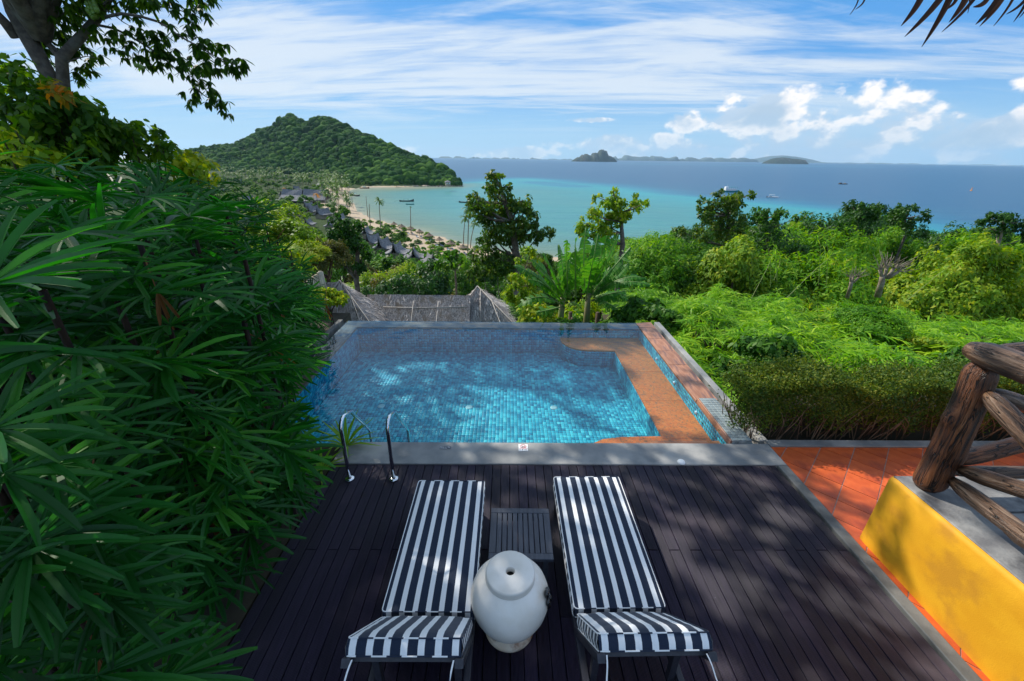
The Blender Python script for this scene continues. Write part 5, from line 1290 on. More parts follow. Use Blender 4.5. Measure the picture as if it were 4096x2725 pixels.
def lounger(xc, y0, yh, W, ang, rz, lab, tilt):
    """y0 far (foot) end, yh hinge; back rest rises towards the viewer"""
    t = empty('sun_lounger', (xc, (y0+yh)/2, 0), rz, lab, 'sun lounger', 'striped sun loungers on the timber deck')
    L1 = y0-yh; zs = .25; cy0 = L1/2
    def P(mb, name, m, **k): return mb.build(name, m, t, **k)
    for s in (-1, 1):
        P(MB().box(s*(W/2-.02)-.022, s*(W/2-.02)+.022, -cy0-.72, cy0, zs-.075, zs-.012, .004), 'side_rail', m_darkwood)
        for y in (cy0-.12, -cy0-.62): P(MB().box(s*(W/2-.035)-.03, s*(W/2-.035)+.03, y-.03, y+.03, 0, zs-.076, .003), 'leg', m_darkwood)
    for k in range(9):
        y = -cy0+.06+k*(L1-.1)/8; P(MB().box(-W/2+.01, W/2-.01, y-.03, y+.03, zs-.0115, zs-.001, .002), 'slat', m_darkwood)
    c = cushion(L1, W, .095, 'c').build('seat_cushion', None, t, loc=(0, 0, zs+.0), mats=[m_strx, m_stry]); smooth_by_angle(c, 50)
    for z in (.096, .004):
        o = piping(L1, W, z).build('piping', m_pipe, None, True); o.parent = c
    # back rest part
    Lb = .67; WB = W-.025; b = empty('backrest', (0, -cy0+.0, zs+.01)); b.parent = t; b.rotation_euler = (-ang, 0, 0)
    bc = cushion(Lb, WB, .082, 'b', .022).build('back_cushion', None, b, loc=(0, -Lb/2-.087, -.06), mats=[m_strx, m_stry]); smooth_by_angle(bc, 50)
    b2 = bc
    for z in (.083, .004):
        o = piping(Lb, WB, z).build('piping', m_pipe, None, True, loc=(0, -Lb/2-.087, -.06)); o.parent = b
    for s in (-1, 1): o = MB().box(s*(W/2-.02)-.022, s*(W/2-.02)+.022, -Lb-.10, -.05, -.105, -.062, .003).build('back_frame', m_darkwood, b)
    for k in range(5): MB().box(-W/2+.03, W/2-.03, -Lb-.06+k*.14, -Lb+k*.14, -.085, -.063, .002).build('back_slat', m_darkwood, b)
    # cotton ties at the head corners
    for s in (-1, 1):
        for k in range(1):
            mb = MB(); q = Vector((s*(W/2-.05), -Lb-.095, -.07)); pts_ = [q]; dx = s*(.02+.05*k)*(1 if RND.random() < .7 else -1); 
            for i in range(1, 6): pts_.append(q+Vector((dx*i/5, -.008*i-.01*sin(i), -.024*i)))
            vs = []; 
            for i, p_ in enumerate(pts_): vs += [p_+Vector((-.004, 0, .001*i)), p_+Vector((.004, .002, 0)), p_+Vector((0, .004, -.001))]
            fs = [(3*i+j, 3*i+(j+1) % 3, 3*i+3+(j+1) % 3, 3*i+3+j) for i in range(5) for j in range(3)]
            MB().add(vs, fs).build('tie', m_pipey if k else m_strx, b)
    P(MB().box(-W/2+.05, -W/2+.09, -cy0-.36, -cy0-.32, .17, .46), 'prop', m_darkwood); P(MB().box(W/2-.09, W/2-.05, -cy0-.36, -cy0-.32, .17, .46), 'prop', m_darkwood)
    return t
lounger(-.525, 3.09, 1.84, .630, radians(50), -.005, 'striped sun lounger on the left, nearer the pool ladder', 0)
lounger(.795, 3.15, 1.865, .635, radians(50), .012, 'striped sun lounger on the right, on the open side of the deck', 0)

# side table
tb = empty('side_table', (.125, 2.495, 0), -.01, 'square dark slatted timber table between the two striped loungers', 'table')
for s in (-1, 1):
    MB().box(-.255, .255, s*.228-.027, s*.228+.027, .325, .352, .003).build('frame_rail', m_tablewood, tb)
    MB().box(s*.228-.027, s*.228+.027, -.200, .200, .325, .352, .003).build('frame_rail', m_tablewood, tb)
    for q in (-1, 1): MB().box(s*.20-.02, s*.20+.02, q*.20-.02, q*.20+.02, 0, .3245, .003).build('leg', m_tablewood, tb)
for k in range(9):
    x = -.2+.4*(k+.5)/9; MB().box(x-.0185, x+.0185, -.200, .200, .330, .350, .002).build('slat', m_tablewood, tb)
for s in (-1, 1): MB().box(-.19, .19, s*.2-.01, s*.2+.01, .27, .3245, .002).build('apron', m_tablewood, tb)

# urn
ur = empty('ceramic_urn', (.035, 1.95, 0), 0, 'large round cream glazed clay urn with flat lid and small hole, between the loungers', 'urn')
prof = [(.0, .085), (.10, .085), (.150, .088), (.175, .11), (.205, .15), (.240, .21), (.266, .28), (.278, .345), (.275, .40), (.258, .455), (.230, .498), (.200, .528), (.183, .542), (.172, .550)]
MB().lathe(prof, 64).build('jar_body', m_urn, ur, True)
MB().lathe([(.165, .0), (.182, .004), (.186, .025), (.180, .05), (.160, .068), (.146, .086)], 56).build('foot', m_urnfoot, ur, True)
o = MB().lathe([(.172, .551), (.171, .575), (.1705, .590), (.166, .598), (.158, .601), (.10, .604), (.034, .605), (.031, .602), (.030, .575), (.030, .40)], 64).build('lid', m_urn, ur); smooth_by_angle(o, 60)
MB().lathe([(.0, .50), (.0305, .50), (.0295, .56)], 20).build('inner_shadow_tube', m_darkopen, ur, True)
mb = MB(); r = random.Random(4)
for k, (a, z, s) in enumerate([(-.05, .50, .036), (.09, .475, .034), (-.12, .445, .032), (.06, .42, .036), (-.06, .395, .034), (.0, .45, .03)]):
    R = .262 if z > .46 else .278; c = Vector((R*cos(a-.25), R*sin(a-.25), z-.02)); mb.add([tuple(c+Vector((q[0]*s*.55, q[1]*s*.75, q[2]*s))) for q in icosphere(3)[0]], [tuple(f) for f in icosphere(3)[1].tolist()])
mb.build('petal_ornament', m_black, ur, True)

# ------------------------------------------------------------------ planting near the camera
# clipped hedge behind the kerb
def hedge():
    t = empty('clipped_hedge', (5, 4.7, -.3), 0, 'clipped small-leaved hedge with bare twigs at its foot along the garden kerb', 'hedge')
    n = 70000; x = 2.95+5.6*rng.random(n)**1.15; r = rng.random(n)
    top = .70+.05*np.sin(x*2.3)+.04*np.sin(x*5.1+1)+.03*np.sin(x*11)+rng.exponential(.05, n)
    face = rng.random(n) < .45
    y = np.where(face, 4.24+rng.exponential(.07, n)+.10*np.clip((.35-r), 0, 1)*3, rng.uniform(4.26, 4.86, n))
    z = np.where(face, top*(r**.75), top-rng.exponential(.06, n))
    rnd_ = np.clip((3.35-x)/.45, 0, 1); y = np.maximum(y, 4.24+rnd_**2*.30*rng.random(n)); z = z*(1-.25*rnd_**2); x = x-np.where(x < 3.2, rng.exponential(.05, n), 0)
    y += .05*np.sin(x*7+z*6); keep = (z > .02) & (rng.random(n) < np.where(z < .32, .25+z*1.2, 1)); x, y, z = x[keep], y[keep], z[keep]; n = len(x)
    P = np.column_stack([x-5, y-4.7, z+.3]); Nr = nrmz(np.column_stack([rng.normal(size=n)*.6, -np.where(z < .7, .8, .2)+rng.normal(size=n)*.5, .6+rng.normal(size=n)*.5]))
    V, Fc = leaves(P, rng.normal(size=(n, 3)), Nr, rng.uniform(.026, .052, n), rng.uniform(.013, .022, n)); o = ob('foliage', meshnp('foliage', V, Fc), m_hedge, t); o['kind'] = 'stuff'
    mb = MB(); r = random.Random(3)
    for k in range(420):
        x0 = r.uniform(2.98, 8.4); b = Vector((x0-5, r.uniform(4.26, 4.8)-4.7, .2)); a = r.uniform(-1, 1); p1 = b+Vector((a*.18, r.uniform(-.12, .05), r.uniform(.25, .4))); p2 = p1+Vector((a*.2+r.uniform(-.1, .1), r.uniform(-.1, .06), r.uniform(.12, .35)))
        mb.tube([b, p1, p2], [.007, .005, .002], 4, False)
    o = mb.build('twigs', m_twig, t); o['kind'] = 'stuff'
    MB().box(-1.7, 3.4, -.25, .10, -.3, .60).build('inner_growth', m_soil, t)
hedge()
# bright bamboo grass on the bank to the right
def bank_h(x, y):
    return -.50-.085*(y-6)*np.clip((y-5)/2, 0, 1)-.030*np.maximum(0, y-10)**1.5-.10*np.maximum(0, x-7.5)+.14*np.exp(-((x-5.5)/2.5)**2)+.25*np.sin(x*1.3+y*.7)+.20*np.sin(x*2.9-y*1.9)+.10*np.sin(x*5.1+y*4.3)+.06*np.sin(x*9.3-y*7.1)
m_rib0 = M('green_shoot', (.14, .20, .04), (.22, .26, .06), 5, .5)
def bamboo():
    m = 15000; y = 4.95+(rng.random(m)**1.1)*9.7; x = 3.45+rng.random(m)*(y*1.28+1.0)
    h_ = bank_h(x, y); edge = np.clip((x-3.40)/.5, 0, 1)
    cl = np.sin(x*5+np.sin(y*4)*2)*np.sin(y*4.6+np.sin(x*3.3)*2)+.5*np.sin(x*11+y*2)*np.sin(y*12-x*3)     # clumps and hollows
    keep = (cl > -.35) | (rng.random(m) < .22); x, y, h_, cl, edge = x[keep], y[keep], h_[keep], cl[keep], edge[keep]; m = len(x)
    z = h_-rng.exponential(.10, m)+cl*.11-.25*(1-edge)+np.where(rng.random(m) < .05, rng.uniform(.05, .35, m), 0)
    az = rng.uniform(0, 2*pi, m); lean = np.column_stack([np.cos(az), np.sin(az)-.25, rng.uniform(-.25, .55, m)]); k = 9      # each spray: nine blades along a drooping twig
    t_ = np.tile(np.linspace(0, 1, k), m); L0 = np.repeat(lean, k, 0); P = np.repeat(np.column_stack([x, y, z]), k, 0)+L0*(t_*.30)[:, None]-np.array([0, 0, 1])*(t_**2*.10)[:, None]
    n = m*k; side = np.tile(np.where(np.arange(k) % 2 == 0, 1., -1.), m)[:, None]; sd = nrmz(np.cross(L0, [0, 0, 1]))
    Dr = L0*.9+sd*side*.8+rng.normal(size=(n, 3))*.28+np.array([0, 0, -.12]); Nr = np.array([0, -.12, 1.])+rng.normal(size=(n, 3))*.38
    V, Fc = leaves(P, Dr, Nr, rng.uniform(.13, .30, n), rng.uniform(.022, .046, n), 'blade', .40)
    tag(ob('bamboo_groundcover', meshnp('bamboo_groundcover', V, Fc), m_bamboo), 'bright green bamboo leaves spilling over the bank right of the pool', 'bamboo', kind='stuff')
    # the earth under it
    xs = np.linspace(3.32, 24, 90); ys_ = np.linspace(4.3, 15.5, 60); X, Y = np.meshgrid(xs, ys_, indexing='ij'); Z = bank_h(X, Y)-.38-.25*(Y < 5.3)-.3*(X < 3.6)-np.maximum(0, Y-13.5)*.8
    i, j = np.meshgrid(np.arange(89), np.arange(59), indexing='ij'); a = (i*60+j).ravel()
    o = ob('garden_bank', meshnp('garden_bank', np.stack([X, Y, Z], -1).reshape(-1, 3), np.stack([a, a+60, a+61, a+1], -1), True), m_soil); o['kind'] = 'structure'
    # long bare shoots standing out of the mass
    for k, (bp, tp, D) in enumerate([((600, 1330), (560, 1000), 12), ((640, 1300), (600, 985), 12.5), ((900, 1320), (885, 900), 11), ((950, 1320), (930, 930), 11.5), ((700, 1400), (1000, 1120), 9), ((1450, 1420), (1790, 1150), 9.5), ((480, 1400), (640, 1080), 10), ((620, 1290), (660, 1130), 12)]):
        b, tt = A(*r4(*bp), D), A(*r4(*tp), D+.3); mid = b.lerp(tt, .5)+Vector((.05, 0, .12)); t = empty('bamboo_shoot', tuple(b), 0, 'thin %s bamboo shoot rising above the bank, number %s from the left of its kind' % (['upright', 'bent'][k in (4, 5)], ''), 'bamboo shoot', 'thin bamboo shoots above the bank')
        t['label'] = ['thin upright bamboo shoot left of the bare pollarded tree', 'second thin bamboo shoot left of the bare pollarded tree', 'tall thin bamboo shoot against the dark tree behind the bank', 'tall thin bamboo shoot nearest the bare pollarded tree on its left', 'bent bamboo shoot slanting up to the right below the dark trees', 'bent bamboo shoot slanting right above the pollarded tree foot', 'slanting bamboo shoot at the left part of the bank', 'short bamboo shoot among feathery trees'][k]
        MB().tube([b-b, mid-b, tt-b], [.007, .006, .002], 5, False).build('stem', m_rib0, t); n = 26; q = rng.uniform(.25, 1, n); P = np.array([tuple((b-b).lerp(tt-b, s)) for s in q])+np.array([0, 0, .04])
        V, Fc = leaves(P, rng.normal(size=(n, 3))*np.array([1, .6, .5])+np.array([0, 0, -.5]), rng.normal(size=(n, 3))+np.array([0, -.6, .8]), rng.uniform(.12, .24, n), .018, 'blade', .3); ob('leaves', meshnp('leaves', V, Fc), m_bamboo, t)
bamboo()
for k in range(14):
    r_ = random.Random(200+k); y = r_.uniform(7.2, 13.5); x = 3.75+r_.random()**1.4*(y*1.0); R = r_.uniform(.35, .75)*(.75+y/20); z = float(bank_h(np.array([x]), np.array([y]))[0])
    tone = k % 3
    tree(x, y, z+R*r_.uniform(.45, .8), R, ('big0', 'broad2', 'big1')[tone], (m_leafmid, m_leaffeather, m_leafyel)[tone], ('dark broad-leaved shrub half sunk in the bamboo bank', 'small rounded shrub half sunk in the bamboo bank', 'yellow-green broad-leaved shrub half sunk in the bamboo bank')[tone], 'shrub', 'shrubs on the bamboo bank', name='bank_shrub', base=z-.4)
# bare pollarded tree
def pollard(px, py, D, s, lab, n, seed):
    b = A(*r4(px, py+70*s), D); t = empty('pollarded_tree', tuple(b), 0, lab, 'tree'); r = random.Random(seed); u_ = D/F*.6377*s*1.08
    m_pol = m_pale_bark
    MB().tube([(0, 0, -.3), (-.05*s, 0, 75*u_*.6), (-20*u_, 0, 75*u_)], [17*u_, 15*u_, 12*u_], 8).build('trunk', m_pol, t, True)
    for k, (ax, az_) in enumerate(((-38, 110), (-5, 120), (35, 118), (58, 105))):
        if k >= n//9+1: break
        st = Vector((ax*.35*u_, 0, 62*u_)); kn = Vector((ax*u_, r.uniform(-10, 10)*u_, az_*u_)); MB().tube([st, st.lerp(kn, .6), kn], [10*u_, 9*u_, 10*u_], 7).build('limb', m_pol, t, True)
        mb = MB()
        for _ in range(9):
            a = r.uniform(-.9, .9)+ax*.008; e = kn+Vector((sin(a), r.uniform(-.5, .5), cos(a)*.9))*r.uniform(60, 120)*u_; mb.tube([kn, kn.lerp(e, .5)+Vector((r.uniform(-6, 6)*u_, 0, 0)), e], [2.6*u_, 2.0*u_, 1.0*u_], 5, False)
        mb.build('bare_shoots', m_pol, t)
pollard(1290, 1270, 13.5, 1.0, 'bare pollarded tree with pale pinkish knuckles and leafless shoots on the bank', 36, 2)
pollard(1100, 1300, 13.0, .62, 'smaller cut-back shrub of leafless shoots left of the pollarded tree', 20, 5)

# thatched roof of the villa just below the pool
def villa():
    P1, P0 = A(*r3(366, 1308), 12.6), A(*r2(900, 1428), 11.6)
    t = empty('villa_roof', (P0.x/2+P1.x/2, 12.2, -3.4), 0, 'grey thatched villa roof with two peaks and pale cane battens just beyond the pool', 'roof')
    off = Vector(t.location); YR = 12.3; zr = -.70
    A1 = A(1590, 1176, 12.35); B1 = A(1885, 1172, 12.55); zr = A1.z
    mb = MB(); tris = []
    def quad(a, b, c, d, nu=8, nv=8, sag=.0):
        a, b, c, d = map(Vector, (a, b, c, d)); vs = []
        for i in range(nu+1):
            for j in range(nv+1):
                s, q = i/nu, j/nv; p = a.lerp(b, s).lerp(d.lerp(c, s), q); p.z -= sag*sin(pi*q)+.02*RND.random(); vs.append(p-off)
        mb.add(vs, [(i*(nv+1)+j, i*(nv+1)+j+1, (i+1)*(nv+1)+j+1, (i+1)*(nv+1)+j) for i in range(nu) for j in range(nv)])
        tris.append((a, b, c, d))
    ez = zr-2.3
    # main ridge, front and back slope
    xa, xb_ = P0.x+.5, P1.x-.2
    quad((xa, YR, zr), (xb_, YR, zr), (xb_, YR-2.5, ez), (xa, YR-2.5, ez), 14, 10, .18); quad((xb_, YR, zr), (xa, YR, zr), (xa, YR+2.6, ez), (xb_, YR+2.6, ez), 14, 10, .18)
    def pyr(P, w, l1, l2, l0=None):
        c = [(P.x-(l0 or l1), P.y-w, P.z-2.6), (P.x+l2, P.y-w, P.z-2.6), (P.x+l2, P.y+w, P.z-2.6), (P.x-(l0 or l1), P.y+w, P.z-2.6)]
        for k in range(4): quad(P, P, c[(k+1) % 4], c[k], 10, 10, .22)
        return c
    c1 = pyr(P1, 2.6, 2.5, 3.6); c0 = pyr(P0, 2.3, 2.2, 2.9)
    quad((P0.x-2.8, P0.y+.1, P0.z-.12), (P0.x, P0.y+.1, P0.z-.02), (P0.x, P0.y-2.4, P0.z-2.4), (P0.x-2.8, P0.y-2.4, P0.z-2.4), 8, 8, .15)
    o = mb.build('thatch', m_thatch, t, True)
    # loose straw lying down the slopes
    V_, F_ = [], []; base = 0
    for a, b, c, d in tris:
        n = int(1500*max(.4, (Vector(c)-Vector(d)).length/3)); s = rng.random(n); q = rng.random(n)**.7; a_, b_, c_, d_ = map(np.array, (a, b, c, d))
        P = (a_+(b_-a_)*s[:, None])*(1-q[:, None])+(d_+(c_-d_)*s[:, None])*q[:, None]; P = P-np.array(off)+np.array([0, 0, .02]); P[:, 2] -= .17*np.sin(pi*q)
        dn = nrmz((d_+c_)/2-(a_+b_)/2)[None]+rng.normal(size=(n, 3))*.16; nn = np.cross(np.array(c)-np.array(d), nrmz((d_+c_)/2-(a_+b_)/2)); nn = nn*(1 if nn[2] > 0 else -1)
        V, Fc = leaves(P, dn, nn[None]+rng.normal(size=(n, 3))*.2, rng.uniform(.10, .30, n), rng.uniform(.008, .018, n), 'rhomb', -.12); V_.append(V); F_.append(Fc+base); base += len(V)
    o = ob('loose_straw', meshnp('loose_straw', np.concatenate(V_), np.concatenate(F_)), M('straw', (.26, .23, .22), (.66, .60, .56), 3, .9), t); o['kind'] = 'stuff'
    m_pole = M('weathered_cane_batten', (.26, .24, .22), (.36, .34, .32), 6, .7)
    def pole(pts, r=.022): MB().tube([Vector(p)-off for p in pts], r*.72, 7).build('cane_batten', m_pole, t, True)
    up = Vector((0, 0, .05)); lz = .12
    yb = YR-.35; zb = zr-.33
    pole([(xa+.55, yb, zb+.03), ((xa+xb_)/2, yb, zb+.01), (xb_-.1, yb, zb+.06)], .028)
    for x in (A(1650, 1190, 12).x, A(1750, 1190, 12).x): pole([(x, YR-.2, zr-.14), (x-.03, YR-1.0, zr-1.0), (x-.06, YR-2.1, zr-2.05)], .02)
    for P, c in ((P1, c1), (P0, c0)):
        for k in (0, 1): e = Vector(c[k]); m1 = P.lerp(e, .5); pole([P+up, m1+Vector((0, 0, -.12)), P.lerp(e, .95)+up], .026)
        e = Vector((P.x+(.25 if P is P1 else -.05), c[0][1], c[0][2])); pole([P+up+Vector((.1, -.1, -.05)), P.lerp(e, .5)+Vector((0, 0, -.14)), P.lerp(e, .9)+up], .02)
        e = Vector((P.x+1.9, c[0][1], c[0][2])); pole([P.lerp(Vector(c[1]), .12)+up, P.lerp(e, .6)+Vector((0, 0, -.10)), P.lerp(e, .9)+up], .018)
    pole([(P0.x-2.4, P0.y-.35, P0.z-.32), (P0.x+.3, P0.y-.4, P0.z-.36)], .026)
    MB().box(P0.x-1.4-off.x, P1.x+1.8-off.x, -1.5, 1.5, -3, .2).build('wall', m_wallfar, t)
villa()
# cane screen left of the roof
t = empty('cane_screen', tuple(A(1270, 1300, 9.3)), 0, 'short screen of upright pale bamboo canes between the fan palms and the thatched roof', 'screen'); off = Vector(t.location)
for k, (tx, ty, bx) in enumerate([(628, 1425, 672), (648, 1402, 690), (664, 1395, 705), (682, 1390, 722), (700, 1375, 740), (716, 1368, 755), (732, 1352, 775), (744, 1342, 790), (756, 1348, 803), (640, 1410, 680), (690, 1382, 731), (725, 1360, 765)]):
    D = 9.3+.02*k; a, b = A(*r2(tx, ty), D), A(*r2(bx+8, 1600), D-.1); MB().tube([b-off, a.lerp(b, .5)-off, a-off], .034*RND.uniform(.85, 1.1), 10).build('bamboo_cane', m_cane, t, True)

# banana plants
def banana_leaf(b, m, tp, W, torn, seed):
    """broad leaf on a curved midrib, torn along the side veins"""
    r = random.Random(seed); mb = MB(); n = 34
    def bez(s): return b*(1-s)**2+m*2*s*(1-s)+tp*s*s
    for side in (-1, 1):
        prev = None; drop = r.uniform(.15, .5)
        for i in range(n):
            s0, s1_ = .14+.86*i/n, .14+.86*(i+1)/n; p0, p1 = bez(s0), bez(s1_); d = (p1-p0).normalized()
            up = Vector((0, -.35, 1)); sd = d.cross(up).normalized()*side; nn = sd.cross(d)*side
            if torn and r.random() < .42: drop = r.uniform(.05, 1.5)
            w0 = W*.5*sin(pi*min(1, (.06+.94*(i/n))**.75*.98))**.55; w1 = W*.5*sin(pi*min(1, (.06+.94*((i+1)/n))**.75*.98))**.55
            gap = .30 if (torn and r.random() < .5) else 0
            def edge(p, w, f): return p+sd*w*f*cos(drop*f)+Vector((0, 0, -1))*w*f*math.sin(drop*f)*.9+nn*(.10*w*f)
            q1 = p1.lerp(p0, gap)
            mb.add([p0, p1, edge(q1+d*w1*.12, w1, .55), edge(p0+d*w0*.12, w0, .55), edge(q1+d*w1*.3, w1, 1.), edge(p0+d*w0*.3, w0, 1.)], [(0, 1, 2, 3), (3, 2, 4, 5)])
    rib = MB(); rib.tube([bez(i/12) for i in range(13)], [.024*(1-.8*i/12) for i in range(13)], 6); return mb, rib
m_rib = M('pale_midrib', (.16, .26, .06), (.22, .32, .08), 5, .5)
ban = {0: empty('banana_plant', tuple(A(*r3(930, 1560), 11.2)), 0, 'left banana plant with many torn leaves, just beyond the pool corner', 'banana plant', 'banana plants'), 1: empty('banana_plant', tuple(A(*r3(1130, 1580), 11.8)), 0, 'right banana plant with tall broad upright leaves beyond the pool', 'banana plant', 'banana plants')}
for k, (sx, sy, tx, ty) in {0: (930, 1560, 960, 1380), 1: (1130, 1580, 1140, 1330)}.items():
    o0 = ban[k].location; D = 11.2 if k == 0 else 11.8; b = A(sx*.5739+1700, sy*.5739+400, D)+Vector((0, 0, -1.6)); e = A(tx*.5739+1700, ty*.5739+400, D); MB().tube([b-o0, b.lerp(e, .6)-o0, e-o0], [.13, .11, .07], 10).build('pseudostem', M('banana_stem', (.10, .14, .03), (.16, .13, .05), 4, .6), ban[k], True)
    for dx in (-.45, .4): q = b+Vector((dx, .3, 0)); MB().tube([q-o0, q.lerp(e+Vector((dx, .3, -.3)), .8)-o0], [.10, .06], 9).build('pseudostem', m_trunk, ban[k], True)
BL = [(1, (1120, 1350), (1090, 1100), (1122, 885), .42, 1), (0, (1050, 1370), (1045, 1150), (1050, 962), .36, 1), (1, (1140, 1340), (1165, 1130), (1207, 930), .58, 0), (1, (1150, 1340), (1215, 1140), (1268, 945), .56, 0), (1, (1155, 1340), (1260, 1150), (1348, 930), .55, 0), (1, (1165, 1340), (1330, 1150), (1435, 1025), .5, 1),
 (0, (990, 1380), (965, 1170), (930, 1008), .42, 1), (0, (1000, 1380), (985, 1160), (988, 975), .42, 1), (0, (970, 1380), (900, 1190), (822, 1060), .44, 1), (0, (960, 1390), (870, 1200), (742, 1110), .46, 1), (0, (950, 1400), (800, 1215), (625, 1150), .44, 1), (0, (940, 1420), (790, 1320), (652, 1432), .40, 1),
 (1, (1170, 1360), (1300, 1260), (1420, 1135), .44, 1), (1, (1170, 1380), (1330, 1200), (1540, 1240), .36, 1), (1, (1175, 1370), (1350, 1215), (1570, 1290), .34, 1), (1, (1175, 1380), (1360, 1285), (1515, 1455), .42, 1), (1, (1170, 1400), (1290, 1380), (1430, 1545), .42, 1), (0, (950, 1440), (860, 1470), (735, 1485), .40, 0),
 (1, (1120, 1400), (1155, 1180), (1188, 1050), .40, 0), (0, (1000, 1420), (1040, 1400), (1085, 1440), .34, 1), (0, (1010, 1380), (1000, 1180), (1035, 1085), .40, 1), (0, (980, 1400), (890, 1260), (800, 1190), .44, 1), (1, (1130, 1380), (1100, 1240), (1075, 1130), .44, 1), (1, (1180, 1400), (1330, 1340), (1500, 1375), .36, 1),
 (0, (960, 1400), (1000, 1250), (1010, 1110), .44, 1), (0, (940, 1400), (850, 1260), (720, 1250), .4, 1), (1, (1150, 1380), (1240, 1260), (1290, 1160), .44, 1), (1, (1160, 1400), (1250, 1350), (1400, 1330), .4, 1), (0, (975, 1450), (930, 1360), (900, 1345), .2, 0)]
for i, (k, b, m, tp, W, torn) in enumerate(BL):
    D = 11.2 if k == 0 else 11.8; r = random.Random(i); dd = r.uniform(-1.2, .5); o0 = ban[k].location
    b3 = A(*r3(*b), D)-o0; m3 = A(*r3(*m), D+dd*.5-.3)-o0; t3 = A(*r3(*tp), D+dd)-o0; m3 = m3*2-(b3+t3)*.5 if False else m3
    lf, rb = banana_leaf(b3, m3, t3, W*1.15, 1, i); o = lf.build('banana_leaf', m_banana, ban[k]); rb.build('midrib', m_rib, o, True)
# undergrowth around the banana and roof
for k, (px, py, D, R, mt, pn) in enumerate([(1250, 1600, 10.5, .8, m_leafmid, 'big0'), (800, 1480, 11.2, .8, m_leafyel, 'big1'), (1010, 1560, 10.6, .6, m_leafmid, 'big0'), (1420, 1560, 11.5, .9, m_leafmid, 'broad0'), (1500, 1480, 13, 1.0, m_leafdark, 'broad1'), (1560, 1380, 13.5, .9, m_leaffeather, 'feather0'), (640, 1500, 13, .9, m_leafmid, 'broad2'), (1640, 1480, 10.0, .7, m_leafmid, 'big1'), (1560, 1570, 9.6, .45, m_leaffeather, 'big0'), (1420, 1400, 14, 1.1, m_leafmid, 'broad3')]):
    p = A(*r3(px, py), D); tree(p.x, p.y, p.z+R*.3, R, pn, mt, ['leafy bush under the middle of the banana plants', 'yellow-green bush at the foot of the left banana plant', 'small broad-leaved bush between the two banana stems', 'green bush right of the banana plants', 'dark bush behind the right banana leaves', 'feathery bush behind the drooping banana leaf tips', 'green bush right behind the thatched roof edge', 'broad-leaved bush at the left end of the bamboo bank', 'low plant beside the far right pool corner', 'green bush on the slope right of the banana plants'][k], 'bush', 'bushes around the banana plants', name='leafy_bush')
for k, (px, py, D, R, mt, pn, lab) in enumerate([(330, 560, 9.0, .42, m_leafyel, 'big1', 'bright yellow-green bush over the left edge of the roof')]):
    p = A(*r2(px+470, py+960), D); tree(p.x, p.y, p.z+R*.3, R, pn, mt, lab, 'bush', name='leafy_bush')

# ------------------------------------------------------------------ lady palms on the left
sil = np.array([(-80, 330), (0, 345), (120, 350), (230, 340), (300, 335), (380, 385), (470, 380), (525, 395), (560, 430), (605, 445), (600, 500), (640, 560), (680, 600), (720, 640), (745, 680), (765, 705), (778, 740), (768, 800), (752, 870), (735, 930), (760, 985), (790, 1050), (795, 1100), (762, 1150), (745, 1200), (720, 1260), (680, 1330), (640, 1380), (650, 1420), (610, 1480), (600, 1540), (585, 1600), (560, 1800), (-500, 1900), (-500, 300)], float)*1.7379
def frond_mesh(seed, nb, L, spread, dead=False):
    r = random.Random(seed); mb = MB(); pl_ = .28; tau = r.uniform(.35, .80) if not dead else .3; ct, st = cos(tau), sin(tau)
    mb.tube([(0, 0, 0), (pl_*.5, 0, .02), (pl_, 0, 0)], [.006, .005, .004], 5, False)
    for k in range(nb):
        f = (k+.5)/nb*2-1; a = f*spread+r.uniform(-.07, .07); ll = L*(1-.25*abs(f)**1.5)*r.uniform(.85, 1.08); w = r.choice((.026, .032, .038, .044))*(1-.15*abs(f))*(L/.42)**.3
        rise = r.uniform(.08, .42); drp = r.uniform(.10, .48); seg = 6
        def tilt(v): return Vector((v.x*ct+v.z*st, v.y, -v.x*st+v.z*ct))
        d = tilt(Vector((cos(a)*cos(rise), sin(a)*cos(rise), sin(rise)))); sd = tilt(Vector((-sin(a), cos(a), 0))); up = d.cross(sd); p_ = Vector((pl_, 0, 0)); prev = []
        for i in range(seg+1):
            s = i/seg; dn = (d-up*0+Vector((0, 0, -drp*s*s*1.3))).normalized(); ww = w*.5*(min(1, .22+s*2.6))*(1 if s < .75 else (1-(s-.75)*2.3)); u2 = dn.cross(sd)
            prev += [p_-sd*ww+u2*ww*.45, p_-u2*ww*.25, p_+sd*ww+u2*ww*.45]; p_ = p_+dn*ll/seg
        fs = []
        for i in range(seg):
            b = i*3; fs += [(b, b+1, b+4, b+3), (b+1, b+2, b+5, b+4)]
        mb.add(prev, fs)
    me = meshnp('fan_frond', mb.v, mb.f); me.polygons.foreach_set('use_smooth', [False]*len(me.polygons)); return me
fr_me = [frond_mesh(i, [12, 13, 10, 14, 9, 12, 11, 8][i], [.38, .42, .36, .44, .40, .34, .40, .32][i], [2.5, 2.2, 2.0, 2.6, 1.8, 2.3, 1.7, 1.5][i]) for i in range(8)]
for q in fr_me: q.materials.append(m_fanpalm)
dead_me = [frond_mesh(30+i, 3, .34, .35) for i in range(2)]
for q in dead_me: q.materials.append(m_deadleaf)
def in_sil(x, y, P=sil): return bool(inside(np.array([[x, y]]), P)[0])
cane_proto = MB().tube([(0, 0, 0), (.01, 0, .33), (-.01, .01, .66), (0, 0, 1)], .016, 7, False); cane_me = meshnp('cane_stem', cane_proto.v, cane_proto.f, True); cane_me.materials.append(m_fibre)
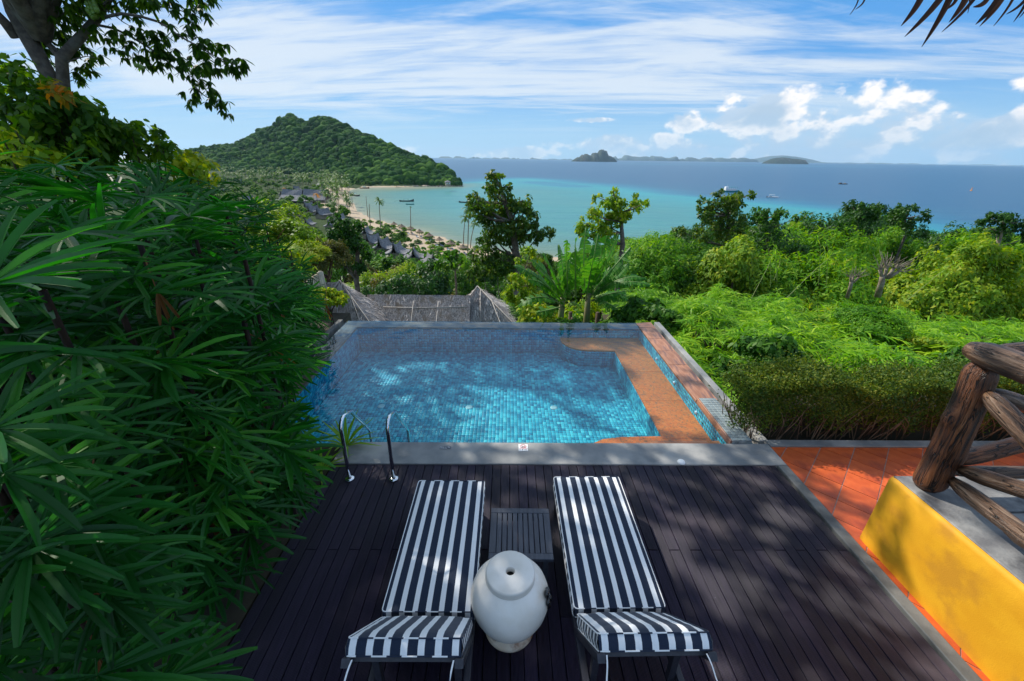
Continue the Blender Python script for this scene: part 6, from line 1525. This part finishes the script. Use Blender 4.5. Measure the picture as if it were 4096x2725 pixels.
def lady_palms():
    r = random.Random(21); spots_ = []
    rowsx = []
    for y in np.arange(.35, 8.6, .52):
        xe = -1.93 if y < 4.0 else -3.75
        if 3.9 < y < 4.6: xe = -2.6
        for k in range(5):
            x = xe-.15-k*.66+r.uniform(-.14, .14)
            spots_.append((x, y+r.uniform(-.16, .16), k))
    names = []
    for (x, y, k) in spots_:
        px0 = proj((x, y, 1.2))
        if px0[0] < -600: continue
        t = None; cnt = 0; nfr = 0
        cand = []
        for c in range(r.choice((2, 3))):
            cx, cy = x+r.uniform(-.2, .2), y+r.uniform(-.2, .2); hh = r.uniform(1.7, 3.5)
            if y > 4.4: hh = r.uniform(1.0, 3.0)
            nf = int((4+hh*4.4)*(1.22 if k == 0 else .9))
            for f in range(nf):
                s = (f+.5)/nf; z = .15+hh*s**.85; az = f*2.4+r.uniform(-.5, .5); 
                if r.random() < .45: az = r.uniform(-1.5, .6)            # lean to the open side
                el = -.30+1.05*s**1.6+r.uniform(-.2, .25)
                if s > .9: el = r.uniform(.5, 1.25)
                sc_ = r.uniform(.8, 1.12); d = Vector((cos(az)*cos(el), sin(az)*cos(el), sin(el))); b = Vector((cx, cy, z)); fc = b+d*.42*sc_; tip = b+d*.72*sc_
                if (fc-CAM).length < 1.45 or (tip-CAM).length < 1.3 or fc.x > -1.05: continue
                q1, q2 = proj(fc), proj(tip)
                if not (in_sil(*q1) and in_sil(*q2)): continue
                up_ = b+Vector((0, 0, .0)); 
                if not (-500 < q1[0] < 4096 and -400 < q1[1] < 3300): continue
                cand.append((b, az, el, sc_, hh))
            cand.append(('cane', cx, cy, hh))
        fr = [q for q in cand if q[0] != 'cane']
        if len(fr) < 3: continue
        depth = 'front row' if k == 0 else ('second row' if k == 1 else 'deep inside')
        wh = 'nearest the viewer' if y < 1.3 else ('beside the left lounger' if y < 2.6 else ('by the ladder' if y < 4.2 else ('beside the pool edge' if y < 6.3 else 'towards the thatched roof')))
        lab = 'dark fan-leaved lady palm %s, %s' % (wh, depth)
        t = empty('lady_palm', (x, y, -.1), 0, lab, 'fan palm', 'lady palms '+wh)
        for q in cand:
            if q[0] == 'cane':
                _, cx, cy, hh = q; top = max([f[0].z for f in fr if abs(f[0].x-cx) < 1e-6] or [0]); 
                if top <= 0: continue
                o = ob('cane_stem', cane_me, None, t, (cx-x, cy-y, 0)); o.scale = (1, 1, max(.3, top-.10)) if y < 4.2 else (.6, .6, max(.3, top-.35))
            else:
                b, az, el, sc_, hh = q; dead = r.random() < .035
                o = ob('dead_frond' if dead else 'fan_frond', (dead_me if dead else fr_me)[r.randrange(2 if dead else 8)], None, t, (b.x-x, b.y-y, b.z+.1)); o.scale = (sc_,)*3
                o.rotation_euler = (r.uniform(-.5, .5), -el if not dead else .9, az)
lady_palms()
# a few low sunlit blades by the ladder foot
def strap_plant(p, s, n, lab, mat_):
    t = empty('strap_leaf_plant', p, 0, lab, 'plant'); r = random.Random(n)
    for k in range(n):
        a = k*2.4; e = r.uniform(.5, 1.25); P = np.array([[0, 0, 0.]]); V, Fc = leaves(P, [[cos(a)*cos(e), sin(a)*cos(e), sin(e)]], [[-cos(a)*sin(e), -sin(a)*sin(e), cos(e)]], r.uniform(.8, 1.1)*s, .10*s, 'blade', .35); ob('strap_leaf', meshnp('strap_leaf', V, Fc), mat_, t)
m_strap = LM('leaf_strap_sunlit', [(.06, .24, .015), (.14, .34, .02), (.28, .40, .04)], .35, .4)
strap_plant((-1.93, 4.05, .0), .42, 18, 'low bright strap-leaved plant at the foot of the ladder', m_strap)
strap_plant((-2.05, 3.62, .0), .34, 16, 'second low bright plant beside the deck corner', m_strap)
tag(MB().box(-8, -1.99, -.6, 4.1, -1, -.02).build('planting_bed', m_soil), kind='structure')
tag(MB().box(-9, -3.63, 4.11, 9.0, -1.2, -.12).build('planting_bed', m_soil), kind='structure')

# ------------------------------------------------------------------ tree and bushes at the upper left
SC1 = .594
def cpx(x, y): return (x*SC1, y*SC1)
def left_tree():
    D = 9.0; b = A(*cpx(460, 900), D); t = empty('spreading_tree', (b.x, b.y, b.z-2.2), 0, 'large tree with pale grey forked trunk and hanging leaf whorls at the upper left', 'tree'); o0 = Vector(t.location)
    def P(x, y, dd=0): return A(*cpx(x, y), D+dd)-o0
    def br(pts_, rad, name='branch'):
        L = [P(*q) for q in pts_]; rad = [q*(.36 if name == 'trunk' else .50) for q in rad]; return MB().tube(L, rad, 12, False).build(name, m_bark, t, True)
    br([(470, 1150), (460, 900), (420, 700), (355, 560), (270, 400), (185, 240), (110, 90), (60, -80), (20, -260), (0, -500)], [.42, .40, .36, .335, .33, .36, .38, .38, .36, .3], 'trunk')
    br([(440, 720), (430, 600), (420, 470), (415, 390), (470, 330, .1), (570, 220, .2), (650, 130, .2), (700, 40, .2), (760, -60, .3), (860, -220, .5)], [.20, .19, .185, .18, .165, .15, .14, .13, .12, .08], 'bough')
    br([(410, 400), (350, 320, .1), (270, 250, .1), (190, 180)], [.12, .105, .10, .12], 'bough')
    br([(110, 250), (40, 160, -.1), (-60, 60, -.2), (-260, -80, -.4)], [.17, .15, .14, .12], 'bough')
    twigs = [([(650, 140), (730, 110, -.1), (820, 92, -.2), (940, 110, -.4), (1060, 145, -.5), (1140, 190, -.6), (1200, 240, -.7), (1330, 310, -.8), (1450, 380, -.9), (1590, 440, -1.)], .055),
             ([(660, 170), (760, 190, .1), (870, 240, .2), (1000, 320, .3), (1100, 390, .4), (1200, 480, .4), (1290, 560, .5), (1370, 640, .5), (1450, 690, .6), (1530, 740, .6)], .045),
             ([(670, 60), (740, 80), (830, 150), (900, 190)], .03), ([(700, 30), (800, -30), (950, 0), (1050, 40), (1180, 60), (1300, 100)], .05), ([(640, 140), (560, 60), (470, 60), (400, 110)], .04), ([(420, 420), (330, 300), (240, 130), (180, 70)], .03), ([(430, 430), (500, 400), (580, 380), (640, 390)], .03), ([(440, 560), (490, 540), (520, 560)], .02), ([(980, 0), (1100, -60), (1300, -40), (1440, 0)], .04), ([(950, 310, .3), (930, 370, .3), (925, 420, .3)], .015), ([(380, 100), (360, 170), (350, 260)], .02)]
    for L, r0 in twigs: br(L, [r0*(1-.75*i/(len(L)-1)) for i in range(len(L))], 'twig')
    cl = [(1050, 40, 60, -.5), (1120, 80, 70, -.5), (1200, 60, 60, -.4), (1280, 90, 70, -.4), (1330, 130, 50, -.4), (1200, 200, 50, -.7), (1260, 240, 60, -.7), (1320, 290, 60, -.8), (1370, 330, 60, -.8), (1340, 400, 50, -.8), (1420, 420, 70, -.9), (1500, 370, 70, -1), (1560, 390, 70, -1), (1600, 440, 50, -1), (1440, 460, 50, -.9), (1560, 460, 30, -1),
      (700, 240, 60, .1), (780, 260, 70, .1), (850, 220, 70, .2), (900, 180, 70, .2), (950, 230, 60, .2), (820, 310, 50, .2), (690, 290, 50, .1), (1050, 270, 60, .3), (1120, 300, 60, .4), (1090, 340, 70, .4), (1150, 340, 40, .4), (1000, 330, 50, .3), (930, 370, 50, .3), (900, 420, 50, .3), (960, 430, 50, .3), (1050, 400, 70, .4), (1050, 450, 40, .4), (1150, 400, 60, .4), (1230, 420, 60, .4), (1200, 490, 50, .4), (1290, 480, 60, .5), (1330, 520, 50, .5), (1300, 560, 50, .5), (1350, 600, 60, .5), (1400, 590, 40, .5), (1290, 640, 50, .5), (1270, 690, 30, .5), (1380, 660, 50, .6), (1420, 690, 40, .6), (1480, 680, 50, .6), (1520, 720, 50, .6), (1540, 760, 30, .6),
      (400, 40, 70, .3), (450, 90, 70, .2), (520, 130, 70, .1), (380, 110, 60, 0), (500, 40, 70, 0), (560, 70, 70, -.2), (300, 130, 60, .5), (240, 110, 50, .5), (190, 90, 40, .5), (170, 60, 30, .5), (280, 180, 60, .5), (350, 200, 60, .4), (420, 190, 60, .4), (330, 260, 60, .5), (400, 290, 60, .5), (450, 270, 50, .3), (300, 330, 50, .6), (340, 340, 50, .6), (350, 410, 40, .6), (520, 380, 50, .4), (560, 330, 50, .4), (600, 300, 50, .4), (620, 370, 50, .4), (560, 440, 60, .4), (610, 470, 40, .4), (480, 430, 50, .4), (480, 540, 50, .4), (520, 520, 40, .4), (640, 380, 30, .3), (600, 30, 50, .1), (850, 30, 50, .1), (900, 10, 60, .1), (940, 30, 30, .1), (780, 30, 40, .1), (700, 20, 40, .1), (1440, 5, 30, 0), (1380, -30, 60, 0), (1250, -50, 70, 0), (480, -40, 90, 0), (640, -60, 90, 0), (800, -70, 90, 0), (1000, -60, 80, 0)]
    m_tl = LM('leaf_hanging_whorl', [(.012, .050, .006), (.035, .10, .008), (.10, .19, .010)], .35, .46, tcol=(2.4, 2.2, .3))
    for (x, y, r_, dd) in cl:
        c = np.array(P(x, y-r_*.3, dd)); R = r_*SC1/F*D*1.25; n = int(7+34*(r_/60)**2); nw = max(1, n//7)
        tips = c+sph(nw)*R*np.array([.75, .8, .55]); k = rng.integers(0, nw, n); d = sph(n); d[:, 2] = -np.abs(d[:, 2])*.8-.25
        V, Fc = leaves(tips[k], d, d*np.array([1, 1, -.6])+np.array([0, 0, .6]), rng.uniform(.12, .19, n), rng.uniform(.045, .062, n), 'oval', .22)
        ob('leaf_spray', meshnp('leaf_spray', V, Fc), m_tl, t)
    m_fruit = M('green_fruit', (.12, .22, .03), (.20, .30, .05), 5, .4); ic = icosphere(3)
    fm = meshnp('fruit', ic[0]*np.array([1, 1, 1.35]), [tuple(f) for f in ic[1].tolist()], True); fm.materials.append(m_fruit)
    for k, (x, y) in enumerate([(590, 30), (615, 25), (640, 40), (600, 55), (625, 60), (650, 65), (610, 85), (635, 90), (620, 108), (645, 105), (595, 75), (630, 15), (935, 445), (955, 455), (915, 440)]):
        o = ob('fruit', fm, None, t, P(x, y, -.15-.02*(k % 3))); o.scale = (.042,)*3 if k < 12 else (.032,)*3
    # unseen leaf clumps added along sun rays, shaped to dapple deck and pool
    r = random.Random(5); VV = []; FF = []; base = 0
    lit = [(-.15, 5.0, .62), (.45, 4.75, .75), (.9, 4.55, .6), (1.1, 5.2, .5), (.2, 5.5, .7), (-.3, 6.0, .45), (.15, 6.15, .42), (1.55, 5.9, .45), (1.3, 5.9, .3), (2.1, 5.5, .30), (2.35, 5.9, .45), (2.45, 4.95, .42), (2.5, 6.6, .38), (2.9, 7.2, .4), (3.0, 6.4, .35), (2.0, 4.6, .3), (-.9, 4.6, .35), (.1, 4.0, .28), (2.2, 3.95, .25), (-1.0, 5.9, .22), (-.8, 5.3, .2),
           (3.55, 3.75, .35), (3.9, 3.4, .32), (3.55, 3.25, .18), (4.2, 3.15, .25), (3.4, 2.5, .30), (3.6, 3.0, .15), (-1.45, 3.35, .36), (-1.6, 2.95, .16), (1.75, 3.5, .18), (2.3, 3.35, .22), (1.35, 2.75, .25), (1.7, 2.45, .18), (2.0, 2.1, .17), (2.35, 2.9, .12), (2.75, 2.35, .14), (2.6, 1.75, .16), (.85, 3.05, .22), (.75, 2.5, .16), (-.4, 3.05, .12), (2.75, 3.2, .15), (3.0, 3.0, .2), (2.9, 5.6, .22), (3.0, 5.0, .3), (1.15, 3.5, .15), (3.3, 1.7, .3), (3.2, 1.3, .25), (2.2, 1.6, .12), (-3.2, 7.6, .3), (-1.8, 7.9, .22), (-.2, 8.1, .25), (.9, 8.1, .2), (1.6, 7.7, .2)]
    nclump = 0
    for gx in np.arange(-4.6, 5.2, .30):
        for gy in np.arange(-.2, 8.2, .30):
            x, y = gx+r.uniform(-.12, .12), gy+r.uniform(-.12, .12)
            if x > 3.25 and y > 4.1: continue
            if x > 4.3 and y > 2.6: continue
            if x > 2.9 and y < 2.5 and r.random() < .72: continue
            hit = any((x-a)**2+(y-b)**2 < (c_*(1.22 if y > 4.1 else 1.0))**2 for a, b, c_ in lit)
            if hit and r.random() < .93: continue
            if r.random() < .05: continue
            zz = r.uniform(8.2, 10.5) if y > 4 else r.uniform(7.2, 9.5)
            z0 = 0 if y < 4.1 else -.3
            q = Vector((x, y, z0))+SUNV*((zz-z0)/SUNV.z); qp = proj(q)
            if -250 < qp[0] < 4300 and qp[1] > -120: continue
            n = 34; tips = np.array(q-o0)+sph(6)*.22; k = rng.integers(0, 6, n); d = sph(n); V, Fc = leaves(tips[k], d, np.array(SUNV)[None]+rng.normal(size=(n, 3))*.5, rng.uniform(.13, .22, n), rng.uniform(.055, .08, n), 'oval', .2)
            VV.append(V); FF.append(Fc+base); base += len(V); nclump += 1
    o = ob('added_shade_clumps', meshnp('added_shade_clumps', np.concatenate(VV), np.concatenate(FF)), m_tl, t)
    top = P(0, -500); 
    for k in range(16):
        e = Vector((r.uniform(-9, -2.5), r.uniform(5, 12), r.uniform(8.3, 9.5)))-o0; m = top.lerp(e, .5)+Vector((0, 0, -.3)); MB().tube([top+Vector((0, 0, -1.5)), m, e], [.14, .08, .03], 7, False).build('bough', m_bark, t, True)
left_tree()
def bush(lst, D, name, label, mat_, leaf, asp=.5, dens=1.0, stems=True, cat='bush', kind='oval'):
    c0 = A(*cpx(lst[0][0], lst[0][1]), D); t = empty(name, (c0.x, D, -.3), 0, label, cat); o0 = Vector(t.location); VV = []; FF = []; base = 0; mb = MB()
    for (x, y, r_, *dd) in lst:
        dd = dd[0] if dd else RND.uniform(-.5, .5); c = A(*cpx(x, y), D+dd)-o0; R = r_*SC1/F*D*1.15; n = int(dens*190*(R/.4)**2*(.13/leaf)**1.6)
        sub = 7; sc = sph(sub)*R*.6+np.array(c); k = rng.integers(0, sub, n); d = sph(n); P = sc[k]+d*R*rng.uniform(.2, .55, n)[:, None]
        Nr = nrmz(d*.7+np.array([0, -.1, .8])+rng.normal(size=(n, 3))*.45); Dr = nrmz(np.cross(Nr, rng.normal(size=(n, 3))))+np.array([0, 0, -.45]); L = leaf*rng.uniform(.65, 1.3, n)
        V, Fc = leaves(P, Dr, Nr, L, L*asp, kind, .3); VV.append(V); FF.append(Fc+base); base += len(V)
        if stems and RND.random() < .6: mb.tube([(0, 0, 0), (c.x*.5, c.y*.5, c.z*.6), tuple(c)], [.03, .02, .008], 5, False)
    ob('foliage', meshnp('foliage', np.concatenate(VV), np.concatenate(FF)), mat_, t)
    if mb.v: mb.build('stems', m_trunk, t)
    return t
m_bush = LM('leaf_bush_backlit', [(.010, .045, .005), (.040, .12, .008), (.12, .22, .010)], .32, .5, tcol=(2.6, 2.4, .3))
bush([(250, 850, 120), (30, 430, 60), (90, 420, 60), (60, 520, 70), (150, 560, 80), (250, 600, 90), (350, 640, 90), (430, 700, 90), (540, 710, 80), (620, 740, 70), (660, 790, 60), (140, 660, 80), (230, 720, 110), (350, 760, 120), (470, 800, 120), (600, 840, 120), (120, 780, 100), (60, 620, 80), (150, 900, 120), (40, 760, 80), (400, 920, 120), (560, 950, 120), (60, 1000, 130), (200, 1010, 130), (350, 1040, 130), (480, 1060, 120), (620, 1060, 110), (100, 1150, 130), (300, 1180, 130), (500, 1180, 120)], 7.6, 'broadleaf_bush', 'broad-leaved dark green bush growing round the forked trunk', m_bush, .15, .5, 1.15)
bush([(400, 600, 55, -.7), (430, 640, 50, -.7), (350, 590, 40, -.7), (470, 660, 40, -.7), (300, 580, 35, -.6)], 7.4, 'rust_leaved_shrub', 'orange and red tinted leaves in the sun at the foot of the forked trunk', m_leafrust, .13, .5, .5, False)
bush([(850, 940, 100), (720, 860, 80), (800, 860, 70), (880, 880, 60), (960, 900, 70), (1050, 940, 70), (1100, 1000, 60), (700, 950, 110), (970, 990, 90), (1060, 1030, 70), (620, 1000, 110)], 8.3, 'broadleaf_bush', 'broad-leaved bush with sunlit edges between the fan palms and the hill', m_bush, .15, .5, 1.1)
bush([(1300, 1100, 80), (1220, 1070, 50), (1260, 1060, 60), (1340, 1080, 60), (1370, 1140, 70), (1400, 1200, 60), (1250, 1160, 90)], 8.6, 'yellow_leaved_bush', 'bright yellow-green backlit bush just above the fan palm tops', m_leafyel, .14, .5, 1.2)
bush([(60, 1100, 110), (200, 1080, 110), (330, 1060, 90), (100, 980, 80), (420, 1120, 80), (10, 900, 60, -.4)], 6.8, 'yellow_leaved_bush', 'yellow-green backlit bush at the left edge behind the fan palms', m_leafyel, .14, .5, .8)
# yellow-green thicket right of the palms, above the cane screen
for k, (px, py, D, R, mt, pn, lab) in enumerate([(1080, 880, 13, 1.1, m_leafyel, 'broad1', 'yellow-green tree top right behind the uppermost fan palm leaves'), (1150, 960, 12, 1.1, m_leafyel, 'broad0', 'yellow-green bush beyond the fan palms, second from the top'), (1200, 1040, 11, .9, m_leafyel, 'feather1', 'feathery yellow-green bush above the cane screen'), (1290, 1010, 14, 1.0, m_leafolive, 'broad3', 'olive bush behind the cane screen'), (1120, 1060, 10, .8, m_leafyel, 'big1', 'pale sunlit bush glimpsed through the fan palms')]):
    p = A(px, py, D); tree(p.x, p.y, p.z+R*.5, R, pn, mt, lab, 'bush', name='leafy_bush')

# ------------------------------------------------------------------ dry palm leaf eave at the upper right
t = empty('palm_leaf_eave', (2.2, 1.5, 4.2), 0, 'dry dark palm leaf tips of a thatched eave hanging in at the top right', 'eave'); off = Vector(t.location)
m_eave = LM('leaf_dry_eave', [(.020, .010, .009), (.05, .02, .012), (.12, .055, .03)], .6, .12)
E_ = [((895, 0), (690, 355), .018), ((1150, 0), (740, 500), .018), ((1290, 0), (970, 640), .020), ((1390, -10), (1290, 140), .010), ((1510, 0), (1340, 305), .020), ((1610, 0), (1245, 435), .010), ((1800, -10), (1665, 98), .013), ((1950, 0), (1700, 335), .022), ((2000, 0), (1755, 360), .015), ((2150, 0), (1945, 355), .008), ((2310, 0), (2115, 195), .008), ((2350, 0), (2215, 300), .010), ((60, 0), (0, 200), .003), ((145, 0), (72, 130), .004), ((2420, 0), (2290, 245), .008), ((1560, 0), (1595, 180), .004)]
for k, (a, b, w) in enumerate(E_):
    f = .2953; D = 1.55+.02*(k % 5); a_ = (3400+(a[0]+(a[0]-b[0])*.9)*f, (a[1]-(b[1]-a[1])*.9)*f); p0, p1 = A(*a_, D), A(3400+b[0]*f, b[1]*f, D); mb = MB(); vs = []; n = 9
    sd = (p1-p0).normalized().cross(Vector((0, 1, 0))).normalized()
    for i in range(n+1):
        s = i/n; p_ = p0.lerp(p1, s)+sd*.012*sin(pi*s)-off; ww = w*.62*(1-s**2.2)**.8+.0008; vs += [p_-sd*ww, p_+Vector((0, -ww*.5, 0)), p_+sd*ww]
    mb.add(vs, [(3*i+j, 3*i+j+1, 3*i+4+j, 3*i+3+j) for i in range(n) for j in range(2)]); mb.build('dry_leaflet', m_eave, t)
MB().tube([(-1.2, .1, .6), (1.6, .1, .6)], .04, 8).build('eave_pole', m_trunk, t)

# ------------------------------------------------------------------ every label singles out one thing
def finish_labels():
    bpy.context.view_layer.update()
    by = {}
    for o in SC.objects:
        if o.parent is None and 'label' in o.keys() and 'category' in o.keys(): by.setdefault(o['label'], []).append(o)
    nth = ['leftmost', 'second', 'third', 'fourth', 'fifth', 'sixth', 'seventh', 'eighth', 'ninth', 'tenth', '11th', '12th', '13th', '14th', '15th', '16th', '17th', '18th', '19th']
    for lab, L in by.items():
        if len(L) < 2: continue
        if len(L) > 60: continue
        L.sort(key=lambda o: proj(o.matrix_world.translation+Vector((0, 0, 1)))[0])
        for k, o in enumerate(L):
            if 'group' not in o.keys(): o['group'] = lab
            w = 'leftmost' if k == 0 else ('rightmost' if k == len(L)-1 else (nth[k] if k < 19 else '%dth' % (k+1))+' from left')
            o['label'] = lab+', '+w
finish_labels()
